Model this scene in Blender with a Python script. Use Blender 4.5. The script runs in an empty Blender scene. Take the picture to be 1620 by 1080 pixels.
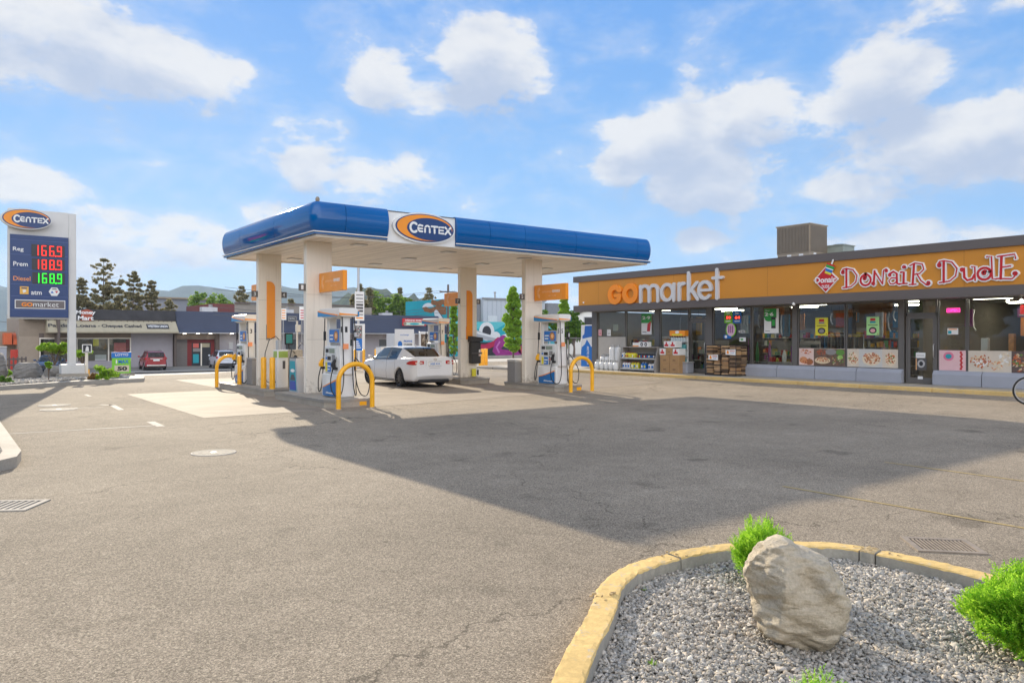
import bpy, math, random
import numpy as np
from mathutils import Vector, Matrix
R = math.radians
scene = bpy.context.scene
COL = scene.collection
# ------------------------------------------------------------------ camera
H = 1.8; FPX = 1186.6; HY = 532.75; YAW = 37.68
cam_d = bpy.data.cameras.new("camera"); cam = bpy.data.objects.new("camera", cam_d); COL.objects.link(cam)
cam.location = (0, 0, H); cam.rotation_euler = (R(90), 0, R(-YAW))
cam_d.sensor_width = 36; cam_d.lens = 36 * FPX / 1620
cam_d.shift_y = (HY - 540) / 1620
cam_d.clip_end = 12000; cam_d.clip_start = .05
scene.camera = cam
# ------------------------------------------------------------------ light
SAZ, SEL = 12.6, 20.1
sd = Vector((math.sin(R(SAZ)) * math.cos(R(SEL)), math.cos(R(SAZ)) * math.cos(R(SEL)), math.sin(R(SEL))))
sun_l = bpy.data.lights.new("sun", 'SUN'); sun_l.energy = 4.95; sun_l.angle = R(.5); sun_l.color = (1, .87, .67)
sun = bpy.data.objects.new("sun", sun_l); COL.objects.link(sun)
sun.rotation_euler = sd.to_track_quat('Z', 'Y').to_euler()
scene.view_settings.view_transform = 'Standard'; scene.view_settings.look = 'None'
scene.view_settings.exposure = .54; scene.view_settings.gamma = 1
scene.cycles.use_adaptive_sampling = True
# ------------------------------------------------------------------ world: sky with clouds laid out by direction
w = bpy.data.worlds.new("World"); scene.world = w; w.use_nodes = True
nt = w.node_tree; nt.nodes.clear()
def N(nt, t, **k):
    n = nt.nodes.new(t)
    for a, b in k.items(): setattr(n, a, b)
    return n
def MATH(nt, op, a, b=None, c=None, clamp=False):
    n = nt.nodes.new('ShaderNodeMath'); n.operation = op; n.use_clamp = clamp
    for i, v in enumerate((a, b, c)):
        if v is None: continue
        if isinstance(v, (int, float)): n.inputs[i].default_value = v
        else: nt.links.new(v, n.inputs[i])
    return n.outputs[0]
def MIXC(nt, f, a, b, blend='MIX'):
    n = nt.nodes.new('ShaderNodeMix'); n.data_type = 'RGBA'; n.blend_type = blend
    for i, v in ((0, f), (6, a), (7, b)):
        if isinstance(v, (int, float)): n.inputs[i].default_value = v
        elif isinstance(v, tuple): n.inputs[i].default_value = v if len(v) == 4 else (*v, 1)
        else: nt.links.new(v, n.inputs[i])
    return n.outputs[2]
sky = N(nt, 'ShaderNodeTexSky', sky_type='NISHITA', sun_disc=False)
sky.sun_elevation = R(SEL); sky.sun_rotation = R(SAZ)
sky.air_density = 1.0; sky.dust_density = .15; sky.ozone_density = 2.0; sky.altitude = 300
tc = N(nt, 'ShaderNodeTexCoord')
sep = N(nt, 'ShaderNodeSeparateXYZ'); nt.links.new(tc.outputs['Generated'], sep.inputs[0])
AZ = MATH(nt, 'ARCTAN2', sep.outputs[0], sep.outputs[1])          # compass bearing from +Y
EL = MATH(nt, 'ARCSINE', sep.outputs[2])
# how far a direction looks away from the sun (clouds there are added out of view as bright fill)
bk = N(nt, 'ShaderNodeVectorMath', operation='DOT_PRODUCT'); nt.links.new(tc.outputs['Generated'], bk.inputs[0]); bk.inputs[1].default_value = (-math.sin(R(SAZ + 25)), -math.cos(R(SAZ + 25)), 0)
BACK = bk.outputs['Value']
# cloud banks: bearing, elevation, half width, half height (degrees), strength
def _dir(px, py):
    t = (px - 810) / FPX
    return YAW + math.degrees(math.atan(t)), math.degrees(math.atan((HY - py) / FPX / math.hypot(1, t)))
CL = [(20, 20, 230, 60, 1.0), (60, 90, 250, 75, 1.05), (250, 85, 110, 70, 1.1), (330, 105, 95, 50, .85), (200, 30, 60, 40, .5), (20, 290, 100, 42, 1.0), (110, 295, 60, 25, .5), (240, 365, 130, 48, .8), (130, 350, 90, 30, .6),
      (490, 275, 60, 52, .95), (570, 290, 75, 52, .95), (430, 335, 60, 40, .9), (645, 255, 50, 42, .65), (660, 310, 45, 30, .5), (600, 130, 70, 62, 1.05), (665, 155, 75, 40, .9), (780, 85, 105, 75, 1.2), (840, 110, 60, 60, .9), (720, 150, 80, 35, .7),
      (1000, 205, 140, 32, .9), (1070, 195, 90, 55, 1.0), (1090, 140, 40, 50, .7), (1190, 165, 100, 48, .95), (990, 260, 80, 45, .95), (1100, 290, 110, 52, 1.05), (1180, 310, 90, 42, .9), (1300, 295, 90, 32, .95),
      (1400, 120, 110, 62, 1.25), (1330, 170, 75, 45, 1.0), (1480, 210, 110, 60, 1.15), (1580, 190, 110, 50, 1.1), (1570, 260, 140, 60, 1.05), (1440, 300, 150, 35, .6), (1560, 370, 90, 22, .6), (1100, 385, 60, 32, .8), (1250, 345, 150, 25, .5), (1230, 230, 260, 110, .75), (1030, 240, 170, 80, .7), (560, 290, 170, 70, .65), (200, 385, 230, 60, .75), (1450, 370, 260, 40, .6),
      (1600, 5, 45, 20, .8), (250, 420, 260, 32, .6), (700, 460, 260, 34, .5), (1000, 400, 90, 22, .35), (60, 420, 120, 45, .4), (930, 95, 60, 14, .4), (450, 190, 40, 18, .45)]
FILL_CLOUDS = [(-60, 25, 18, 8, .9), (-100, 35, 22, 9, .9), (-150, 20, 20, 8, .9), (130, 28, 25, 9, .9), (170, 40, 25, 10, .9), (100, 16, 16, 6, .9), (-120, 15, 15, 5, .8)]  # added clouds out of view, whitening the ambient light
def density(nt, AZo, ELo, vec):
    acc = None
    items = []
    for (px, py, hw, hh, s) in CL:
        a, e = _dir(px, py); items.append((a, e, math.degrees(math.atan(hw / FPX)), math.degrees(math.atan(hh / FPX)), s))
    items += FILL_CLOUDS
    for (a, e, hw, hh, s) in items:
        if a > 180: a -= 360
        dx = MATH(nt, 'MULTIPLY', MATH(nt, 'SUBTRACT', AZo, R(a)), 1 / R(hw))
        dy = MATH(nt, 'MULTIPLY', MATH(nt, 'SUBTRACT', ELo, R(e)), 1 / R(hh))
        # flat below, heaped above
        q = MATH(nt, 'ADD', MATH(nt, 'MULTIPLY', dx, dx), MATH(nt, 'MULTIPLY', dy, dy))
        m = MATH(nt, 'MULTIPLY', MATH(nt, 'SUBTRACT', 1.0, q, clamp=True), s)
        acc = m if acc is None else MATH(nt, 'SMOOTH_MAX', acc, m, .3)
    n1 = N(nt, 'ShaderNodeTexNoise'); n1.inputs['Scale'].default_value = 8.5; n1.inputs['Detail'].default_value = 10; n1.inputs['Roughness'].default_value = .6
    n1.inputs['Distortion'].default_value = .25
    nt.links.new(vec, n1.inputs['Vector'])
    n2 = N(nt, 'ShaderNodeTexNoise'); n2.inputs['Scale'].default_value = 26.0; n2.inputs['Detail'].default_value = 7; n2.inputs['Roughness'].default_value = .6
    nt.links.new(vec, n2.inputs['Vector'])
    nn = MATH(nt, 'ADD', MATH(nt, 'MULTIPLY', MATH(nt, 'SUBTRACT', n1.outputs[0], .5), 2.35), MATH(nt, 'MULTIPLY', MATH(nt, 'SUBTRACT', n2.outputs[0], .5), .8))
    over = N(nt, 'ShaderNodeMapRange', interpolation_type='SMOOTHSTEP'); nt.links.new(ELo, over.inputs[0]); over.inputs[1].default_value = R(34); over.inputs[2].default_value = R(52); over.inputs[4].default_value = .45  # added overhead cloud cover, above the view, to neutralise the blue shade
    away = N(nt, 'ShaderNodeMapRange', interpolation_type='SMOOTHSTEP'); nt.links.new(BACK, away.inputs[0]); away.inputs[1].default_value = .25; away.inputs[2].default_value = .7; away.inputs[4].default_value = .8  # added cloud bank behind the camera
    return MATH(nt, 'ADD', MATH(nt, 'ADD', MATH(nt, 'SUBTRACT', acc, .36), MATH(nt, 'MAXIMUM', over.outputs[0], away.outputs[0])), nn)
def dirvec(nt, dz):
    m = N(nt, 'ShaderNodeVectorMath', operation='ADD'); nt.links.new(tc.outputs['Generated'], m.inputs[0]); m.inputs[1].default_value = (0, 0, dz)
    mp = N(nt, 'ShaderNodeVectorMath', operation='MULTIPLY'); nt.links.new(m.outputs[0], mp.inputs[0]); mp.inputs[1].default_value = (1, 1, 1.9)
    return mp.outputs[0]
d0 = density(nt, AZ, EL, dirvec(nt, 0))
d1 = density(nt, AZ, MATH(nt, 'ADD', EL, .045), dirvec(nt, .045))
alpha = N(nt, 'ShaderNodeMapRange', interpolation_type='SMOOTHSTEP'); nt.links.new(d0, alpha.inputs[0])
alpha.inputs[1].default_value = -.07; alpha.inputs[2].default_value = .44; alpha.inputs[3].default_value = 0; alpha.inputs[4].default_value = .93
shade = N(nt, 'ShaderNodeMapRange', interpolation_type='SMOOTHSTEP'); nt.links.new(d1, shade.inputs[0])
shade.inputs[1].default_value = -.25; shade.inputs[2].default_value = .9; shade.inputs[3].default_value = 0; shade.inputs[4].default_value = 1
cc = MIXC(nt, shade.outputs[0], (4.0, 4.0, 4.0), (2.3, 2.65, 3.35))
lit = N(nt, 'ShaderNodeMapRange', interpolation_type='SMOOTHSTEP'); nt.links.new(BACK, lit.inputs[0]); lit.inputs[1].default_value = .1; lit.inputs[2].default_value = .9; lit.inputs[3].default_value = 1; lit.inputs[4].default_value = 4.2  # over-brightens the added bank as fill for shaded upright faces
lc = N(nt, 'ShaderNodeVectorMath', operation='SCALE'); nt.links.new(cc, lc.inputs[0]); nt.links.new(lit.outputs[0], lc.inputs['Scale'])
wm = N(nt, 'ShaderNodeMapRange'); nt.links.new(BACK, wm.inputs[0]); wm.inputs[1].default_value = 0; wm.inputs[2].default_value = .8  # warm tint for the added fill clouds
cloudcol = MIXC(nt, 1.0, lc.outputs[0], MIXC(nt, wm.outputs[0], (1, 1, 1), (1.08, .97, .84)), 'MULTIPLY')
# clear air: the sky model, paler towards the horizon
hz = N(nt, 'ShaderNodeMapRange', interpolation_type='SMOOTHSTEP'); nt.links.new(EL, hz.inputs[0])
hz.inputs[1].default_value = 0; hz.inputs[2].default_value = .55; hz.inputs[3].default_value = .9; hz.inputs[4].default_value = .12
clear = MIXC(nt, .92, sky.outputs[0], MIXC(nt, hz.outputs[0], (.40, 1.46, 3.85), (1.35, 2.65, 4.2)))
veil = N(nt, 'ShaderNodeMapRange', interpolation_type='SMOOTHSTEP'); nt.links.new(d0, veil.inputs[0]); veil.inputs[1].default_value = -.42; veil.inputs[2].default_value = .35; veil.inputs[4].default_value = .32
aa = MATH(nt, 'MAXIMUM', alpha.outputs[0], veil.outputs[0])
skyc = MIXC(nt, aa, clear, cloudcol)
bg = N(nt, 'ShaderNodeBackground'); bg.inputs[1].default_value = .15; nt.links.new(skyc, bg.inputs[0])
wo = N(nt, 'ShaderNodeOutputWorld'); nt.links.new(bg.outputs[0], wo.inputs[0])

# ------------------------------------------------------------------ helpers
CO, SI = math.cos(R(YAW)), math.sin(R(YAW))
def G(px, py, z=0.):                       # where a sight line meets height z
    d = FPX * (H - z) / (py - HY); r = (px - 810) / FPX * d
    return (d * SI + r * CO, d * CO - r * SI)
def PY(px, py, Y):                         # where it meets the upright plane Y
    t = (px - 810) / FPX; d = Y / (CO - t * SI)
    return (d * (SI + t * CO), H + (HY - py) * d / FPX)
def PX(px, py, X):                         # where it meets the upright plane X
    t = (px - 810) / FPX; d = X / (SI + t * CO)
    return (d * (CO - t * SI), H + (HY - py) * d / FPX)
def PD(px, py, d):                         # at a distance
    t = (px - 810) / FPX
    return (d * (SI + t * CO), d * (CO - t * SI), H + (HY - py) * d / FPX)

MATS = {}
def mat(name, col, rough=.6, metal=0, var=.06, scale=3., bump=0., bscale=40., coat=0, emit=0, alpha=1, spec=.5, trans=0, bdist=.01):
    if name in MATS: return MATS[name]
    m = bpy.data.materials.new(name); m.use_nodes = True; nt = m.node_tree
    b = nt.nodes['Principled BSDF']
    b.inputs['Roughness'].default_value = rough; b.inputs['Metallic'].default_value = metal
    b.inputs['Specular IOR Level'].default_value = spec
    b.inputs['Coat Weight'].default_value = coat; b.inputs['Coat Roughness'].default_value = .05
    c = (*col, 1)
    tcn = N(nt, 'ShaderNodeTexCoord')
    no = N(nt, 'ShaderNodeTexNoise'); no.inputs['Scale'].default_value = scale; no.inputs['Detail'].default_value = 5
    nt.links.new(tcn.outputs['Object'], no.inputs['Vector'])
    k = N(nt, 'ShaderNodeMapRange'); nt.links.new(no.outputs[0], k.inputs[0])
    k.inputs[1].default_value = .25; k.inputs[2].default_value = .75
    k.inputs[3].default_value = 1 - var; k.inputs[4].default_value = 1 + var
    v = N(nt, 'ShaderNodeVectorMath', operation='SCALE'); v.inputs[0].default_value = col; nt.links.new(k.outputs[0], v.inputs['Scale'])
    nt.links.new(v.outputs[0], b.inputs['Base Color'])
    if emit:
        nt.links.new(v.outputs[0], b.inputs['Emission Color']); b.inputs['Emission Strength'].default_value = emit
    if trans: b.inputs['Transmission Weight'].default_value = trans; b.inputs['IOR'].default_value = 1.45
    if alpha < 1: b.inputs['Alpha'].default_value = alpha
    if bump:
        nb = N(nt, 'ShaderNodeTexNoise'); nb.inputs['Scale'].default_value = bscale; nb.inputs['Detail'].default_value = 4
        nt.links.new(tcn.outputs['Object'], nb.inputs['Vector'])
        bn = N(nt, 'ShaderNodeBump'); bn.inputs['Strength'].default_value = bump; bn.inputs['Distance'].default_value = bdist
        nt.links.new(nb.outputs[0], bn.inputs['Height']); nt.links.new(bn.outputs[0], b.inputs['Normal'])
    MATS[name] = m
    return m

def thing(name, label, cat, loc=(0, 0, 0), rz=0, group=None):
    o = bpy.data.objects.new(name, None); COL.objects.link(o)
    o.location = loc; o.rotation_euler = (0, 0, rz); o['label'] = label; o['category'] = cat
    o.empty_display_size = .1
    if group: o['group'] = group
    return o
def tag(o, label=None, cat=None, group=None, kind=None):
    if label: o['label'] = label
    if cat: o['category'] = cat
    if group: o['group'] = group
    if kind: o['kind'] = kind
    return o
def wmat(o):
    m = Matrix.Translation(o.location) @ o.rotation_euler.to_matrix().to_4x4() @ Matrix.Diagonal((*o.scale, 1))
    return (wmat(o.parent) @ m) if o.parent else m
_tc = {}
def text_geo(s, bold=0., shear=0., ext=.02):
    key = (s, bold, shear, ext)
    if key in _tc: return _tc[key]
    cu = bpy.data.curves.new("t", 'FONT'); cu.body = s; cu.size = 1; cu.offset = bold; cu.shear = shear; cu.extrude = ext; cu.resolution_u = 3
    o = bpy.data.objects.new("t", cu); COL.objects.link(o)
    dg = bpy.context.evaluated_depsgraph_get()
    me = bpy.data.meshes.new_from_object(o.evaluated_get(dg))
    v = np.array([tuple(x.co) for x in me.vertices]) if len(me.vertices) else np.zeros((1, 3)); f = [tuple(p.vertices) for p in me.polygons]
    bpy.data.objects.remove(o); bpy.data.curves.remove(cu); bpy.data.meshes.remove(me)
    _tc[key] = (v, f)
    return v, f

class MB:
    """collects shapes; build() links them as ONE mesh object"""
    def __init__(s, M=None): s.v = []; s.f = []; s.m = []; s.M = M; s.ms = []; s.sm = []; s.smooth = False
    def mi(s, m):
        if m not in s.ms: s.ms.append(m)
        return s.ms.index(m)
    def add(s, vs, fs, m, smooth=None):
        b = len(s.v); i = s.mi(m)
        if s.M is not None: vs = [tuple(s.M @ Vector(v)) for v in vs]
        s.v += [tuple(v) for v in vs]; s.f += [tuple(b + k for k in f) for f in fs]; s.m += [i] * len(fs)
        s.sm += [s.smooth if smooth is None else smooth] * len(fs)
        return s
    def box(s, x0, x1, y0, y1, z0, z1, m, bev=0):
        if x0 > x1: x0, x1 = x1, x0
        if y0 > y1: y0, y1 = y1, y0
        if z0 > z1: z0, z1 = z1, z0
        if bev:
            b = min(bev, (x1 - x0) / 2.01, (y1 - y0) / 2.01, (z1 - z0) / 2.01)
            vs = []; 
            for zz, ins in ((z0, b), (z0 + b, 0), (z1 - b, 0), (z1, b)):
                a = ins
                X0, X1, Y0, Y1 = x0 + a, x1 - a, y0 + a, y1 - a
                c = b if not a else b * .3
                vs += [(X0 + c, Y0, zz), (X1 - c, Y0, zz), (X1, Y0 + c, zz), (X1, Y1 - c, zz), (X1 - c, Y1, zz), (X0 + c, Y1, zz), (X0, Y1 - c, zz), (X0, Y0 + c, zz)]
            fs = [tuple(range(7, -1, -1)), tuple(range(24, 32))]
            for k in range(3):
                for j in range(8): fs.append((k * 8 + j, k * 8 + (j + 1) % 8, k * 8 + 8 + (j + 1) % 8, k * 8 + 8 + j))
            return s.add(vs, fs, m, False)
        vs = [(x0, y0, z0), (x1, y0, z0), (x1, y1, z0), (x0, y1, z0), (x0, y0, z1), (x1, y0, z1), (x1, y1, z1), (x0, y1, z1)]
        return s.add(vs, [(3, 2, 1, 0), (4, 5, 6, 7), (0, 1, 5, 4), (1, 2, 6, 5), (2, 3, 7, 6), (3, 0, 4, 7)], m, False)
    def prism(s, pts, z0, z1, m, smooth=False):          # 2D outline (x,y) extruded in z
        n = len(pts); vs = [(x, y, z0) for x, y in pts] + [(x, y, z1) for x, y in pts]
        s.add(vs, [tuple(range(n - 1, -1, -1)), tuple(range(n, 2 * n))], m, False)
        return s.add(vs, [(j, (j + 1) % n, n + (j + 1) % n, n + j) for j in range(n)], m, smooth)
    def prismf(s, pts, fr, d0, d1, m, smooth=False):      # outline in a frame: fr(u,v,d)->xyz
        n = len(pts); vs = [fr(x, y, d0) for x, y in pts] + [fr(x, y, d1) for x, y in pts]
        s.add(vs, [tuple(range(n - 1, -1, -1)), tuple(range(n, 2 * n))], m, False)
        return s.add(vs, [(j, (j + 1) % n, n + (j + 1) % n, n + j) for j in range(n)], m, smooth)
    def quad(s, a, b, c, d, m): return s.add([a, b, c, d], [(0, 1, 2, 3)], m, False)
    def poly(s, pts, m): return s.add(pts, [tuple(range(len(pts)))], m, False)
    def tube(s, pts, rad, m, n=8, cap=True):
        pts = [Vector(p) for p in pts]; K = len(pts)
        if not isinstance(rad, (list, tuple)): rad = [rad] * K
        vs = []; up = None
        for i, p in enumerate(pts):
            t = (pts[min(i + 1, K - 1)] - pts[max(i - 1, 0)]).normalized()
            if up is None: up = Vector((0, 0, 1)) if abs(t.z) < .9 else Vector((1, 0, 0))
            a = t.cross(up)
            if a.length < 1e-4: a = t.cross(Vector((0, 1, 0)))
            a.normalize(); b = a.cross(t).normalized(); up = b
            for k in range(n):
                an = 2 * math.pi * k / n
                vs.append(tuple(p + (a * math.cos(an) + b * math.sin(an)) * rad[i]))
        fs = [(i * n + k, i * n + (k + 1) % n, (i + 1) * n + (k + 1) % n, (i + 1) * n + k) for i in range(K - 1) for k in range(n)]
        s.add(vs, fs, m, True)
        if cap: s.add(vs[:n], [tuple(range(n - 1, -1, -1))], m, False); s.add(vs[-n:], [tuple(range(n))], m, False)
        return s
    def cyl(s, x, y, z0, z1, r, m, n=16, r1=None): return s.tube([(x, y, z0), (x, y, z1)], [r, r if r1 is None else r1], m, n)
    def lathe(s, x, y, prof, m, n=16):                    # prof: [(r,z)...]
        vs = []; K = len(prof)
        for r, z in prof:
            for k in range(n):
                a = 2 * math.pi * k / n; vs.append((x + r * math.cos(a), y + r * math.sin(a), z))
        fs = [(i * n + k, i * n + (k + 1) % n, (i + 1) * n + (k + 1) % n, (i + 1) * n + k) for i in range(K - 1) for k in range(n)]
        s.add(vs, fs, m, True); s.add(vs[:n], [tuple(range(n - 1, -1, -1))], m, False); s.add(vs[-n:], [tuple(range(n))], m, False)
        return s
    def ell(s, c, r, m, nu=12, nv=8):
        vs = []; 
        for j in range(nv + 1):
            th = math.pi * j / nv
            for i in range(nu):
                a = 2 * math.pi * i / nu
                vs.append((c[0] + r[0] * math.sin(th) * math.cos(a), c[1] + r[1] * math.sin(th) * math.sin(a), c[2] + r[2] * math.cos(th)))
        fs = [(j * nu + i, (j + 1) * nu + i, (j + 1) * nu + (i + 1) % nu, j * nu + (i + 1) % nu) for j in range(nv) for i in range(nu)]
        return s.add(vs, fs, m, True)
    def text(s, t, fr, u0, v0, wd, ht, d, m, bold=0., shear=0., thick=.004, keep=False):
        """text fitted in the rectangle u0..u0+wd, v0..v0+ht of frame fr at depth d"""
        v, f = text_geo(t, bold, shear)
        lo, hi = v.min(0), v.max(0); sx = wd / max(hi[0] - lo[0], 1e-6); sy = ht / max(hi[1] - lo[1], 1e-6)
        if keep: sx = min(sx, sy * keep)
        vs = [fr(u0 + (a[0] - lo[0]) * sx, v0 + (a[1] - lo[1]) * sy, d + (thick if a[2] > 0 else 0)) for a in v]
        return s.add(vs, f, m, False)
    def stroke(s, pts, wd, fr, d0, d1, m, closed=False, w2=None):
        """a flat brush stroke with round ends along a 2D line"""
        P = [np.array(p, float) for p in pts]; n = len(P); L = []; Rr = []
        for i in range(n):
            if closed: a, b = P[(i - 1) % n], P[(i + 1) % n]
            else: a, b = P[max(i - 1, 0)], P[min(i + 1, n - 1)]
            t = b - a; t = t / (np.linalg.norm(t) + 1e-9); nn = np.array([-t[1], t[0]])
            ww = wd if w2 is None else wd + (w2 - wd) * i / (n - 1)
            L.append(P[i] + nn * ww / 2); Rr.append(P[i] - nn * ww / 2)
        vs = [fr(*p, d) for d in (d0, d1) for side in (L, Rr) for p in side]
        def ix(d, sd, i): return d * 2 * n + sd * n + i % n
        fs = []
        for i in range(n if closed else n - 1):
            j = (i + 1) % n
            fs += [(ix(1, 0, i), ix(1, 0, j), ix(1, 1, j), ix(1, 1, i)), (ix(0, 1, i), ix(0, 1, j), ix(0, 0, j), ix(0, 0, i)),
                   (ix(0, 0, i), ix(0, 0, j), ix(1, 0, j), ix(1, 0, i)), (ix(1, 1, i), ix(1, 1, j), ix(0, 1, j), ix(0, 1, i))]
        s.add(vs, fs, m, False)
        if not closed:
            for e, (k, q) in enumerate(((0, 1), (n - 1, n - 2))):
                ww = wd if (w2 is None or e == 0) else w2
                t = P[k] - P[q]; a0 = math.atan2(t[1], t[0])
                arc = [(P[k][0] + ww / 2 * math.cos(a0 + an), P[k][1] + ww / 2 * math.sin(a0 + an)) for an in np.linspace(-math.pi / 2, math.pi / 2, 7)]
                s.prismf(arc, fr, d0, d1, m)
        return s
    def build(s, name, parent=None, world=False, bevel=0, autos=False):
        me = bpy.data.meshes.new(name)
        vs = np.array(s.v, float)
        if world and parent is not None:
            mi = np.array(wmat(parent).inverted()); vs = vs @ mi[:3, :3].T + mi[:3, 3]
        me.from_pydata(vs.tolist(), [], s.f)
        for m in s.ms: me.materials.append(m)
        me.polygons.foreach_set('material_index', s.m); me.polygons.foreach_set('use_smooth', s.sm)
        me.update()
        o = bpy.data.objects.new(name, me); COL.objects.link(o)
        if parent: o.parent = parent
        if bevel:
            md = o.modifiers.new("bevel", 'BEVEL'); md.width = bevel; md.segments = 2; md.limit_method = 'ANGLE'; md.angle_limit = R(50)
        return o
def kids(o): return [c for c in list(COL.objects) if c.parent == o]
def copy_tree(o, parent=None, loc=None, rz=None, label=None):
    c = o.copy(); COL.objects.link(c)
    if parent: c.parent = parent
    for ch in kids(o): copy_tree(ch, c)
    if loc is not None: c.location = loc
    if rz is not None: c.rotation_euler = (0, 0, rz)
    if label: c['label'] = label
    return c
def FY(x0, y0, z0):      # frame on a wall facing -Y: u to +X, v up, depth towards -Y
    return lambda u, v, d: (x0 + u, y0 - d, z0 + v)
def FX(x0, y0, z0):      # frame on a wall facing -X: u to -Y, v up, depth towards -X
    return lambda u, v, d: (x0 - d, y0 - u, z0 + v)
def arc(cx, cy, rx, ry, a0, a1, n=14): return [(cx + rx * math.cos(R(a0 + (a1 - a0) * i / n)), cy + ry * math.sin(R(a0 + (a1 - a0) * i / n))) for i in range(n + 1)]

# ------------------------------------------------------------------ materials
def asphalt():
    m = bpy.data.materials.new("asphalt"); m.use_nodes = True; nt = m.node_tree; b = nt.nodes['Principled BSDF']
    t = N(nt, 'ShaderNodeTexCoord').outputs['Object']
    def noise(sc, det=4, rough=.5):
        n = N(nt, 'ShaderNodeTexNoise'); n.inputs['Scale'].default_value = sc; n.inputs['Detail'].default_value = det; n.inputs['Roughness'].default_value = rough
        nt.links.new(t, n.inputs['Vector']); return n.outputs[0]
    vo = N(nt, 'ShaderNodeTexVoronoi'); vo.inputs['Scale'].default_value = 135; nt.links.new(t, vo.inputs['Vector'])
    vo2 = N(nt, 'ShaderNodeTexVoronoi'); vo2.inputs['Scale'].default_value = 62; nt.links.new(t, vo2.inputs['Vector'])
    st = N(nt, 'ShaderNodeSeparateColor'); nt.links.new(vo.outputs['Color'], st.inputs[0])
    s2 = N(nt, 'ShaderNodeSeparateColor'); nt.links.new(vo2.outputs['Color'], s2.inputs[0])
    r = N(nt, 'ShaderNodeValToRGB'); nt.links.new(st.outputs[0], r.inputs[0])
    e = r.color_ramp.elements; e[0].position = 0; e[0].color = (.155, .127, .094, 1); e[1].position = 1; e[1].color = (.49, .41, .31, 1)
    x = e.new(.35); x.color = (.248, .206, .156, 1); x = e.new(.75); x.color = (.328, .274, .208, 1)
    big = N(nt, 'ShaderNodeMapRange'); nt.links.new(noise(.28, 6, .6), big.inputs[0]); big.inputs[1].default_value = .3; big.inputs[2].default_value = .7; big.inputs[3].default_value = .80; big.inputs[4].default_value = 1.14
    mid = N(nt, 'ShaderNodeMapRange'); nt.links.new(noise(2.6, 5, .6), mid.inputs[0]); mid.inputs[1].default_value = .3; mid.inputs[2].default_value = .7; mid.inputs[3].default_value = .9; mid.inputs[4].default_value = 1.08
    s2m = N(nt, 'ShaderNodeMapRange'); nt.links.new(s2.outputs[1], s2m.inputs[0]); s2m.inputs[3].default_value = .82; s2m.inputs[4].default_value = 1.18
    # dark oil spots
    oil = N(nt, 'ShaderNodeMapRange', interpolation_type='SMOOTHSTEP'); nt.links.new(noise(1.05, 3, .5), oil.inputs[0]); oil.inputs[1].default_value = .62; oil.inputs[2].default_value = .74; oil.inputs[3].default_value = 1; oil.inputs[4].default_value = .70
    drip = N(nt, 'ShaderNodeMapRange', interpolation_type='SMOOTHSTEP'); nt.links.new(noise(6.5, 2, .4), drip.inputs[0]); drip.inputs[1].default_value = .74; drip.inputs[2].default_value = .80; drip.inputs[3].default_value = 1; drip.inputs[4].default_value = .62
    k = MATH(nt, 'MULTIPLY', MATH(nt, 'MULTIPLY', big.outputs[0], mid.outputs[0]), MATH(nt, 'MULTIPLY', MATH(nt, 'MULTIPLY', s2m.outputs[0], drip.outputs[0]), oil.outputs[0]))
    sc = N(nt, 'ShaderNodeVectorMath', operation='SCALE'); nt.links.new(r.outputs[0], sc.inputs[0]); nt.links.new(k, sc.inputs['Scale'])
    # fine cracks
    wv = N(nt, 'ShaderNodeTexVoronoi', feature='DISTANCE_TO_EDGE'); wv.inputs['Scale'].default_value = .16
    dv = N(nt, 'ShaderNodeTexNoise'); dv.inputs['Scale'].default_value = 1.6; dv.inputs['Detail'].default_value = 6; nt.links.new(t, dv.inputs['Vector'])
    ad = N(nt, 'ShaderNodeVectorMath', operation='MULTIPLY_ADD'); nt.links.new(dv.outputs['Color'], ad.inputs[0]); ad.inputs[1].default_value = (1.6, 1.6, 0); nt.links.new(t, ad.inputs[2])
    nt.links.new(ad.outputs[0], wv.inputs['Vector'])
    cr = N(nt, 'ShaderNodeMapRange'); nt.links.new(wv.outputs['Distance'], cr.inputs[0]); cr.inputs[1].default_value = .0005; cr.inputs[2].default_value = .0028; cr.inputs[3].default_value = .55; cr.inputs[4].default_value = 1
    sc2 = N(nt, 'ShaderNodeVectorMath', operation='SCALE'); nt.links.new(sc.outputs[0], sc2.inputs[0]); nt.links.new(cr.outputs[0], sc2.inputs['Scale'])
    nt.links.new(sc2.outputs[0], b.inputs['Base Color'])
    b.inputs['Roughness'].default_value = .9; b.inputs['Specular IOR Level'].default_value = .12
    bp = N(nt, 'ShaderNodeBump'); bp.inputs['Strength'].default_value = .55; bp.inputs['Distance'].default_value = .004
    hh = MATH(nt, 'ADD', MATH(nt, 'MULTIPLY', vo.outputs['Distance'], -.9), MATH(nt, 'MULTIPLY', vo2.outputs['Distance'], -.5))
    nt.links.new(hh, bp.inputs['Height']); nt.links.new(bp.outputs[0], b.inputs['Normal'])
    return m
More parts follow.
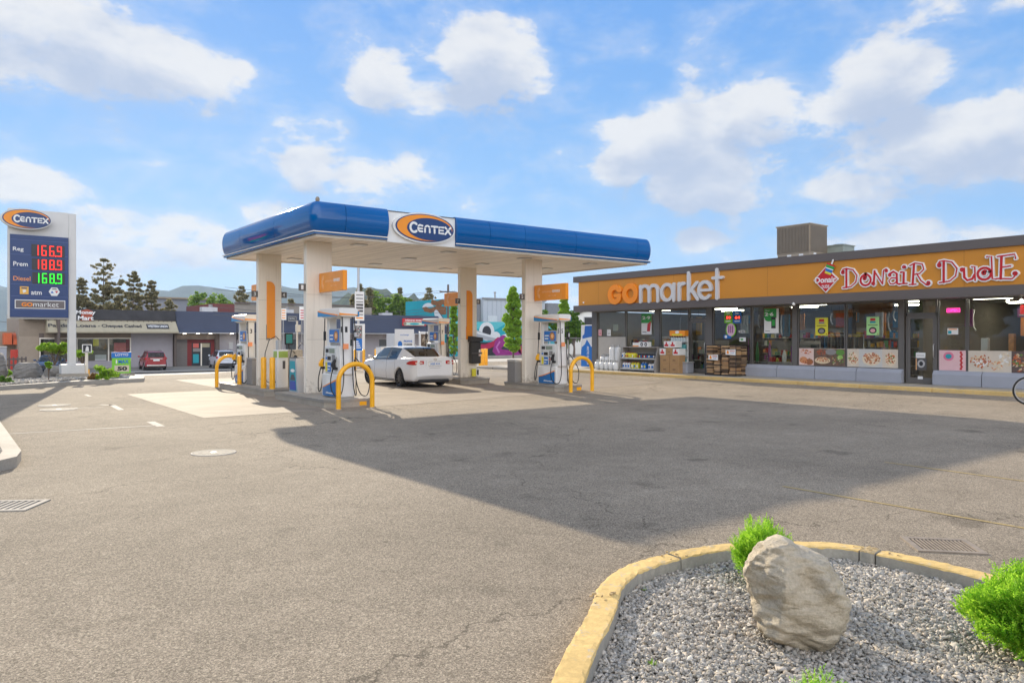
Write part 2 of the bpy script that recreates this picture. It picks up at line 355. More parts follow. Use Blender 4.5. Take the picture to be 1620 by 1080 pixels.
def concrete(name, col, joint=0, worn=None, rough=.8):
    m = bpy.data.materials.new(name); m.use_nodes = True; nt = m.node_tree; b = nt.nodes['Principled BSDF']
    t = N(nt, 'ShaderNodeTexCoord').outputs['Object']
    def noise(sc, det=5, rough=.6):
        n = N(nt, 'ShaderNodeTexNoise'); n.inputs['Scale'].default_value = sc; n.inputs['Detail'].default_value = det; n.inputs['Roughness'].default_value = rough
        nt.links.new(t, n.inputs['Vector']); return n.outputs[0]
    def mr(i, a, bb, c, d):
        q = N(nt, 'ShaderNodeMapRange', interpolation_type='SMOOTHSTEP'); nt.links.new(i, q.inputs[0])
        for j, v in enumerate((a, bb, c, d)): q.inputs[j + 1].default_value = v
        return q.outputs[0]
    k = MATH(nt, 'MULTIPLY', mr(noise(.9), .3, .7, .86, 1.1), mr(noise(30, 6, .8), .3, .7, .88, 1.1))
    k = MATH(nt, 'MULTIPLY', k, mr(noise(.35, 3), .55, .75, 1, .8))
    if joint:
        sx = N(nt, 'ShaderNodeSeparateXYZ'); nt.links.new(t, sx.inputs[0])
        for o_ in (0, 1):
            a = MATH(nt, 'ABSOLUTE', MATH(nt, 'SUBTRACT', MATH(nt, 'FRACT', MATH(nt, 'MULTIPLY', sx.outputs[o_], 1 / joint)), .5))
            k = MATH(nt, 'MULTIPLY', k, mr(a, .4965, .499, 1, .55))
    s_ = N(nt, 'ShaderNodeVectorMath', operation='SCALE'); s_.inputs[0].default_value = col; nt.links.new(k, s_.inputs['Scale'])
    out = s_.outputs[0]
    if worn:
        f = mr(noise(9, 8, .75), .56, .64, 0, 1)
        out = MIXC(nt, f, out, (*worn, 1))
    nt.links.new(out, b.inputs['Base Color']); b.inputs['Roughness'].default_value = rough; b.inputs['Specular IOR Level'].default_value = .15
    bp = N(nt, 'ShaderNodeBump'); bp.inputs['Strength'].default_value = .35; bp.inputs['Distance'].default_value = .004
    nt.links.new(noise(60, 4, .7), bp.inputs['Height']); nt.links.new(bp.outputs[0], b.inputs['Normal'])
    return m
M_ASP = asphalt()
M_CONC = concrete("concrete_apron", (.30, .25, .195), joint=4.4)
M_WALK = concrete("concrete_walk", (.42, .375, .31), joint=1.9)
M_ISL = concrete("concrete_island", (.40, .355, .295))
M_KY = concrete("kerb_yellow", (.72, .50, .20), worn=(.56, .46, .32))
M_KG = concrete("kerb_grey", (.40, .37, .32))
M_KW = concrete("kerb_pale", (.46, .41, .34))
M_YLOLD = concrete("faded_yellow_paint", (.40, .30, .14), worn=(.24, .20, .145))
M_WHOLD = concrete("faded_white_paint", (.44, .40, .345), worn=(.33, .29, .24))
WHITE = mat("white_paint", (.78, .77, .74), .35, var=.03)
CREAM = mat("column_paint", (.84, .765, .65), .45, var=.04, scale=1.2)
BLUE = mat("canopy_blue", (.0, .10, .33), .05, var=.10, scale=.6, spec=.5)
DBLUE = mat("sign_blue", (.012, .045, .16), .3)
ORG = mat("orange_plastic", (.90, .30, .012), .35, var=.04)
ORGP = mat("orange_pale_lettering", (.93, .50, .22), .4, var=.02)
YEL = mat("bollard_yellow", (.90, .43, .01), .3, var=.08, scale=5)
BLK = mat("black_rubber", (.015, .015, .016), .55)
DGR = mat("dark_grey_metal", (.09, .085, .085), .4, var=.1)
GREY = mat("grey_metal", (.27, .26, .25), .45, var=.08)
LGR = mat("light_grey_metal", (.5, .5, .5), .35, metal=.3)
STEEL = mat("brushed_steel", (.55, .54, .52), .3, metal=.9)
RED = mat("red_paint", (.55, .015, .02), .35)
GRN = mat("poster_green", (.03, .35, .06), .5)
LIME = mat("lime_green", (.22, .60, .04), .5)
TEALP = mat("poster_teal", (.02, .33, .40), .5)
SKYB = mat("poster_blue", (.015, .17, .55), .4)
YELP = mat("poster_yellow", (.75, .68, .05), .5)
PINK = mat("poster_pink", (.78, .40, .42), .5)
PAPER = mat("paper_white", (.80, .79, .76), .6, var=.03)
INK = mat("dark_ink", (.03, .03, .035), .6)
CARD = mat("cardboard", (.42, .25, .11), .8, var=.1)
rnd = random.Random(7)
# ------------------------------------------------------------------ ground
g = MB(); S = 900.
g.quad((-S, -S, 0), (S, -S, 0), (S, S * 1.6, 0), (-S, S * 1.6, 0), M_ASP)
tag(g.build("asphalt_lot"), kind='structure')
def sheet(name, pts, z, m, z0=None):
    b = MB()
    if z0 is None: b.poly([(x, y, z) for x, y in pts], m)
    else: b.prism(pts, z0, z, m)
    return tag(b.build(name), kind='structure')
sheet("concrete_apron", [(4.75, 17.35), (9.6, 17.4), (14, 17.9), (22.9, 19.9), (22.9, 33.6), (8, 33.4), (7.9, 26.1), (4.8, 26.0)], .004, M_CONC)
sheet("street", [(-60, 38.2), (32, 38.2), (32, 49.3), (-60, 49.3)], .004, mat("street_paving", (.42, .385, .33), .85, var=.1, scale=.6, bump=.3))
sheet("far_pavement", [(-60, 49.3), (33, 49.3), (33, 51.0), (-60, 51.0)], .12, M_WALK, -.02)
sheet("far_parking", [(-60, 51.0), (80, 51.0), (80, 60), (-60, 60)], .008, mat("parking_paving", (.2, .19, .17), .85, var=.12, scale=.7))
sheet("near_pavement", [(-60, 36.9), (3.6, 36.9), (5.9, 37.6), (7.4, 38.15), (-60, 38.15)], .12, M_WALK, -.02)
# store front walk with yellow kerb
sheet("store_walk", [(25.96, 30.2), (25.96, -8), (29.6, -8), (29.6, 36), (24.5, 36), (24.9, 31.5)], .12, M_WALK, -.02)
b = MB()
yy = 30.2; k = 0
while yy > -8:
    y2 = yy - 2.4
    mm = M_KY
    b.box(25.80, 25.955, y2 + .012, yy, -.02, .135, mm, .02); yy = y2; k += 1
b.build("store_kerb")['kind'] = 'structure'
b = MB()
for i in range(6):
    a0, a1 = math.pi * (i / 12), math.pi * ((i + 1) / 12) - .01
    pts = [(25.96 - 1.0 + 0 + math.cos(a) * r_ , 30.2 + math.sin(a) * r_ * 1.2) for a, r_ in ((a0, 0.0), (a1, 0.0))]
# walk end painted no-parking ramp
b.poly([(25.97, 11.9, .124), (25.97, 11.75, .124), (27.0, 10.6, .124), (27.0, 10.75, .124)], M_KY); b.poly([(26.4, 10.3, .124), (26.4, 6.5, .124), (26.6, 6.5, .124), (26.6, 10.3, .124)], M_KY)
b.build("kerb_paint")['kind'] = 'structure'
# painted bay lines, covers
b = MB()
def pl(p, q, wd, m, z=.004):
    dx, dy = q[0] - p[0], q[1] - p[1]; L = math.hypot(dx, dy); nx, ny = -dy / L * wd / 2, dx / L * wd / 2
    b.poly([(p[0] - nx, p[1] - ny, z), (q[0] - nx, q[1] - ny, z), (q[0] + nx, q[1] + ny, z), (p[0] + nx, p[1] + ny, z)], m)
pl(G(1238, 769), G(1660, 842), .055, M_YLOLD); pl(G(1400, 731), G(1660, 766.5), .055, M_YLOLD)
b.build("yellow_bay_lines")['kind'] = 'structure'
b = MB()
pl(G(8, 686.5), G(246, 673), .09, M_WHOLD); pl(G(238, 667), G(255, 674.5), .16, M_WHOLD)
pl(G(116, 645), G(164, 644.5), .07, M_WHOLD); pl(G(158, 640), G(180, 641), .14, M_WHOLD); pl(G(176, 640), G(192, 648.5), .14, M_WHOLD); pl(G(135, 624), G(143, 627), .1, M_WHOLD)
b.build("white_bay_lines")['kind'] = 'structure'
def cover(c, r, lab):
    o = thing("manhole_cover", lab, "manhole cover", (*c, 0), 0, "white round covers in the asphalt")
    b = MB(); b.lathe(0, 0, [(r, 0), (r, .008), (r * .93, .010), (r * .92, .006), (.001, .006)], M_WHOLD, 32); b.build("rim", o)
    b = MB(); b.cyl(0, 0, 0, .009, r * .9, mat("cover_paint", (.31, .28, .235), .8, var=.22, scale=8, spec=.1), 28); 
    for a in range(0, 360, 30): b.box(r * .6 * math.cos(R(a)) - .02, r * .6 * math.cos(R(a)) + .02, r * .6 * math.sin(R(a)) - .02, r * .6 * math.sin(R(a)) + .02, .009, .0115, M_ISL)
    b.cyl(0, 0, .009, .012, r * .14, GREY, 12); b.build("lid", o)
cover(G(338, 716), .335, "white round cover alone in the open asphalt in front of the concrete apron")
cover(G(86, 641), .38, "white round cover at left, the farther of the close pair")
cover(G(93, 647.5), .42, "white round cover at left, the nearer of the close pair")
def grate(name, lab, c, rz, L, W, nsl, m, mh):
    o = thing(name, lab, "drain grate", (*c, 0), rz)
    b = MB(); f = .05
    b.box(-L / 2 - f, L / 2 + f, -W / 2 - f, -W / 2, 0, .012, m); b.box(-L / 2 - f, L / 2 + f, W / 2, W / 2 + f, 0, .012, m)
    b.box(-L / 2 - f, -L / 2, -W / 2, W / 2, 0, .0125, m); b.box(L / 2, L / 2 + f, -W / 2, W / 2, 0, .0125, m); b.build("frame", o)
    b = MB(); b.quad((-L / 2, -W / 2, .003), (L / 2, -W / 2, .003), (L / 2, W / 2, .003), (-L / 2, W / 2, .003), mh); b.build("pit", o)
    b = MB(); p = L / nsl
    for i in range(nsl + 1): b.box(-L / 2 + (i - .22) * p if i else -L / 2, min(L / 2, -L / 2 + (i + .22) * p), -W / 2, W / 2, .002, .010, m)
    b.build("bars", o)
RUST = mat("rusty_iron", (.27, .22, .17), .7, var=.25, scale=12)
grate("drain_grate", "rusty iron slotted drain grate in the asphalt beyond the yellow kerb", (6.89, 2.85), R(-48), .44, .36, 14, RUST, mat("drain_hole", (.012, .01, .009), .9))
grate("drain_grate", "white painted slotted grate at the left edge of the asphalt", (.45, 9.72), R(-32), .95, .42, 14, M_WHOLD, mat("old_hole", (.12, .11, .1), .9))

# ------------------------------------------------------------------ the price-brand oval, shared by canopy and pylon
def centex(mb, fr, cx, cy, a, b, d, mw):
    E = lambda x, y, p, q, n=40: [(x + p * math.cos(2 * math.pi * i / n), y + q * math.sin(2 * math.pi * i / n)) for i in range(n)]
    mb.prismf(E(cx, cy, a, b), fr, 0, d, mw, True)
    mb.prismf(E(cx + .01 * a, cy, .94 * a, .91 * b), fr, d + .001, d + .012, DBLUE)
    mb.prismf(E(cx + .005 * a, cy + .01 * b, .89 * a, .845 * b), fr, d + .012, d + .018, ORG)
    mb.prismf(E(cx + .15 * a, cy - .06 * b, .73 * a, .73 * b), fr, d + .018, d + .024, DBLUE)
    # letters
    W = 1.36 * a / 6.0; hh = .52 * b; x0 = cx - .50 * a; y0 = cy - .30 * b; th = .20 * hh * 1.15
    D0, D1 = d + .024, d + .034
    def L(i, pts, s=1.0, e=0): mb.stroke([(x0 + i * W + px * W, y0 + py * hh) for px, py in pts], th * s, fr, D0, D1 + e, WHITE_L)
    A = lambda cx_, cy_, r1, r2, a0, a1, n=10: arc(cx_, cy_, r1, r2, a0, a1, n)
    L(0, A(.60, .52, .50, .58, 48, 312, 14), 1.25)
    L(1, [(.78, .82)] + A(.5, .5, .32, .42, 110, 250, 10) + [(.78, .0 + .1)], 1); L(1, [(.3, .46), (.78, .46)], .8, .001)
    L(2, [(.14, .06)] + A(.48, .5, .33, .38, 180, 0, 10) + [(.82, .06)], 1); 
    L(3, [(.08, .86), (.94, .86)], 1); L(3, [(.51, .8), (.51, .06)], 1.1, .001)
    L(4, [(.82, .86), (.18, .86), (.18, .08), (.82, .08)], 1); L(4, [(.2, .46), (.78, .46)], .8, .001)
    L(5, [(.08, .9), (.86, .04)], 1.05); L(5, [(.86, .9), (.08, .04)], 1.05, .001)
    mb.box  # letters carry a thin dark split line
    a_, b_ = fr(x0 - .02 * W, y0 + .60 * hh, D1 + .003), fr(x0 + 5.98 * W, y0 + .63 * hh, D1 + .003)
    mb.prismf([(x0 + 1.02 * W, y0 + .60 * hh), (x0 + 5.9 * W, y0 + .60 * hh), (x0 + 5.9 * W, y0 + .655 * hh), (x0 + 1.02 * W, y0 + .655 * hh)], fr, D1 + .001, D1 + .003, DBLUE)
WHITE_L = mat("letter_white", (.82, .82, .80), .35, var=.02)

# ------------------------------------------------------------------ canopy
X0, X1, Y0, Y1, ZB, ZT = 8.0, 20.9, 18.85, 26.5, 4.49, 5.39
cano = thing("fuel_canopy", "large flat canopy with rounded blue fascia on four cream columns over the pumps", "canopy", (14.4, 22.6, 0))
SOF = None
def soffit_mat():
    m = bpy.data.materials.new("soffit_boards"); m.use_nodes = True; nt = m.node_tree; b = nt.nodes['Principled BSDF']
    t = N(nt, 'ShaderNodeTexCoord').outputs['Object']; sx = N(nt, 'ShaderNodeSeparateXYZ'); nt.links.new(t, sx.inputs[0])
    fr = MATH(nt, 'FRACT', MATH(nt, 'MULTIPLY', sx.outputs[0], 1 / .3))
    ln = MATH(nt, 'LESS_THAN', fr, .075)
    st = N(nt, 'ShaderNodeTexNoise', noise_dimensions='3D'); st.inputs['Scale'].default_value = 1; st.inputs['Detail'].default_value = 3
    mp = N(nt, 'ShaderNodeVectorMath', operation='MULTIPLY'); nt.links.new(t, mp.inputs[0]); mp.inputs[1].default_value = (4, .35, 1); nt.links.new(mp.outputs[0], st.inputs['Vector'])
    k = N(nt, 'ShaderNodeMapRange'); nt.links.new(st.outputs[0], k.inputs[0]); k.inputs[1].default_value = .3; k.inputs[2].default_value = .7; k.inputs[3].default_value = .82; k.inputs[4].default_value = 1.12
    s_ = N(nt, 'ShaderNodeVectorMath', operation='SCALE'); s_.inputs[0].default_value = (.88, .81, .70); nt.links.new(k.outputs[0], s_.inputs['Scale'])
    o = MIXC(nt, MATH(nt, 'MULTIPLY', ln, .6), s_.outputs[0], (.30, .26, .21, 1)); nt.links.new(o, b.inputs['Base Color']); b.inputs['Roughness'].default_value = .45
    return m
M_SOF = soffit_mat()
b = MB(); b.box(X0 + .1, X1 - .1, Y0 + .1, Y1 - .1, ZB + .02, ZB + .06, M_SOF); b.build("soffit", cano, True)
b = MB(); b.box(X0 + .1, X1 - .1, Y0 + .1, Y1 - .1, ZT - .25, ZT - .12, mat("roof_gravel", (.3, .29, .27), .9)); b.build("roof", cano, True)
# fascia profile: (outset, z)
prof = [(0.01, ZB + .10), (.05, ZB + .115), (.10, ZB + .2), (.14, ZB + .34), (.155, ZB + .48), (.15, ZB + .60), (.125, ZB + .72), (.085, ZB + .82), (.03, ZB + .885), (-.01, ZT)]
def fascia(path, name, m, pf=prof, label=None, m2=None):
    """sweep the profile round a path of (x,y,outward normal)"""
    b = MB(); vs = []; n = len(pf)
    for (x, y, nx, ny) in path:
        for o_, z in pf: vs.append((x + nx * o_, y + ny * o_, z))
    fs = [(i * n + j, (i + 1) * n + j, (i + 1) * n + j + 1, i * n + j + 1) for i in range(len(path) - 1) for j in range(n - 1)]
    b.add(vs, fs, m, True)
    for e in (0, len(path) - 1):
        x, y, nx, ny = path[e]
        b.add([(x + nx * o_, y + ny * o_, z) for o_, z in pf] + [(x - nx * .1, y - ny * .1, pf[-1][1]), (x - nx * .1, y - ny * .1, pf[0][1])], [tuple(range(n + 2))], m, False)
    o = b.build(name, cano, True)
    if label: o['label'] = label
    return o
def corner(cx, cy, a0, a1, r=.12, n=6): return [(cx + r * math.cos(R(a0 + (a1 - a0) * i / n)), cy + r * math.sin(R(a0 + (a1 - a0) * i / n)), math.cos(R(a0 + (a1 - a0) * i / n)), math.sin(R(a0 + (a1 - a0) * i / n))) for i in range(n + 1)]
r_ = .12
LX0, LX1 = 10.1, 12.38
P = 3.05
fascia([(X0, Y1 - r_, -1, 0), (X0, Y1 - 1.9, -1, 0)], "fascia_panel", BLUE); fascia([(X0, Y1 - 1.915, -1, 0), (X0, Y1 - 4.95, -1, 0)], "fascia_panel", BLUE)
fascia([(X0, Y1 - 4.965, -1, 0), (X0, Y0 + r_, -1, 0)] + corner(X0 + r_, Y0 + r_, 180, 270)[1:] + [(X0 + .8, Y0, 0, -1)], "fascia_corner", BLUE)
fascia([(X0 + .812, Y0, 0, -1), (LX0, Y0, 0, -1)], "fascia_panel", BLUE)
xs = [LX1, 13.6, 15.0, 17.2, 20.2]
for a_, c_ in zip(xs[:-1], xs[1:]): fascia([(a_ + .006, Y0, 0, -1), (c_ - .006, Y0, 0, -1)], "fascia_panel", BLUE)
fascia([(20.206, Y0, 0, -1), (X1 - r_, Y0, 0, -1)] + corner(X1 - r_, Y0 + r_, 270, 360)[1:] + [(X1, Y0 + .9, 1, 0)], "fascia_corner", BLUE)
fascia([(X1, Y0 + .91, 1, 0), (X1, Y1 - r_, 1, 0)] + corner(X1 - r_, Y1 - r_, 0, 90)[1:] + [(X1 - 1, Y1, 0, 1)], "fascia_corner", BLUE)
fascia([(X1 - 1.01, Y1, 0, 1), (X0 + r_, Y1, 0, 1)] + corner(X0 + r_, Y1 - r_, 90, 180)[1:], "fascia_corner", BLUE)
# lower trim: pale bead over a dark blue strip over a pale gutter
def ring(b, off, z0, z1, m, gap=True):
    t = .035
    def bx(*a): b.box(*a, m)
    bx(X0 - off, X0 - off + t, Y0 - off + t, Y1 + off - t, z0, z1); bx(X1 + off - t, X1 + off, Y0 - off + t, Y1 + off - t, z0, z1)
    if gap: bx(X0 - off, LX0, Y0 - off, Y0 - off + t, z0, z1); bx(LX1, X1 + off, Y0 - off, Y0 - off + t, z0, z1)
    else: bx(X0 - off, X1 + off, Y0 - off, Y0 - off + t, z0, z1)
    bx(X0 - off, X1 + off, Y1 + off - t, Y1 + off, z0, z1)
b = MB(); ring(b, .10, ZB + .082, ZB + .108, WHITE); b.build("bead_trim", cano, True)
b = MB(); ring(b, .06, ZB + .03, ZB + .08, BLUE); b.build("lower_strip", cano, True)
b = MB(); ring(b, -.02, ZB - .03, ZB + .028, CREAM, False); b.build("soffit_edge", cano, True)
b = MB(); b.box(LX0 + .004, LX1 - .004, Y0 - .03, Y0 + .05, ZB - .02, ZT - .04, WHITE); b.box(LX0 + .004, LX1 - .004, Y0 - .045, Y0 - .031, ZT - .06, ZT - .035, DGR)
lp = b.build("logo_panel", cano, True); lp['label'] = "flat cream fascia panel carrying the oval brand sign"
b = MB(); centex(b, FY(0, Y0 - .03, 0), (LX0 + LX1) / 2 + .04, ZB + .455, 1.04, .44, .09, WHITE); b.build("oval_sign", lp, True)
# recessed lights, roof beacon
LAMP = mat("lamp_glass", (.75, .73, .68), .3)
for i in range(4):
    for j in range(3):
        x, y = X0 + 1.9 + i * 3.1, Y0 + 1.3 + j * 2.5
        if any(abs(x - cx_) < .5 and abs(y - cy_) < .4 for cx_ in (8.7, 16.7) for cy_ in (20.3, 24.5)): continue
        b = MB(); b.box(x - .2, x + .2, y - .2, y + .2, ZB - .005, ZB + .019, LGR, .01); o = b.build("ceiling_light", cano, True)
        b = MB(); b.box(x - .14, x + .14, y - .14, y + .14, ZB - .012, ZB - .006, LAMP); b.build("lens", o, True)
b = MB(); b.cyl(X0 + .25, Y0 + .45, ZT - .13, ZT + .08, .04, GREY); b.lathe(X0 + .25, Y0 + .45, [(.055, ZT + .08), (.06, ZT + .15), (.03, ZT + .2)], RUST, 10); b.build("photocell", cano, True)
# columns
def stained(name, col, stain):
    """paint with scuffs and splash marks thrown up from the kerb"""
    m = bpy.data.materials.new(name); m.use_nodes = True; nt = m.node_tree; b = nt.nodes['Principled BSDF']; t = N(nt, 'ShaderNodeTexCoord').outputs['Object']; sx = N(nt, 'ShaderNodeSeparateXYZ'); nt.links.new(t, sx.inputs[0])
    n1 = N(nt, 'ShaderNodeTexNoise'); n1.inputs['Scale'].default_value = 9; n1.inputs['Detail'].default_value = 8; n1.inputs['Roughness'].default_value = .7; nt.links.new(t, n1.inputs['Vector'])
    mp = N(nt, 'ShaderNodeVectorMath', operation='MULTIPLY'); nt.links.new(t, mp.inputs[0]); mp.inputs[1].default_value = (14, 14, .7); n2 = N(nt, 'ShaderNodeTexNoise'); n2.inputs['Scale'].default_value = 1; n2.inputs['Detail'].default_value = 4; nt.links.new(mp.outputs[0], n2.inputs['Vector'])
    h = N(nt, 'ShaderNodeMapRange'); nt.links.new(sx.outputs[2], h.inputs[0]); h.inputs[1].default_value = .2; h.inputs[2].default_value = .75; h.inputs[3].default_value = .22; h.inputs[4].default_value = 0
    f = N(nt, 'ShaderNodeMapRange', interpolation_type='SMOOTHSTEP'); nt.links.new(MATH(nt, 'ADD', n1.outputs[0], h.outputs[0]), f.inputs[0]); f.inputs[1].default_value = .62; f.inputs[2].default_value = .78; f.inputs[4].default_value = .7
    g2 = N(nt, 'ShaderNodeMapRange', interpolation_type='SMOOTHSTEP'); nt.links.new(n2.outputs[0], g2.inputs[0]); g2.inputs[1].default_value = .5; g2.inputs[2].default_value = .8; g2.inputs[4].default_value = .3
    nt.links.new(MIXC(nt, MATH(nt, 'MAXIMUM', f.outputs[0], g2.outputs[0]), col, stain), b.inputs['Base Color']); b.inputs['Roughness'].default_value = .45; return m
M_COLS = stained("column_enamel", (.84, .765, .65), (.50, .43, .34))
NUM = mat("number_plate_grey", (.12, .11, .10), .4)
cols = {}
for (cx, cy, kind, n1, n2) in ((8.35, 20.3, 0, "1", None), (8.42, 24.45, 1, "3", "4"), (16.35, 20.4, 0, "5", None), (16.35, 24.45, 1, "7", "8")):
    w_, d_ = .77, .22
    b = MB(); b.box(cx, cx + w_, cy, cy + d_, .2, ZB + .02, M_COLS, .015)
    for zz in (1.72, 3.0): b.box(cx - .002, cx + w_ + .002, cy - .002, cy + .01, zz, zz + .008, mat("seam", (.45, .42, .37), .6))
    c = b.build("column", cano, True)
    if kind:
        ox = cx + .27
        pts = [(ox, 1.76), (ox + .27, 1.76), (ox + .27, 3.4)] + arc(ox + .09, 3.42, .18, .2, 0, 90, 8) + [(ox, 3.62)]
        b = MB(); b.prismf(pts, FY(0, cy, 0), -.01, .03, ORG); b.prismf([(ox - .02, 1.70), (ox + .10, 1.70), (ox + .10, 2.2), (ox - .02, 2.2)], FY(0, cy, 0), .0, .02, GREY if cx < 10 else ORG)
        b.build("orange_strip", c, True)
    for nn, side in ((n1, -1), (n2, 1)):
        if not nn: continue
        bx_ = cx - .2 if side < 0 else cx + w_
        b = MB(); b.box(bx_, bx_ + .2, cy + .05, cy + .09, 3.1, 3.3, NUM); b.text(nn, FY(bx_ + .06, cy + .05, 3.14), 0, 0, .07, .12, .002, WHITE_L); b.build("number_plate", c, True)
    # flag sign
    fx = cx + .36
    ya, yb = (18.7, cy) if not kind else (cy + d_, cy + d_ + 1.55)
    b = MB(); b.box(fx, fx + .13, ya, yb - (.04 if not kind else 0), 3.06, 3.6, ORG, .012)
    fr = FX(fx, yb if kind else cy, 3.06)
    s_ = .12
    b.prismf([(s_ + .02, .004), (1.5, .004), (1.5, .535), (s_ + .02, .535)], fr, .001, .002, mat("orange_face", (.88, .32, .03), .35))
    for q in range(8):                     # sunburst mark and the lettering of the flag
        a_ = R(90 + q * 25)
        b.stroke([(s_ + .22 + .06 * math.cos(a_), .27 + .06 * math.sin(a_) * 1.4), (s_ + .22 + .13 * math.cos(a_), .27 + .13 * math.sin(a_) * 1.4)], .03, fr, .003, .006 + q * .0002, ORGP)
    b.text("advantage", fr, s_ + .36, .24, .52, .1, .003, ORGP); b.text("REWARDS", fr, s_ + .9, .25, .38, .09, .003, WHITE_L, .02)
    b.text("earn today", fr, s_ + .7, .12, .4, .06, .003, ORGP)
    o = b.build("flag_sign", c, True)
# teal sticker on two columns, no-smoking card
for (x, y) in ((8.35, 20.3), (16.35, 20.4)):
    pass
# ------------------------------------------------------------------ islands
isl = [(7.85, 9.15, 17.75, 21.6, "concrete pump island nearest the camera, under pump 1"), (7.95, 9.15, 22.35, 27.3, "concrete pump island behind pump 1, carrying pump 3 and the short cabinets"),
       (16.1, 17.3, 18.35, 21.5, "concrete pump island under pump 5 towards the store"), (15.85, 17.2, 23.5, 28.2, "concrete pump island behind the white sedan, under pump 7")]
for (a_, b_, c_, d_, lab) in isl:
    o = thing("pump_island", lab, "kerbed island", ((a_ + b_) / 2, (c_ + d_) / 2, 0), 0, "concrete pump islands")
    b = MB(); k = .22
    pts = [(a_ + k, c_), (b_ - k, c_), (b_, c_ + k), (b_, d_ - k), (b_ - k, d_), (a_ + k, d_), (a_, d_ - k), (a_, c_ + k)]
    b.prism(pts, 0, .2, M_ISL); b.build("slab", o, True)
    b = MB(); q = .03
    pin = [(x + (q if x < (a_ + b_) / 2 else -q), y + (q if y < (c_ + d_) / 2 else -q)) for x, y in pts]; pout = [(x + (-.012 if x < (a_ + b_) / 2 else .012), y + (-.012 if y < (c_ + d_) / 2 else .012)) for x, y in pts]
    n = 8
    vs = [(x, y, z) for z in (.14, .206) for x, y in pout] + [(x, y, .206) for x, y in pin]
    b.add(vs, [(i, (i + 1) % n, n + (i + 1) % n, n + i) for i in range(n)] + [(n + i, n + (i + 1) % n, 2 * n + (i + 1) % n, 2 * n + i) for i in range(n)], mat("steel_edging", (.34, .32, .29), .4, metal=.5, var=.15), False)
    b.build("steel_edge", o, True)
    b = MB(); 
    if d_ < 22: b.box(b_ - .42, b_ - .22, c_ - .006, c_ + .001, .03, .13, YEL); b.build("yellow_patch", o, True)
# ------------------------------------------------------------------ hoops and bollards
def hoop(x0, x1, y, lab, hgt=1.12, r=.062):
    o = thing("hoop_guard", lab, "guard rail", ((x0 + x1) / 2, y, 0), 0, "yellow hoop guards at the island ends")
    cx = (x0 + x1) / 2; hw = (x1 - x0) / 2
    pts = [(x0, y, 0), (x0, y, .35), (x0, y, hgt - hw * .95)] + [(cx - hw * math.cos(R(a)), y, hgt - hw * .95 + hw * .95 * math.sin(R(a))) for a in range(8, 180, 9)] + [(x1, y, hgt - hw * .95), (x1, y, .35), (x1, y, 0)]
    b = MB(); b.tube(pts, r, YEL, 14); b.build("hoop", o, True)
    for x in (x0, x1): b = MB(); b.lathe(x, y, [(r + .03, 0), (r + .03, .008), (r + .005, .014)], M_ISL, 14); b.build("foot", o, True)
hoop(7.95, 8.87, 17.32, "yellow hoop guard in front of pump 1, nearest the camera")
hoop(16.3, 17.25, 18.0, "yellow hoop guard in front of pump 5")
hoop(8.0, 8.9, 27.55, "yellow hoop guard at the far left end behind pump 3")
hoop(16.2, 17.1, 28.4, "yellow hoop guard behind pump 7, mostly hidden by the white sedan")
def bollard(x, y, z0, h, r, lab, grp=None, m=YEL):
    o = thing("bollard", lab, "bollard", (x, y, z0), 0, grp)
    b = MB(); b.lathe(0, 0, [(r, 0), (r, h - .04), (r * .8, h - .01), (r * .35, h)], m, 16); b.build("post", o)
    b = MB(); b.lathe(0, 0, [(r + .025, 0), (r + .025, .01), (r + .004, .02)], GREY, 14); b.build("base_ring", o)
G1 = "yellow bollards round the pumps"
bollard(8.08, 23.0, .2, .98, .085, "yellow bollard left of the white short cabinet, in front of the striped column", G1)
bollard(8.17, 22.5, .2, .98, .085, "yellow bollard in front of the white short cabinet beside the striped column", G1)
bollard(8.08, 25.3, .2, .98, .07, "slim yellow bollard in front of pump 3", G1)
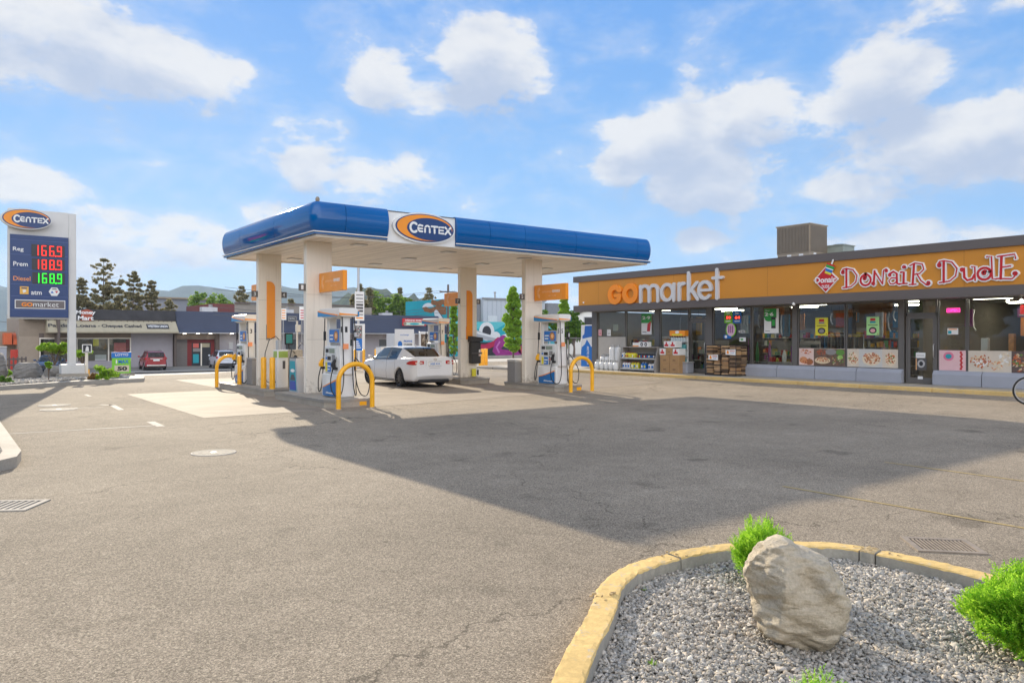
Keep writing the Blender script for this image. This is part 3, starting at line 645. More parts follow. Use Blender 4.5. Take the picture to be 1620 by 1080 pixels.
# ------------------------------------------------------------------ pumps
BRAND = mat("pump_blue", (.01, .15, .42), .3)
def make_pump():
    o = thing("fuel_pump", "x", "fuel pump", (0, 0, 0), 0, "fuel pumps on the islands")
    b = MB(); 
    b.box(-.25, .25, -.5, .5, 0, .62, WHITE, .03); b.build("lower_cabinet", o)
    # curved graphic panel on each long face
    for sx in (-1, 1):
        b = MB(); n = 8; vs = []
        for i in range(n + 1):
            u = i / n; bul = .055 * math.sin(math.pi * u) + .005
            for v in (.03, .58): vs.append((sx * (.25 + bul), .42 - .84 * u, v))
        b.add(vs, [(2 * i, 2 * i + 2, 2 * i + 3, 2 * i + 1) for i in range(n)], WHITE, True)
        def col(topf, e, m):
            vs = []
            for i in range(n + 1):
                u = i / n; bul = .055 * math.sin(math.pi * u) + .005 + e
                vs += [(sx * (.25 + bul), .42 - .84 * u, .035), (sx * (.25 + bul), .42 - .84 * u, topf(u))]
            b.add(vs, [(2 * i, 2 * i + 2, 2 * i + 3, 2 * i + 1) for i in range(n)], m, True)
        col(lambda u: .27 + .22 * (u ** 1.5 if sx < 0 else (1 - u) ** 1.5), .003, ORG); col(lambda u: .24 + .21 * (u ** 1.5 if sx < 0 else (1 - u) ** 1.5), .006, BRAND)
        if sx < 0: b.text("Advantage", FX(-.25, .42, .08), .34, 0, .45, .07, .068, WHITE_L, .02)
        b.build("graphic_panel", o)
    b = MB(); b.box(-.2, .2, -.40, .42, .62, 1.36, WHITE, .02)
    b.prismf([(-.0, 0), (.3, 0), (.22, .74), (.0, .74)], lambda u, v, d: (d, -.40 - u * .5, .62 + v), -.2, .2, WHITE); b.build("upper_cabinet", o)
    # faces with screen, keypad, card reader, grade buttons
    for sx in (-1, 1):
        fr = (lambda sx: (lambda u, v, d: (sx * (.2 + d), .40 - u if sx < 0 else -.40 + u, .62 + v)))(sx)
        b = MB(); Q = lambda a, c, e, f, d, m: b.prismf([(a, c), (e, c), (e, f), (a, f)], fr, .001, d, m)
        Q(.04, .03, .76, .71, .02, mat("panel_pale", (.66, .67, .66), .35)); 
        Q(.1, .56, .28, .66, .026, INK); Q(.33, .55, .66, .67, .028, mat("lcd_green", (.25, .30, .24), .2)); Q(.5, .36, .66, .5, .03, DGR)
        for i in range(3):
            for j in range(4): Q(.515 + i * .048, .375 + j * .03, .545 + i * .048, .393 + j * .03, .034, LGR)
        Q(.22, .36, .42, .46, .028, BLK); Q(.1, .06, .2, .3, .03, YELP); Q(.23, .05, .43, .3, .03, SKYB); Q(.24, .18, .42, .22, .032, WHITE_L); Q(.24, .1, .36, .13, .032, WHITE_L)
        for i in range(4): Q(.5, .06 + i * .07, .56, .11 + i * .07, .036, (BLK, DGR, RED, BLK)[i])
        for i in range(2): Q(.1, .38 + i * .08, .18, .44 + i * .08, .028, (SKYB, LGR)[i])
        b.build("control_face", o)
    for y in (-.44, .4):
        b = MB(); b.box(-.11, .11, y - .075, y + .075, 1.36 if y > 0 else .62, 2.12, WHITE, .015); b.build("post", o)
    b = MB(); b.box(-.12, .12, -.34, .3, 1.44, 1.82, LGR, .015)
    for sx in (-1, 1):
        fr = (lambda sx: (lambda u, v, d: (sx * (.12 + d), .28 - u if sx < 0 else -.32 + u, 1.46 + v)))(sx)
        b.prismf([(0, 0), (.6, 0), (.6, .33), (0, .33)], fr, .001, .008, SKYB); b.prismf(arc(.42, .16, .13, .14, 0, 360, 16)[:-1], fr, .008, .012, mat("food_brown", (.45, .2, .06), .5)); b.prismf(arc(.43, .17, .07, .08, 0, 360, 12)[:-1], fr, .012, .015, ORGP)
        b.prismf([(.04, .06), (.22, .06), (.22, .1), (.04, .1)], fr, .008, .011, WHITE_L); b.prismf([(.04, .16), (.24, .16), (.24, .2), (.04, .2)], fr, .008, .011, WHITE_L)
    b.build("media_screen", o)
    # header: wedge with swoosh
    b = MB(); vs = []; K = 10
    def under(u): return 2.30 - .20 * (1 - u) ** .6 - .02 if False else 2.12 + .10 * u
    for i in range(K + 1):
        u = i / K; y = .64 - 1.28 * u; zb = 2.14 - .06 * math.sin(math.pi * u) ; zt = 2.36
        wx = .30 - .05 * abs(2 * u - 1) ** 3
        for x, z in ((-wx, zb + .03), (-wx - .02, zt - .03), (-wx + .05, zt), (wx - .05, zt), (wx + .02, zt - .03), (wx, zb + .03), (wx - .06, zb), (-wx + .06, zb)): vs.append((x, y, z))
    fs = [(i * 8 + j, (i + 1) * 8 + j, (i + 1) * 8 + (j + 1) % 8, i * 8 + (j + 1) % 8) for i in range(K) for j in range(8)] + [tuple(range(8)), tuple(range(K * 8 + 7, K * 8 - 1, -1))]
    b.add(vs, fs, WHITE, False)
    for sx in (-1, 1):
        fr = (lambda sx: (lambda u, v, d: (sx * (.322 + d), .6 - u if sx < 0 else -.6 + u, 2.14 + v)))(sx)
        sw = [(0, .0), (0, .14)] + [(1.2 * q / 10, .14 - .13 * (q / 10) ** .8) for q in range(1, 11)] + [(1.2, -.005)]
        so = [(0, .14), (0, .165)] + [(1.2 * q / 10, .165 - .125 * (q / 10) ** .9) for q in range(1, 11)] + [(1.2, .01)] + [(1.2 * q / 10, .14 - .13 * (q / 10) ** .8) for q in range(9, 0, -1)]
        b.prismf(sw, fr, -.03, .004, mat("swoosh_blue", (.02, .25, .55), .35)); b.prismf(so, fr, -.03, .006, ORG)
    fr = FY(-.26, -.645, 2.17); b.prismf([(0, 0), (.52, 0), (.52, .02), (0, .05)], fr, -.01, .006, ORG)
    b.build("header", o)
    # nozzles and hoses
    def nozzle(x, y, z, sx, mgrip):
        n = MB(); n.prismf([(0, 0), (.12, .03), (.13, .11), (.07, .2), (.02, .24), (-.01, .2), (.02, .12)], lambda u, v, d: (x + sx * u * .9, y + d, z + v), -.035, .035, mgrip)
        n.tube([(x + sx * .03, y, z + .2), (x - sx * .02, y, z + .29), (x - sx * .04, y, z + .22)], .014, STEEL, 6); n.box(x - .05, x + .05, y - .055, y + .055, z - .05, z + .02, BLK, .01)
        return n
    def hose(pts, r=.014):
        # smooth the control points
        P_ = [Vector(p) for p in pts]; out = []
        for i in range(len(P_) - 1):
            p0, p1, p2, p3 = P_[max(i - 1, 0)], P_[i], P_[i + 1], P_[min(i + 2, len(P_) - 1)]
            for t in np.linspace(0, 1, 7)[:-1]:
                out.append(tuple(.5 * ((2 * p1) + (-p0 + p2) * t + (2 * p0 - 5 * p1 + 4 * p2 - p3) * t * t + (-p0 + 3 * p1 - 3 * p2 + p3) * t ** 3)))
        out.append(tuple(P_[-1])); m_ = MB(); m_.tube(out, r, BLK, 7); return m_
    for sx in (-1, 1):
        n1 = nozzle(sx * .24, .44, .78, sx, YEL).build("nozzle", o); n2 = nozzle(sx * .24, -.36, .78, sx, BLK).build("nozzle", o)
        hose([(sx * .3, .44, .78), (sx * .34, .5, .5), (sx * .32, .56, .2), (sx * .26, .6, .12), (sx * .2, .6, .35), (sx * .16, .56, 1.2), (sx * .16, .5, 2.1)]).build("hose", o)
        hose([(sx * .3, -.36, .8), (sx * .36, -.33, .5), (sx * .35, -.35, .22), (sx * .30, -.48, .06), (sx * .2, -.6, .1), (sx * .13, -.62, .5), (sx * .13, -.58, 1.4), (sx * .14, -.56, 2.12)]).build("hose", o)
    hose([(.2, -.56, 2.12), (.22, -.6, 1.3), (.2, -.63, .6), (.3, -.7, .12), (.5, -.72, .08), (.56, -.7, .5), (.3, -.62, .95), (.2, -.58, 1.05)]).build("hose", o)
    b = MB(); b.box(-.16, -.01, -.66, -.645, 1.28, 1.42, mat("tag_orange", (.85, .3, .12), .5)); b.build("tag", o)
    b = MB(); b.box(.17, .24, -.62, -.56, 1.5, 1.78, BLK, .01); b.box(.17, .24, -.625, -.62, 1.6, 1.72, LGR); b.build("squeegee_holder", o)
    b = MB(); b.box(-.17, -.12, .5, .58, 1.5, 1.75, BLK, .01); b.build("receipt_box", o)
    return o
p1 = make_pump()
pp = [((8.62, 18.8, .2), "1", "white and blue fuel pump numbered 1, nearest the camera behind its hoop guard"), ((8.62, 26.25, .2), "3", "fuel pump numbered 3 at the far left end of the canopy"),
      ((16.72, 19.4, .2), "5", "white and blue fuel pump numbered 5, at the right column towards the store"), ((16.55, 26.6, .2), "7", "fuel pump numbered 7 half hidden behind the white sedan")]
for i, (loc, nn, lab) in enumerate(pp):
    o = p1 if i == 0 else copy_tree(p1)
    o.location = loc; o['label'] = lab
for o_, (loc, nn, lab) in zip([o for o in COL.objects if o.name.startswith("fuel_pump")], pp):
    b = MB(); b.text(nn, FY(-.045, -.515, 1.72), 0, 0, .07, .15, .001, INK, .02); b.text(nn, FX(-.11, -.41, 1.72), 0, 0, .07, .15, .001, INK, .02); b.build("pump_number", o_)
# ------------------------------------------------------------------ things standing on the islands
o = thing("service_valet", "grey sloped service stand with a car-wash poster between the islands and the column", "service stand", (8.6, 21.15, .2), 0)
b = MB(); b.prismf([(-.36, 0), (.3, 0), (.3, .98), (-.2, .98)], lambda u, v, d: (-.0 + d, -u * .0 + u, v), -.3, .3, mat("valet_grey", (.42, .42, .43), .4)); b.build("cabinet", o)
b = MB(); fr = lambda u, v, d: (-.301 - d, .26 - u, .04 + v)
b.prismf([(0, 0), (.5, 0), (.38, .86), (0, .86)], fr, 0, .008, TEALP); b.prismf([(0.02, .02), (.49, .02), (.45, .28), (.02, .28)], fr, .008, .011, mat("deep_blue", (.01, .06, .4), .3))
b.prismf([(.06, .34), (.14, .46), (.3, .48), (.42, .36), (.4, .3), (.08, .3)], fr, .011, .014, mat("car_dark", (.05, .06, .08), .3)); b.prismf(arc(.24, .58, .16, .05, 0, 360, 14)[:-1], fr, .011, .014, WHITE_L)
b.build("poster", o)
b = MB(); b.box(-.31, .31, -.2, .3, .98, 1.0, DGR); b.build("lid", o)
o = thing("waste_bin", "grey square waste bin between pump 3 and the striped column", "waste bin", (8.62, 25.25, .2))
b = MB(); b.box(-.24, .24, -.26, .26, 0, .84, mat("bin_grey", (.24, .23, .22), .5), .015); b.build("body", o); b = MB(); b.box(-.25, .25, -.27, .27, .84, .9, mat("bin_lid", (.3, .29, .28), .4), .02); b.build("lid", o)
o = thing("fluid_dispenser", "short white dispenser with green label and looped hose behind the two yellow bollards", "dispenser", (8.72, 23.2, .2))
b = MB(); b.box(-.2, .2, -.2, .2, 0, 1.2, WHITE, .02); b.build("cabinet", o)
b = MB(); b.box(-.17, .17, -.206, -.2, .95, 1.15, mat("label_green", (.35, .48, .1), .5)); b.box(-.04, .04, -.207, -.2, .6, .85, DGR); b.box(-.206, -.2, -.15, .15, .95, 1.15, mat("label_green", (.35, .48, .1), .5)); b.build("label_panel", o)
b = MB(); b.box(-.16, -.06, -.14, .1, 1.2, 1.5, LGR, .02); b.build("hose_reel", o)
b = MB(); b.tube([(-.11, -.1, 1.5), (-.2, -.05, 1.62), (-.36, .1, 1.5), (-.45, .2, 1.1), (-.47, .22, .6), (-.42, .16, .2), (-.28, 0, .12), (-.2, -.05, .2)], .013, BLK, 7); b.build("hose", o)
b = MB(); b.box(.1, .36, -.05, 0.0, 1.35, 1.72, BLK, .01); b.box(.13, .33, -.056, -.05, 1.4, 1.68, mat("screen_green", (.02, .22, .20), .2)); b.build("screen", o)
b = MB(); b.cyl(.23, -.02, 1.2, 1.36, .02, BLK, 8); b.build("screen_arm", o)
o = thing("air_cabinet", "beige cabinet with coiled black hose between the white dispenser and the grey service stand", "cabinet", (8.95, 22.65, .2), 0)
TAN = mat("tan_stone", (.50, .42, .31), .7, var=.2, scale=14, bump=.4)
b = MB(); b.box(-.16, .16, -.22, .22, 0, 1.2, TAN, .02); b.build("body", o)
b = MB(); b.box(-.16, .16, -.226, -.22, .3, .9, mat("panel_beige", (.6, .52, .4), .6)); b.build("door", o)
b = MB(); b.tube([(-.1, -.24, 1.1), (-.22, -.26, 1.2), (-.3, -.3, .9), (-.32, -.3, .4), (-.3, -.3, .05)], .014, BLK, 7); b.tube([(0, -.24, 1.25), (.1, -.26, 1.42), (.22, -.27, 1.3), (.24, -.27, .9)], .014, BLK, 7); b.ell((-.1, -.27, .95), (.07, .05, .09), BLK, 10, 6); b.build("hose", o)
b = MB(); b.cyl(.1, .1, 1.2, 2.1, .03, CREAM, 10); b.box(.06, .2, .04, .16, 1.75, 1.98, CREAM, .01); b.build("mast", o)
o = thing("waste_bin", "black lidded waste bin hung on the front of the orange-striped column by the sedan", "waste bin", (16.93, 24.33, .75))
b = MB(); b.box(-.22, .22, -.14, .1, 0, .86, mat("bin_black", (.035, .033, .032), .5), .03); b.build("body", o)
b = MB(); b.prismf([(-.26, .86), (.26, .86), (.26, 1.02), (-.26, 1.08)], lambda u, v, d: (u, d, v), -.2, .1, mat("bin_black", (.035, .033, .032), .5)); b.box(-.24, .24, -.19, -.14, .38, .44, DGR, .01); b.build("lid", o)
b = MB(); b.box(.1, .2, -.148, -.14, .3, .55, PAPER); b.stroke([(.12, .33), (.18, .52)], .02, lambda u, v, d: (u, -.148 - d, v), 0, .002, RED); b.build("notice", o)
b = MB(); b.box(-.13, .05, -.03, .02, -.5, -.2, YELP); b.box(.06, .2, -.03, .02, -.5, -.2, PAPER); b.box(.09, .17, -.034, -.03, -.45, -.25, INK); b.build("stickers", o)
o = thing("waste_bin", "slim grey waste bin tucked at the left of the column beside pump 5", "waste bin", (16.22, 20.9, .2))
b = MB(); b.box(-.1, .3, -.2, .25, 0, .72, mat("bin_grey", (.24, .23, .22), .5), .015); b.build("body", o); b = MB(); b.box(-.11, .31, -.21, .26, .72, .8, mat("lid_pale", (.45, .43, .4), .4), .02); b.build("lid", o)
# ------------------------------------------------------------------ glass
def glass_mat(name, tint, refl=1.0):
    m = bpy.data.materials.new(name); m.use_nodes = True; nt = m.node_tree; nt.nodes.clear()
    o = N(nt, 'ShaderNodeOutputMaterial'); mx = N(nt, 'ShaderNodeMixShader'); tr = N(nt, 'ShaderNodeBsdfTransparent'); gl = N(nt, 'ShaderNodeBsdfGlossy'); fr = N(nt, 'ShaderNodeFresnel')
    tr.inputs[0].default_value = (*tint, 1); gl.inputs['Roughness'].default_value = .015; fr.inputs[0].default_value = 1.5
    geo = N(nt, 'ShaderNodeTexCoord'); no = N(nt, 'ShaderNodeTexNoise'); no.inputs['Scale'].default_value = 1.1; nt.links.new(geo.outputs['Object'], no.inputs['Vector'])
    bp = N(nt, 'ShaderNodeBump'); bp.inputs['Strength'].default_value = .25; bp.inputs['Distance'].default_value = .01; nt.links.new(no.outputs[0], bp.inputs['Height']); nt.links.new(bp.outputs[0], gl.inputs['Normal'])
    k = MATH(nt, 'ADD', MATH(nt, 'MULTIPLY', fr.outputs[0], 1.15 * refl), .015 * refl * refl, clamp=True)
    nt.links.new(k, mx.inputs[0]); nt.links.new(tr.outputs[0], mx.inputs[1]); nt.links.new(gl.outputs[0], mx.inputs[2]); nt.links.new(mx.outputs[0], o.inputs[0])
    return m
GLASS = glass_mat("shop_glass", (.80, .86, .84)); CGLASS = glass_mat("car_glass", (.30, .33, .34), 1.0)
# ------------------------------------------------------------------ store
FRM = mat("storefront_frame", (.15, .14, .13), .4, metal=.2, var=.06)
TRIMM = mat("fascia_trim_metal", (.125, .105, .095), .5, var=.05, scale=.7)
FASC = mat("fascia_orange", (.60, .245, .022), .5, var=.06, scale=.5)
KICK = mat("kick_panel", (.36, .37, .41), .6, var=.05)
store = thing("convenience_store", "long low convenience store with orange fascia, grey trim and a row of shop windows", "store", (29, 12, 0))
XS, XW = 26.9, 28.0
YE_, YN = 29.4, -7.
def SB(name, *a, **k):
    b = MB(); b.box(*a); o = b.build(name, store, True)
    return o
b = MB(); b.box(XS, XS + .3, YN, 29.1, 3.44, 4.66, FASC)
for k_ in range(14): b.box(XS - .002, XS, 27.6 - k_ * 2.45, 27.612 - k_ * 2.45, 3.44, 4.66, mat("fascia_joint", (.36, .14, .015), .6))
b.build("fascia_panel", store, True)
SB("upper_trim", XS - .07, XS + .3, YN, YE_ + .05, 4.662, 4.97, TRIMM); SB("lower_trim", XS - .05, XS + .3, YN, YE_ + .05, 3.11, 3.438, TRIMM)
SB("roof", XS + .302, 40, YN, 29.2, 4.55, 4.72, DGR); 
b = MB(); b.box(XS + .3, 40, 29.1, 29.25, 3.2, 4.55, FASC); b.build("end_wall", store, True)
SB("soffit", XS + .302, 28.6, YN, 29.2, 3.13, 3.19, mat("soffit_grey", (.3, .28, .26), .6))
# eaves lights seen under the trim
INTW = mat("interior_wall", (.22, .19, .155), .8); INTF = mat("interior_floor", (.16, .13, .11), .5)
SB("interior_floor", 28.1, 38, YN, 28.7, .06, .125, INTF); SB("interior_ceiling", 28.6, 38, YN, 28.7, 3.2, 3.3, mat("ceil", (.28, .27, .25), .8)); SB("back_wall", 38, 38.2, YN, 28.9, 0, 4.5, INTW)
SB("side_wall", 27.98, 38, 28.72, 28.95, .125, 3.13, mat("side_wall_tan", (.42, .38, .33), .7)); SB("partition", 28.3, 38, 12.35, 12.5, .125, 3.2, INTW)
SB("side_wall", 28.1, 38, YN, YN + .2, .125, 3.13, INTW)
LITE = mat("light_strip", (1, .93, .75), .4, emit=12)
for (x, y) in ((29.6, 26), (30.2, 22.4), (29.4, 17.4), (31.5, 19), (29.7, 13.2), (29.5, 10.6), (31.4, 9.2), (29.4, 7), (33, 24), (33, 15), (34, 11)):
    SB("ceiling_light", x, x + .25, y - .6, y + .6, 3.14, 3.198, LITE)
for y in (9.9, 9.5, 9.2):
    b = MB(); b.ell((29.0, y, 3.02), (.05, .05, .06), LITE, 10, 6); b.build("pendant_lamp", store, True)
pY = lambda px: PX(px, HY, XW)[0]
def post(pa, pb, proud=.06, z1=3.13): return SB("column", XW - proud, XW + .12, pY(pa), pY(pb), .125, z1, FRM)
post(938, 946, .08); post(1037, 1044.5); post(1119, 1128, .08); post(1255.5, 1262.5, .08); post(1423.5, 1431.5, .08)
WIN = []
def window(pa, pb, z0, z1=3.08, z2=3.12):
    ya, yb = pY(pa), pY(pb); t = .045
    b = MB(); b.box(XW - .03, XW + .05, yb, ya, z0, z0 + t, FRM); b.box(XW - .03, XW + .05, yb, ya, z2 - t, z2, FRM)
    b.box(XW - .03, XW + .05, ya - t, ya, z0 + t, z2 - t, FRM); b.box(XW - .03, XW + .05, yb, yb + t, z0 + t, z2 - t, FRM)
    w_ = b.build("window", store, True)
    g_ = MB(); g_.quad((XW + .01, ya - t, z0 + t), (XW + .01, yb + t, z0 + t), (XW + .01, yb + t, z2 - t), (XW + .01, ya - t, z2 - t), GLASS); g_.build("pane", w_, True)
    return ya, yb
window(946.5, 990, 1.80); SB("stall_panel", XW - .02, XW + .1, pY(990), pY(946.5), .125, 1.797, mat("stall_tan", (.50, .46, .40), .7))
window(991, 1037, .30); window(1045, 1090, .62); window(1128.5, 1189, .62); window(1190, 1255, .62); window(1263, 1338, .62); window(1339, 1423, .62); window(1484.5, 1530, .62); window(1531, 1640, .62)
yq = pY(1640)
for k in range(4):
    SB("column", XW - .06, XW + .12, yq - .25, yq, .125, 3.13, FRM)
    y2 = yq - 3.2; b = MB(); b.box(XW - .03, XW + .05, y2, yq - .25, .62, .67, FRM); b.box(XW - .03, XW + .05, y2, yq - .25, 3.07, 3.12, FRM); w_ = b.build("window", store, True)
    b = MB(); b.quad((XW + .01, yq - .25, .67), (XW + .01, y2, .67), (XW + .01, y2, 3.07), (XW + .01, yq - .25, 3.07), GLASS); b.build("pane", w_, True); yq = y2
def kick(ya, yb):
    n = max(1, round((ya - yb) / 1.55)); st = (ya - yb) / n
    b = MB()
    for i in range(n):
        a_, c_ = ya - i * st - .012, ya - (i + 1) * st + .012
        pts = [(0, 0), (.27, 0), (.27, .37), (.17, .50), (0, .50)]
        b.prismf([(p[0], p[1]) for p in pts], lambda u, v, d: (XW - .005 - u, d, .125 + v), c_, a_, KICK)
    b.build("kick_wall", store, True)
kick(pY(1128.5) - .0, pY(1432)); kick(pY(1480), -7); kick(pY(1044), pY(1089)); 
SB("stall_base", XW - .01, XW + .1, pY(1037), pY(991), .125, .298, FRM)
def door(pa, pb, lab):
    ya, yb = pY(pa), pY(pb); f = .09
    b = MB()
    b.box(XW - .03, XW + .05, yb, ya, 2.56, 2.66, FRM); b.box(XW - .03, XW + .05, ya - .05, ya, .125, 3.12, FRM); b.box(XW - .03, XW + .05, yb, yb + .05, .125, 3.12, FRM); b.build("door_frame", store, True)
    d = MB(); ya2, yb2 = ya - .055, yb + .055
    d.box(XW - .02, XW + .03, ya2 - f, ya2, .14, 2.55, FRM); d.box(XW - .02, XW + .03, yb2, yb2 + f, .14, 2.55, FRM); d.box(XW - .02, XW + .03, yb2 + f, ya2 - f, 2.44, 2.55, FRM); d.box(XW - .02, XW + .03, yb2 + f, ya2 - f, .14, .34, FRM)
    do = d.build("door", store, True); do['label'] = lab
    g_ = MB(); g_.quad((XW, ya2 - f, .34), (XW, yb2 + f, .34), (XW, yb2 + f, 2.44), (XW, ya2 - f, 2.44), GLASS); g_.build("pane", do, True)
    h = MB(); h.tube([(XW - .03, yb2 + f / 2, 1.55), (XW - .09, yb2 + f / 2, 1.5), (XW - .09, yb2 + f / 2, 1.1), (XW - .03, yb2 + f / 2, 1.05)], .015, STEEL, 8); h.build("handle", do, True)
    t = MB(); t.quad((XW + .01, ya - .05, 2.66), (XW + .01, yb + .05, 2.66), (XW + .01, yb + .05, 3.1), (XW + .01, ya - .05, 3.1), GLASS); t.build("transom", store, True)
    return ya, yb
door(1091, 1119, "glass door with a dark metal frame left of the firewood rack"); door(1434, 1483, "glass door with a dark metal frame between the food-picture windows")
# --- GOmarket lettering
fr = FX(XS, 26.85, 3.40)
DK = mat("letter_grey", (.62, .61, .60), .4, var=.03)
GOO = mat("go_orange", (.92, .27, .005), .35, var=.02)
b = MB(); th = .27; d0, d1 = .0, .12
b.stroke([(.84, .72)] + arc(.50, .50, .35, .36, 45, 320, 16) + [(.82, .42)], th, fr, d0, d1, GOO); b.stroke([(.52, .44), (.84, .44)], .17, fr, d0, d1 + .002, GOO)
b.stroke(arc(1.53, .50, .38, .36, 0, 360, 24)[:-1], th, fr, d0, d1, GOO, closed=True)
b.build("sign_lettering", store, True)['label'] = "bold orange letters GO on the fascia"
b = MB(); fr = FX(XS, 24.75, 3.42); t = .155; xh = .84
def S(p, e=0, tt=t): b.stroke(p, tt, fr, 0, .12 + e, DK)
# m
S([(.1, .05), (.1, xh - .05)]); S([(.1, .5)] + arc(.37, .52, .27, .28, 170, 0, 10) + [(.64, .05)], .001); S([(.64, .5)] + arc(.91, .52, .27, .28, 170, 0, 10) + [(1.18, .05)], .002)
# a
S(arc(1.72, .43, .33, .37, 0, 360, 24)[:-1], .001) if False else b.stroke(arc(1.74, .43, .34, .36, 0, 360, 24)[:-1], t, fr, 0, .121, DK, closed=True)
S([(2.14, .05), (2.14, xh - .05)], .002)
# r
S([(2.44, .05), (2.44, xh - .05)]); S([(2.44, .45)] + arc(2.68, .55, .23, .24, 170, 75, 6), .001)
# k
S([(2.98, .05), (2.98, 1.24)]); S([(3.44, .78), (3.05, .40)], .001); S([(3.14, .5), (3.5, .05)], .002)
# e
S([(3.56, .43), (4.16, .43)], .001, .12); S(arc(3.88, .43, .33, .36, 2, 315, 20), 0)
# t
S([(4.52, .05), (4.52, 1.28)]); S([(4.30, .93), (4.80, .93)], .001, .13)
b.build("sign_lettering", store, True)['label'] = "thin pale letters market on the fascia"
# --- Donair Dude
fr = FX(XS, 15.75, 3.5)
b = MB(); cx, cy = .5, .47
b.prismf([(cx, cy - .5), (cx + .5, cy), (cx, cy + .5), (cx - .5, cy)], fr, 0, .08, WHITE_L); b.prismf([(cx, cy - .455), (cx + .455, cy), (cx, cy + .455), (cx - .455, cy)], fr, .08, .09, RED)
for q, (m_, a_, c_) in enumerate(((YELP, 0, .07), (SKYB, .07, .16), (WHITE_L, .16, .19), (GRN, .19, .28), (RED, .28, .33))):
    rot = R(-22); w_ = .13 + q * .012
    pt = [(-w_, .22 + a_ * 1.2), (w_, .22 + a_ * 1.2), (w_, .22 + c_ * 1.2), (-w_, .22 + c_ * 1.2)]
    b.prismf([(cx + x * math.cos(rot) - y * math.sin(rot), cy + x * math.sin(rot) + y * math.cos(rot)) for x, y in pt], fr, .09, .10 + q * .001, m_)
b.stroke([(cx + .24, cy + .55), (cx + .30, cy + .72)], .05, fr, .07, .1, WHITE_L)
b.text("Donair", fr, cx - .42, cy - .12, .84, .23, .091, WHITE_L, .025); b.text("DUDE", fr, cx - .15, cy - .33, .30, .13, .091, WHITE_L, .02)
b.build("emblem_sign", store, True)['label'] = "red diamond emblem reading Donair DUDE"
fr = FX(XS, 14.6, 3.57)
def curl(x, y, r, a0, turns=1.2, s=1):
    n = 12; return [(x + r * (1 - .75 * i / n) * math.cos(R(a0 + s * 360 * turns * i / n)), y + r * (1 - .75 * i / n) * math.sin(R(a0 + s * 360 * turns * i / n))) for i in range(n + 1)]
LET = {  # strokes in a box about .55 x .7, curly serif lettering
 'D': [[(.14, .04), (.14, .66)], [(.0, .56), (.02, .66), (.14, .68), (.36, .62), (.5, .42), (.46, .2), (.3, .06), (.02, .03)], curl(.03, .55, .07, 90, 1)],
 'o': [arc(.22, .22, .19, .2, 90, 450, 16), curl(.2, .28, .09, 60, 1)],
 'N': [[(.06, .05), (.1, .6)], [(.08, .62), (.42, .06)], [(.42, .06), (.46, .62), (.56, .66)], curl(.03, .1, .07, 0, 1), curl(.56, .58, .06, 90, 1, -1)],
 'a': [[(.1, .42), (.24, .5), (.36, .42), (.37, .06), (.46, .03)], [(.36, .26), (.18, .28), (.08, .17), (.14, .06), (.26, .05), (.36, .14)], curl(.12, .38, .06, 90, 1)],
 'i': [[(.12, .05), (.13, .42), (.04, .42)], curl(.13, .58, .06, 0, 1), [(.02, .03), (.24, .03)]],
 'R': [[(.1, .04), (.14, .66)], [(.02, .62), (.16, .69), (.38, .64), (.42, .48), (.3, .36), (.14, .34)], [(.22, .36), (.34, .14), (.5, .0)], curl(.54, .06, .07, 250, 1, 1), [(.0, .04), (.2, .04)]],
 'u': [[(.02, .42), (.1, .44), (.11, .14), (.2, .04), (.34, .08), (.4, .2)], [(.32, .46), (.41, .46), (.42, .02)], curl(.05, .38, .06, 90, 1)],
 'd': [arc(.2, .2, .17, .17, 20, 380, 14), [(.26, .68), (.38, .68), (.40, .04), (.5, .03)], curl(.2, .22, .08, 60, 1)],
 'E': [[(.12, .04), (.14, .66)], [(.04, .67), (.46, .70), (.48, .58)], [(.13, .36), (.36, .38)], [(.02, .05), (.4, .02), (.5, .14)], curl(.46, .16, .06, 0, 1)],
}
b = MB(); x = 0.0
lay = [('D', 0, 1.12), ('o', .66, 1), ('N', 1.12, .9), ('a', 1.64, .98), ('i', 2.10, 1.05), ('R', 2.42, 1.15), ('D', 3.38, 1.15), ('u', 4.06, 1.05), ('d', 4.54, 1.15), ('E', 5.1, 1.15)]
for q, (c, x, s_) in enumerate(lay):
    base = (0.02, .08, .06, .05, .06, .0, .02, .04, .04, .03)[q]
    for j, st in enumerate(LET[c]):
        pts = [(x * 1.0 + p[0] * s_, base + p[1] * s_ * .98) for p in st]
        th_ = (.075 if j == 0 else .045)
        b.stroke(pts, th_ + .085, fr, 0, .06 + j * .0008 + q % 2 * .004, DK if False else WHITE_L)
    for j, st in enumerate(LET[c]):
        pts = [(x * 1.0 + p[0] * s_, base + p[1] * s_ * .98) for p in st]
        th_ = (.075 if j == 0 else .045)
        b.stroke(pts, th_, fr, .064, .072 + j * .0008, RED)
b.build("sign_lettering", store, True)['label'] = "curly red letters with white edges reading Donair Dude"
# eaves lamp
b = MB(); b.lathe(XS - .02, pY(1259) * .965, [(.03, 3.16), (.07, 3.11), (.06, 3.06), (.02, 3.03)], LAMP, 12); b.build("eaves_lamp", store, True)
b = MB(); b.cyl(XS - .02, 28.7, 3.55, 3.62, .04, WHITE_L, 8); b.build("fascia_sensor", store, True)
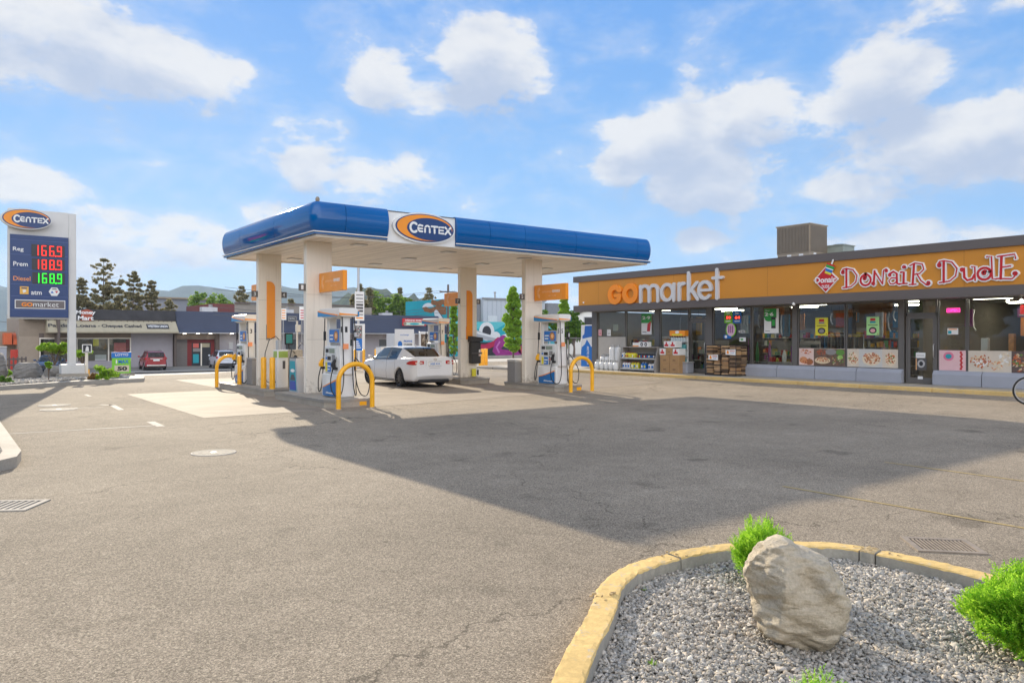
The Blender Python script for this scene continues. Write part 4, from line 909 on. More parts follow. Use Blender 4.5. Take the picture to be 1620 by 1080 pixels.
# ------------------------------------------------------------------ interior goods
gc = [mat("goods_%d" % i, c, .5, var=.2, scale=9) for i, c in enumerate([(.5, .05, .04), (.6, .35, .05), (.05, .2, .4), (.5, .5, .46), (.08, .3, .1), (.35, .1, .3), (.55, .45, .08), (.1, .1, .1), (.7, .3, .1)])]
def shop_shelf(x, y, L, hgt, lab, rz=0):
    o = thing("display_shelf", lab, "shelf", (x, y, .125), rz, "stocked shelves inside the store")
    b = MB(); b.box(-.02, .02, -L / 2, L / 2, 0, hgt, GREY); n = int(hgt / .38)
    for k in range(n): b.box(-.35, .35, -L / 2, L / 2, .08 + k * .38, .10 + k * .38, LGR)
    b.build("rack", o); b = MB()
    for k in range(n):
        for sx in (-1, 1):
            y_ = -L / 2
            while y_ < L / 2 - .1:
                w_ = rnd.uniform(.07, .2); h_ = rnd.uniform(.14, .32); m_ = rnd.choice(gc)
                if rnd.random() < .9: b.box(sx * .08, sx * .3, y_, min(y_ + w_, L / 2), .105 + k * .38, .105 + k * .38 + h_, m_)
                y_ += w_ + .01
    b.build("goods", o)
for i, (x, y, L, h_, lab) in enumerate([(30.2, 27, 2.6, 1.7, "tall stocked shelf inside behind the leftmost store window"), (30.6, 23.6, 2.4, 1.5, "stocked shelf inside behind the cardboard stack"),
        (30.4, 18.4, 3, 1.5, "stocked shelf inside between the firewood rack and the green poster"), (31.8, 16.2, 3, 1.9, "stocked shelf inside behind the yellow-poster window"),
        (32.6, 13.6, 2.0, 1.9, "stocked shelf inside behind the green food poster"), (34.6, 20, 6, 2.1, "long back shelf deep inside the store")]):
    shop_shelf(x, y, L, h_, lab)
o = thing("service_counter", "dark service counter with red trim inside behind the pink poster window", "counter", (32.4, 9.6, .125))
b = MB(); b.box(-.4, .4, -2.4, 1.6, 0, 1.0, mat("counter_dark", (.05, .045, .04), .5)); b.build("base", o); b = MB(); b.box(-.45, .45, -2.45, 1.65, 1.0, 1.05, RED); b.build("top", o)
b = MB(); b.box(.1, .3, .3, .8, 1.05, 1.5, LGR, .02); b.build("till", o)
o = thing("menu_board", "black menu board with pale lines high on the inside wall of the snack shop", "menu board", (37.95, 9.4, 1.7))
b = MB(); b.box(-.08, 0, -3, 2.2, 0, .9, INK); b.build("board", o); b = MB()
for i in range(6):
    for j in range(4): b.box(-.085, -.08, -2.8 + i * .82, -2.3 + i * .82, .12 + j * .19, .17 + j * .19, (WHITE_L, TEALP, ORGP)[(i + j) % 3])
b.build("menu_lines", o)
o = thing("clothes_rack", "rack of dark clothes hanging inside right of the firewood rack", "clothes rack", (29.2, 15.9, .125))
b = MB(); b.tube([(0, -.9, 0), (0, -.9, 1.75), (0, .9, 1.75), (0, .9, 0)], .02, STEEL, 8); b.build("frame", o); b = MB()
for i in range(12): b.box(-.22, .22, -.8 + i * .14, -.73 + i * .14, .6 + rnd.random() * .2, 1.68, rnd.choice([INK, DGR, gc[7], gc[2], GREY]), .02)
b.build("clothes", o)
def window_display(ya_, yb_, lab, seed):
    """low display just inside the glass: a ledge with upright goods and hanging items"""
    rr = random.Random(seed); L = ya_ - yb_; o = thing("window_display", lab, "shop display", (28.75, (ya_ + yb_) / 2, .125), 0, "goods displayed just inside the store windows")
    b = MB(); b.box(-.25, .25, -L / 2, L / 2, .55, .6, LGR)
    for y in (-L / 2 + .02, L / 2 - .06): b.box(-.22, .22, y, y + .04, 0, .55, DGR)
    b.build("ledge", o); b = MB(); y = -L / 2 + .05
    while y < L / 2 - .15:
        w_ = rr.uniform(.08, .3); h_ = rr.choice((.2, .35, .5, .7, .95, 1.2)) * rr.uniform(.8, 1.2)
        if rr.random() < .93:
            m_ = rr.choice(gc + [PAPER, TEALP, TANW_, PINK]); x_ = rr.uniform(-.15, .1)
            if rr.random() < .5: b.box(x_ - .1, x_ + .1, y, y + w_, .605, .605 + h_, m_, .02)
            else: b.lathe(x_, y + w_ / 2, [(w_ * .35, .605), (w_ * .45, .605 + h_ * .3), (w_ * .3, .605 + h_ * .7), (w_ * .12, .605 + h_)], m_, 9)
        y += w_ + rr.uniform(.01, .12)
    b.build("goods", o); b = MB()
    for k in range(int(L * 3.2)):
        y = rr.uniform(-L / 2 + .1, L / 2 - .1); z1 = 2.95; h_ = rr.uniform(.3, 1.0); x_ = rr.uniform(.1, 1.2); b.tube([(x_, y, z1), (x_, y + .02, z1 - .3)], .006, INK, 4, False)
        if rr.random() < .5: b.box(x_ - .02, x_ + .02, y - rr.uniform(.1, .25), y + .15, z1 - .3 - h_, z1 - .3, rr.choice(gc + [PAPER, GREY, INK, ORG]))
        else: b.tube([(x_, y, z1 - .3), (x_ + .03, y + .06, z1 - .3 - h_ * .4), (x_, y + .02, z1 - .3 - h_ * .8), (x_, y - .05, z1 - .3 - h_)], .03, rr.choice([LGR, CREAM, PAPER]), 6)
    b.build("hanging_goods", o)
TANW_ = mat("display_tan", (.45, .33, .2), .7)
for i_, (pa_, pb_, lb_) in enumerate(((1048, 1088, "mixed goods on a ledge behind the carton stack window"), (1130, 1188, "mixed goods on a ledge behind the jackpot card window"), (1192, 1254, "mixed goods on a ledge behind the green 2-6 poster"), (1265, 1337, "mixed goods on a ledge behind the meat picture window"), (1341, 1422, "mixed goods on a ledge behind the three-bowl picture window"), (1487, 1529, "mixed goods on a ledge behind the pink picture window"), (1533, 1625, "mixed goods on a ledge behind the rightmost food picture"))):
    window_display(pY(pa_), pY(pb_), lb_, 60 + i_)
o = thing("canopy_reflection", "long red and white stand-in panel imitating a reflected canopy in the upper right window", "stand-in reflection", (29.2, 8.6, 2.72)); b = MB(); b.box(-.05, .05, -1.2, 1.0, -.16, .16, mat("reflection_red", (.7, .03, .02), .4, emit=.4), .03); b.box(-.06, .06, -1.22, 1.02, -.2, -.162, PAPER); b.build("panel", o)  # reflection of a red canopy put into a glowing panel; no real fitting
# ------------------------------------------------------------------ posters on the glass
def poster(pa, pb, ya_, yb_, lab, cat, draw, m, x=XW - .035, name="window_poster", t=.008):
    """panel between sight lines, drawn in metres from its lower left corner"""
    a, z1 = PX(pa, ya_, x); c, _ = PX(pb, ya_, x); _, z0 = PX((pa + pb) / 2, yb_, x); _, z1 = PX((pa + pb) / 2, ya_, x)
    o = thing(name, lab, cat, (x, a, z0)); Wd, Ht = a - c, z1 - z0
    b = MB(); b.box(-t, 0, -Wd, 0, 0, Ht, m); b.build("sheet", o)
    d = MB(); draw(d, lambda u, v, e: (-t - .001 - e, -u, v), Wd, Ht)
    if d.v: d.build("print", o)
    return o
def rect(d, fr, a, b_, c, e, m, dd=.002): d.prismf([(a, b_), (c, b_), (c, e), (a, e)], fr, 0, dd, m)
def el(d, fr, x, y, a, b_, m, dd=.003, d0=0): d.prismf(arc(x, y, a, b_, 0, 360, 20)[:-1], fr, d0, dd, m)
def dr26(d, fr, W, Hh):
    rect(d, fr, 0, Hh * .62, W * .85, Hh, GRN); el(d, fr, W * .35, Hh * .58, W * .3, Hh * .1, GRN, .0025); d.text("2·6", fr, W * .05, Hh * .70, W * .6, Hh * .15, .003, WHITE_L, .03)
    d.text("for", fr, W * .1, Hh * .9, W * .3, Hh * .05, .003, WHITE_L); rect(d, fr, W * .5, Hh * .2, W * .8, Hh * .66, INK, .004); rect(d, fr, W * .54, Hh * .3, W * .76, Hh * .55, GRN, .005); rect(d, fr, W * .08, Hh * .08, W * .4, Hh * .1, DGR)
poster(1209, 1232, 488, 527, "white and green poster reading 2-6 with a black drink can", "poster", dr26, PAPER)
def dr39(d, fr, W, Hh):
    rect(d, fr, 0, Hh * .55, W, Hh, GRN); d.text("2·9", fr, W * .08, Hh * .72, W * .8, Hh * .16, .003, WHITE_L, .03); d.prismf([(W * .55, Hh * .15), (W * .85, Hh * .15), (W * .95, Hh * .65), (W * .6, Hh * .5)], fr, 0, .004, RED); rect(d, fr, W * .1, Hh * .1, W * .5, Hh * .13, DGR)
poster(1015, 1031, 496, 529, "narrow green and white poster with red bottle above the wiper-blade shelf", "poster", dr39, PAPER)
def drfood(d, fr, W, Hh, m1):
    rect(d, fr, W * .3, Hh * .78, W * .7, Hh * .92, RED); rect(d, fr, W * .28, Hh * .66, W * .72, Hh * .76, TEALP if m1 else GREY); rect(d, fr, W * .12, Hh * .53, W * .88, Hh * .56, INK); el(d, fr, W * .5, Hh * .26, W * .3, Hh * .18, INK); el(d, fr, W * .5, Hh * .25, W * .2, Hh * .11, PINK if m1 else GREY, .005); el(d, fr, W * .9, Hh * .08, W * .04, Hh * .03, RED)
poster(1290, 1310, 502.5, 530.5, "yellow poster with a black plate hung in the window above the meat picture", "poster", lambda d, f, W, h: drfood(d, f, W, h, 0), YELP)
poster(1371, 1391, 501, 530, "light green poster hung in the window above the three food bowls", "poster", lambda d, f, W, h: drfood(d, f, W, h, 1), mat("poster_lime", (.42, .75, .3), .5))
def drpr(txt, m1, m2):
    def f(d, fr, W, Hh):
        rect(d, fr, W * .12, Hh * .3, W * .9, Hh * .62, INK); d.text(txt, fr, W * .25, Hh * .34, W * .6, Hh * .24, .003, mat("led_red", (1, .06, .03), .4, emit=1.5), .04); rect(d, fr, W * .3, Hh * .75, W * .7, Hh * .85, m2); rect(d, fr, W * .2, Hh * .12, W * .8, Hh * .2, m2)
    return f
poster(1146, 1158.5, 492, 511, "lime green lottery jackpot card with red figure 50", "lottery sign", drpr("50", 0, WHITE_L), LIME, name="jackpot_card"); poster(1159.5, 1173, 491.5, 511, "dark blue lottery jackpot card with red figure 64", "lottery sign", drpr("64", 0, WHITE_L), SKYB, name="jackpot_card")
o = thing("window_sticker", "pink and lime oval ice-pop sticker below the jackpot cards", "sticker", (XW - .035, *PX(1157, 521.5, XW)))
b = MB(); b.prismf(arc(0, 0, .27, .33, 0, 360, 24)[:-1], lambda u, v, d: (-d, -u, v), 0, .006, LIME); b.prismf(arc(0, 0, .22, .28, 0, 360, 24)[:-1], lambda u, v, d: (-d, -u, v), .006, .009, mat("sticker_pink", (.75, .5, .62), .5))
for i in range(3): b.prismf([(-.13 + i * .1, -.14), (-.07 + i * .1, -.14), (-.07 + i * .1, .15), (-.10 + i * .1, .2), (-.13 + i * .1, .15)], lambda u, v, d: (-d, -u, v), .009, .012, gc[5])
b.build("disc", o)
poster(1169, 1179, 522.5, 526, "small white lettering strip in the window beside the ice-pop sticker", "sticker", lambda d, f, W, h: d.text("SUBS", f, W * .1, h * .2, W * .8, h * .6, .001, INK, .03), PAPER, name="window_sticker")
poster(1170, 1180, 533.5, 540, "small green and white card low in the window right of the ice-pop sticker", "sticker", lambda d, f, W, h: rect(d, f, W * .2, h * .3, W * .6, h * .7, GRN), PAPER, name="window_sticker")
poster(1145, 1157, 529.5, 535.5, "small blue round-badge sticker under the ice-pop sticker", "sticker", lambda d, f, W, h: el(d, f, W * .3, h * .5, h * .4, h * .4, WHITE_L), SKYB, name="window_sticker")
poster(960.5, 966.5, 521, 531, "white notice in the leftmost store window", "notice", lambda d, f, W, h: rect(d, f, W * .2, h * .3, W * .8, h * .4, GREY), PAPER, name="window_notice")
poster(947, 952, 521, 531, "small pink notice at the left edge of the leftmost window", "notice", lambda d, f, W, h: rect(d, f, W * .2, h * .3, W * .8, h * .4, RED), PINK, name="window_notice")
poster(970, 978, 513, 523, "cream card in the middle of the leftmost window", "notice", lambda d, f, W, h: None, mat("cream_card", (.7, .66, .5), .6), XW + .3, name="window_notice")
MEAT = [mat("food_%d" % i, c, .5, var=.15, scale=20) for i, c in enumerate([(.5, .1, .03), (.35, .13, .05), (.65, .28, .12), (.12, .28, .05), (.7, .55, .35), (.2, .05, .03), (.75, .62, .45)])]
def bits(d, fr, cx, cy, a, b_, n, ms, sz=.05, d0=.004):
    for i in range(n):
        an = rnd.random() * 6.28; r = math.sqrt(rnd.random()); x, y = cx + a * r * math.cos(an), cy + b_ * r * math.sin(an); q = rnd.random() * 3.14; s1, s2 = sz * rnd.uniform(.5, 1.2), sz * rnd.uniform(.25, .5)
        d.prismf([(x + math.cos(q) * s1, y + math.sin(q) * s1), (x + math.cos(q + 1.6) * s2, y + math.sin(q + 1.6) * s2), (x - math.cos(q) * s1, y - math.sin(q) * s1), (x + math.cos(q - 1.6) * s2, y + math.sin(q - 1.6) * s2)], fr, 0, d0 + i * .00006, rnd.choice(ms))
def food1(d, fr, W, Hh):
    rect(d, fr, 0, 0, W, Hh * .98, mat("table_brown", (.16, .10, .07), .5, var=.3, scale=7)); rect(d, fr, 0, 0, W * .33, Hh, mat("salmon_paper", (.75, .55, .48), .5), .0025)
    bits(d, fr, W * .14, Hh * .8, W * .13, Hh * .15, 26, MEAT[:3]); el(d, fr, W * .1, Hh * .3, W * .09, Hh * .2, MEAT[2], .0035); el(d, fr, W * .23, Hh * .2, W * .09, Hh * .18, MEAT[1], .0035); bits(d, fr, W * .17, Hh * .25, W * .15, Hh * .18, 26, MEAT[:3])
    el(d, fr, W * .52, Hh * .3, W * .17, Hh * .2, MEAT[4], .003); bits(d, fr, W * .52, Hh * .36, W * .12, Hh * .12, 34, MEAT[:3]); bits(d, fr, W * .5, Hh * .78, W * .09, Hh * .16, 26, [MEAT[0], MEAT[5]])
    el(d, fr, W * .7, Hh * .8, W * .12, Hh * .17, GREY, .003); el(d, fr, W * .9, Hh * .78, W * .09, Hh * .17, MEAT[3], .003); el(d, fr, W * .9, Hh * .5, W * .06, Hh * .12, mat("lime_slice", (.3, .55, .12), .4), .0035); bits(d, fr, W * .8, Hh * .3, W * .16, Hh * .25, 30, [MEAT[3], MEAT[4], MEAT[1]])
def food2(d, fr, W, Hh):
    rect(d, fr, W * .24, 0, W * .70, Hh, mat("grey_photo", (.58, .56, .52), .5), .0022)
    for c, n in ((.12, 34), (.49, 80), (.86, 44)):
        a = W * (.17 if n == 80 else .1); el(d, fr, W * c, Hh * .45, a * 1.1, Hh * .36, MEAT[6], .0032); bits(d, fr, W * c, Hh * .5, a, Hh * .3, n, MEAT[:3] + ([MEAT[3]] if n != 80 else []), .055)
def food3(d, fr, W, Hh):
    el(d, fr, W * .36, Hh * .7, W * .2, Hh * .22, mat("macaw_pink", (.75, .2, .3), .5)); el(d, fr, W * .36, Hh * .7, W * .12, Hh * .12, TEALP, .004)
    for i in range(9): el(d, fr, W * (.82 + .03 * (i % 2)), Hh * (.1 + i * .1), W * .05, Hh * .05, RED, .003 + i * .0002)
def food4(d, fr, W, Hh):
    bits(d, fr, W * .2, Hh * .5, W * .16, Hh * .3, 60, MEAT[:3] + [MEAT[4]], .06); d.prismf([(W * .06, Hh * .55), (W * .34, Hh * .55), (W * .22, Hh * .2)], fr, 0, .003, PAPER)
    bits(d, fr, W * .45, Hh * .35, W * .09, Hh * .25, 30, [MEAT[2], MEAT[4], MEAT[6]], .07); bits(d, fr, W * .56, Hh * .6, W * .1, Hh * .3, 30, [MEAT[4], MEAT[6], PAPER], .07)
    rect(d, fr, W * .66, 0, W, Hh, mat("dark_photo", (.12, .08, .07), .5), .0024); bits(d, fr, W * .8, Hh * .5, W * .12, Hh * .4, 60, MEAT[:5], .07)
CREAMP = mat("food_paper", (.66, .57, .46), .5)
poster(1264.5, 1337, 551, 578, "wide window picture of meat dishes, salad and herbs", "food picture", food1, CREAMP, name="food_picture"); poster(1340.5, 1421, 552, 581, "wide window picture of three bowls of food in a row", "food picture", food2, CREAMP, name="food_picture")
poster(1486, 1528, 554, 586, "pale pink window picture with a crest and red fruit, right of the shop door", "food picture", food3, mat("pink_photo", (.78, .5, .5), .5), name="food_picture"); poster(1532, 1638, 555, 590, "wide window picture of wraps and fried food at the right edge of the photo", "food picture", food4, CREAMP, name="food_picture")
NEON = mat("neon_pink", (1, .05, .35), .4, emit=2.2)
poster(1498, 1519, 487.5, 494, "glowing magenta open sign in the window right of the shop door", "neon sign", lambda d, f, W, h: (d.text("OPEN", f, W * .12, h * .22, W * .76, h * .56, .002, NEON, .03), [rect(d, f, *q, NEON, .004) for q in ((0, 0, W, h * .1), (0, h * .9, W, h), (0, h * .1, W * .04, h * .9), (W * .96, h * .1, W, h * .9))]), mat("neon_back", (.25, .02, .1), .4), name="open_sign")
poster(1499, 1516, 519, 529, "white card with a teal square in the window under the open sign", "notice", lambda d, f, W, h: (rect(d, f, W * .06, h * .12, W * .38, h * .6, TEALP), rect(d, f, W * .1, h * .75, W * .9, h * .9, ORG)), PAPER, name="window_notice")
poster(1449, 1464, 557.5, 566, "white notice on the snack shop door, above the framed picture", "notice", lambda d, f, W, h: rect(d, f, W * .1, h * .4, W * .9, h * .5, GREY), PAPER, XW - .03, name="door_notice")
poster(1449, 1466, 567, 585, "black and white picture low on the snack shop door", "picture", lambda d, f, W, h: (el(d, f, W * .5, h * .55, W * .35, h * .35, LGR), el(d, f, W * .5, h * .55, W * .18, h * .2, INK, .004), rect(d, f, 0, 0, W * .08, h, ORGP)), DGR, XW - .03, name="door_picture")
poster(1452, 1460, 595, 599.5, "small white card at the foot of the snack shop door", "notice", lambda d, f, W, h: None, PAPER, XW - .03, name="door_notice")
# black hand rail hints and hoses behind glass are left to the dark interior
# ------------------------------------------------------------------ goods in front of the store
WZ = .12
def tank(px, X, h, r, lab, grp):
    y = PX(px, HY, X)[0]; o = thing("propane_tank", lab, "gas cylinder", (X, y, WZ), 0, grp)
    b = MB(); b.lathe(0, 0, [(r * .7, 0), (r * .7, .03), (r * .95, .06), (r, .12), (r, h - .16), (r * .85, h - .09), (r * .5, h - .05), (.03, h - .04)], mat("tank_white", (.72, .72, .70), .4, var=.06), 14); b.build("tank_body", o)
    b = MB(); 
    for a0 in (20, 200): b.prism([(r * .55 * math.cos(R(a)), r * .55 * math.sin(R(a))) for a in range(a0, a0 + 141, 20)] + [(r * .48 * math.cos(R(a)), r * .48 * math.sin(R(a))) for a in range(a0 + 140, a0 - 1, -20)], h - .06, h + .06, LGR)
    b.build("collar", o); b = MB(); b.cyl(0, 0, h - .05, h + .03, .02, STEEL, 8); b.cyl(0, 0, h + .03, h + .045, .035, DGR, 8); b.build("valve", o)
tank(969, 27.45, 1.22, .17, "tall white propane tank, left of the two beside the shelf", "tall propane tanks"); tank(978, 27.45, 1.22, .17, "tall white propane tank standing against the product shelf", "tall propane tanks")
gt = "small white propane tanks on the store walk"
for px, X, lab in ((945.5, 27.15, "small white propane tank at the left end of the front row"), (953, 27.1, "small white propane tank, second from left in the front row"), (960.5, 27.05, "small white propane tank in the middle of the front row"),
                   (967.5, 27.0, "small white propane tank, second from right in the front row"), (974.5, 26.95, "small white propane tank at the right end of the front row"), (954, 27.6, "small white propane tank, left one behind the front row"), (961.5, 27.55, "small white propane tank, right one behind the front row")):
    tank(px, X, .46 if X < 27.3 else .72, .155, lab, gt)
# sloped product shelf
ya, yb = PX(981, HY, 27.0)[0], PX(1037, HY, 27.0)[0]; Wd = ya - yb
o = thing("product_shelf", "grey two-tier sloping shelf stand on the store walk beside the tall propane tanks", "shelf stand", (27.3, (ya + yb) / 2, WZ))
SHG = mat("shelf_grey", (.34, .31, .28), .5); h2 = Wd / 2
for y in (-h2, h2 - .04):
    b = MB(); b.prismf([(-.36, 0), (.3, 0), (.3, 1.16), (-.12, 1.16), (-.28, .7), (-.36, .4)], lambda u, v, d: (u, d, v), y, y + .04, SHG); b.build("side_panel", o)
b = MB(); b.box(.27, .3, -h2 + .04, h2 - .04, .06, 1.13, SHG); b.build("back_panel", o)
for z in (.1, .62): b = MB(); b.box(-.32, .27, -h2 + .04, h2 - .04, z, z + .03, SHG); b.box(-.335, -.32, -h2 + .04, h2 - .04, z - .02, z + .05, LGR); b.build("shelf_board", o)
b = MB(); b.box(-.16, .3, -h2, h2, 1.16, 1.2, SHG); b.build("top_board", o)
def bottle_row(z, y0, y1, m, w_, h_, lab, cap=RED):
    o = thing("bottle_row", lab, "bottles", (27.15, (y0 + y1) / 2 + (ya + yb) / 2, WZ + z)); n = max(1, int(abs(y1 - y0) / w_)); b = MB(); c_ = MB()
    for i in range(n):
        yy = -abs(y1 - y0) / 2 + (i + .5) * w_
        b.box(-.1, .1, yy - w_ * .44, yy + w_ * .44, 0, h_ * .78, m, .015); b.box(-.05, .05, yy - w_ * .2, yy + w_ * .2, h_ * .78, h_ * .9, m); c_.cyl(0, yy, h_ * .9, h_, w_ * .17, cap, 8)
        b.box(-.104, -.1, yy - w_ * .3, yy + w_ * .3, h_ * .2, h_ * .55, rnd.choice([PAPER, PAPER, SKYB, RED, YELP]) if m is not PAPER else SKYB)
    b.build("bottles", o); c_.build("caps", o)
bottle_row(.65, .95, .2, YELP, .11, .27, "yellow oil bottles on the upper shelf of the stand"); bottle_row(.65, .12, -1.05, INK, .1, .25, "dark oil bottles on the upper shelf of the stand", STEEL); bottle_row(.65, 1.1, .97, PAPER, .12, .28, "white bottle at the left of the upper shelf", STEEL)
bottle_row(.13, 1.1, .55, PAPER, .17, .33, "white jugs at the left of the lower shelf"); bottle_row(.13, .5, -.02, YELP, .17, .34, "yellow jugs in the middle of the lower shelf"); bottle_row(.13, -.1, -.5, SKYB, .17, .33, "blue jugs on the lower shelf of the stand", WHITE_L); bottle_row(.13, -.6, -1.0, PAPER, .19, .31, "white jugs at the right of the lower shelf", INK)
o = thing("light_box", "white carton with two round lamps printed on it, on top of the shelf stand", "carton", (27.25, PX(1017, HY, 27.1)[0], WZ + 1.2)); b = MB(); b.box(-.12, .12, -.3, .3, 0, .24, PAPER); b.build("box", o)
b = MB(); 
for y in (-.16, .1): b.prismf(arc(-y, .12, .09, .09, 0, 360, 16)[:-1], lambda u, v, d: (-.12 - d, -u, v), 0, .004, INK); b.prismf(arc(-y, .12, .05, .05, 0, 360, 12)[:-1], lambda u, v, d: (-.12 - d, -u, v), .004, .006, LGR)
b.build("print", o)
o = thing("wiper_box", "white and orange carton lying left of the lamp carton on the shelf stand", "carton", (27.25, PX(1005, HY, 27.1)[0], WZ + 1.2)); b = MB(); b.box(-.12, .12, -.2, .2, 0, .2, PAPER); b.build("box", o); b = MB(); b.box(-.124, -.12, -.19, .19, .01, .06, ORG); b.build("print", o)
# cardboard stack
def carton(dy, dz, w_, h_, m, lab, pr=None, X=27.0, dx=0):
    y = PX(1058.5, HY, 27.0)[0] + dy; o = thing("carton", lab, "carton", (X + .25 + dx, y, WZ + dz), rnd.uniform(-.04, .04), "cartons stacked left of the store door")
    b = MB(); b.box(-.24, .24, -w_ / 2, w_ / 2, 0, h_ - .004, m, .008); b.build("box", o)
    b = MB(); b.box(-.2405, .2405, -.03, .03, h_ - .004, h_ - .002, mat("tape", (.5, .38, .22), .3))
    if pr: b.box(-.244, -.24, -w_ * .35, w_ * .35, h_ * .2, h_ * .5, RED); b.box(-.246, -.24, -w_ * .1, w_ * .12, h_ * .45, h_ * .85, RED)
    else: b.box(-.243, -.24, -w_ * .15, w_ * .15, h_ * .35, h_ * .5, mat("box_print", (.25, .14, .07), .7))
    b.build("print", o)
for r2 in range(2):
    for c2 in range(2): carton((.28, -.28)[c2], r2 * .42, .54, .42, CARD, "brown carton, %s one of the %s row of the stack" % (("left", "right")[c2], ("bottom", "second")[r2]))
carton(0.02, .84, .36, .34, CARD, "brown carton in the middle of the third row, between two white-and-red ones"); carton(.42, .84, .34, .3, PAPER, "white and red carton at the left of the third row of the stack", 1); carton(-.38, .84, .36, .3, PAPER, "white and red carton at the right of the third row of the stack", 1)
carton(.16, 1.185, .34, .3, PAPER, "white and red carton on top of the stack, left one", 1); carton(-.19, 1.185, .34, .3, PAPER, "white and red carton on top of the stack, right one", 1)
# tall bottle display
y = PX(1077, HY, 27.7)[0]; o = thing("bottle_display", "tall display of clear fluid bottles with an orange header, behind the carton stack", "display stand", (27.6, y, WZ))
b = MB(); b.box(-.1, .1, -.45, .45, 0, .06, DGR); b.box(.08, .1, -.45, .45, .06, 1.8, PAPER); 
for k in range(5): b.box(-.15, .08, -.45, .45, .1 + k * .33, .12 + k * .33, LGR)
b.build("rack", o); b = MB(); b.box(-.16, .1, -.45, .45, 1.72, 1.98, ORG); b.box(-.165, -.16, -.3, .3, 1.75, 1.82, YELP); b.prismf(arc(0, 1.9, .12, .07, 0, 360, 12)[:-1], lambda u, v, d: (-.16 - d, -u, v), 0, .006, PAPER); b.build("header_card", o); b = MB()
for k in range(5):
    for i in range(6): b.box(-.12, .02, -.42 + i * .145, -.3 + i * .145, .125 + k * .33, .34 + k * .33, mat("fluid_teal", (.08, .30, .30), .3) if k % 2 else mat("fluid_pale", (.5, .56, .55), .3), .02); b.box(-.08, -.02, -.38 + i * .145, -.34 + i * .145, .34 + k * .33, .39 + k * .33, INK)
b.build("bottles", o)
o = thing("salt_bin", "pale grey low bin right of the bottle display", "bin", (27.55, PX(1083, HY, 27.5)[0], WZ)); b = MB(); b.box(-.25, .25, -.3, .3, 0, .48, KICK, .03); b.build("body", o); b = MB(); b.box(-.27, .27, -.32, .32, .48, .53, LGR, .01); b.build("lid", o)
# firewood
WOOD = [mat("split_wood_%d" % i, c, .75, var=.25, scale=9, bump=.4) for i, c in enumerate([(.50, .30, .14), (.42, .24, .11), (.32, .20, .11), (.20, .13, .08), (.56, .36, .19)])]
BARK = mat("bark", (.10, .065, .04), .9, var=.3, scale=14, bump=.6)
o = thing("firewood_rack", "black wire crate packed with split firewood bundles in front of the store windows", "firewood rack", (27.45, 20.2, WZ))
b = MB()
for x in (-.45, .45):
    for y in (-.8, 0, .8): b.tube([(x, y, 0), (x, y, 1.32)], .014, BLK, 6)
    for z in (.05, .45, .88, 1.32): b.tube([(x, -.8, z), (x, .8, z)], .01, BLK, 5)
for y in (-.8, .8):
    for z in (.05, .45, .88, 1.32): b.tube([(-.45, y, z), (.45, y, z)], .01, BLK, 5)
b.box(-.45, .45, -.8, .8, .02, .05, BLK); b.build("frame", o)
for k in range(4):
    for c_ in range(4):
        cy_ = -.6 + c_ * .4; z0 = .06 + k * .31
        if k == 3 and c_ == 2: continue
        bn = MB(); z = z0
        for L_ in range(5):
            h_ = .058; x0 = -.40
            for q in range(2):
                ln = .4; 
                pts = [(cy_ - .18 + rnd.uniform(-.01, .015), z), (cy_ + .18 - rnd.uniform(-.01, .015), z + rnd.uniform(-.004, .004)), (cy_ + .17 - rnd.random() * .06, z + h_), (cy_ - .17 + rnd.random() * .06, z + h_ * .9)]
                bn.prismf(pts, lambda u, v, d: (d, u, v), -.42 + q * .42 + rnd.uniform(0, .03), -.42 + q * .42 + .38, rnd.choice(WOOD if rnd.random() < .75 else [BARK]))
            z += h_ + .002
        bn.build("firewood_bundle", o)
for (y, z, rr) in ((.35, .78, .05), (-.55, 1.02, 0)):
    b = MB(); b.prismf([(-.25, -.1), (.25, -.12), (.25, .13), (-.25, .11)], lambda u, v, d: (-.475 - d, y - u, z + v), 0, .006, PAPER); b.prismf([(-.2, -.06), (-.08, -.06), (-.1, .06), (-.14, .1), (-.18, .05)], lambda u, v, d: (-.481 - d, y - u, z + v), 0, .004, ORG)
    b.text("FIREWOOD", lambda u, v, d: (-.481 - d, y - u, z + v), -.03, .03, .24, .045, 0, RED, .02); b.text("bundle", lambda u, v, d: (-.481 - d, y - u, z + v), .0, -.05, .18, .04, 0, SKYB); b.build("price_card", o)
# ice chest at the end of the store
o = thing("ice_chest", "tall white and blue ice freezer with mountain graphic at the far end of the store", "ice freezer", (28.0, 29.62, WZ))
b = MB(); b.box(0, .85, -.48, .48, .06, 2.32, PAPER, .02); b.build("cabinet", o); b = MB(); fr = lambda u, v, d: (-d, .46 - u, .08 + v)
b.prismf([(0, 0), (.92, 0), (.92, 1.2), (.8, 1.05), (.62, 1.28), (.45, 1.45), (.3, 1.2), (.15, 1.1), (0, 1.0)], fr, 0, .006, SKYB)
b.prismf([(.1, 1.5), (.92, 1.62), (.92, 2.2), (.3, 2.2), (.25, 1.75), (.1, 1.65)], fr, 0, .006, mat("ice_blue", (.02, .14, .5), .4))
vt, ft = text_geo("ARCTIC GLACIER", .02); lo, hi = vt.min(0), vt.max(0)
b.add([fr(.62 - (a[1] - lo[1]) / (hi[1] - lo[1]) * .16 * -1 - .16 + .0, 1.1 - (a[0] - lo[0]) / (hi[0] - lo[0]) * 1.0, .007 + (.003 if a[2] > 0 else 0)) for a in vt], ft, WHITE_L); b.build("graphic", o)
b = MB(); b.tube([(-.01, .38, 1.0), (-.05, .38, 1.03), (-.05, .38, 1.5), (-.01, .38, 1.53)], .014, STEEL, 6); b.build("handle", o)
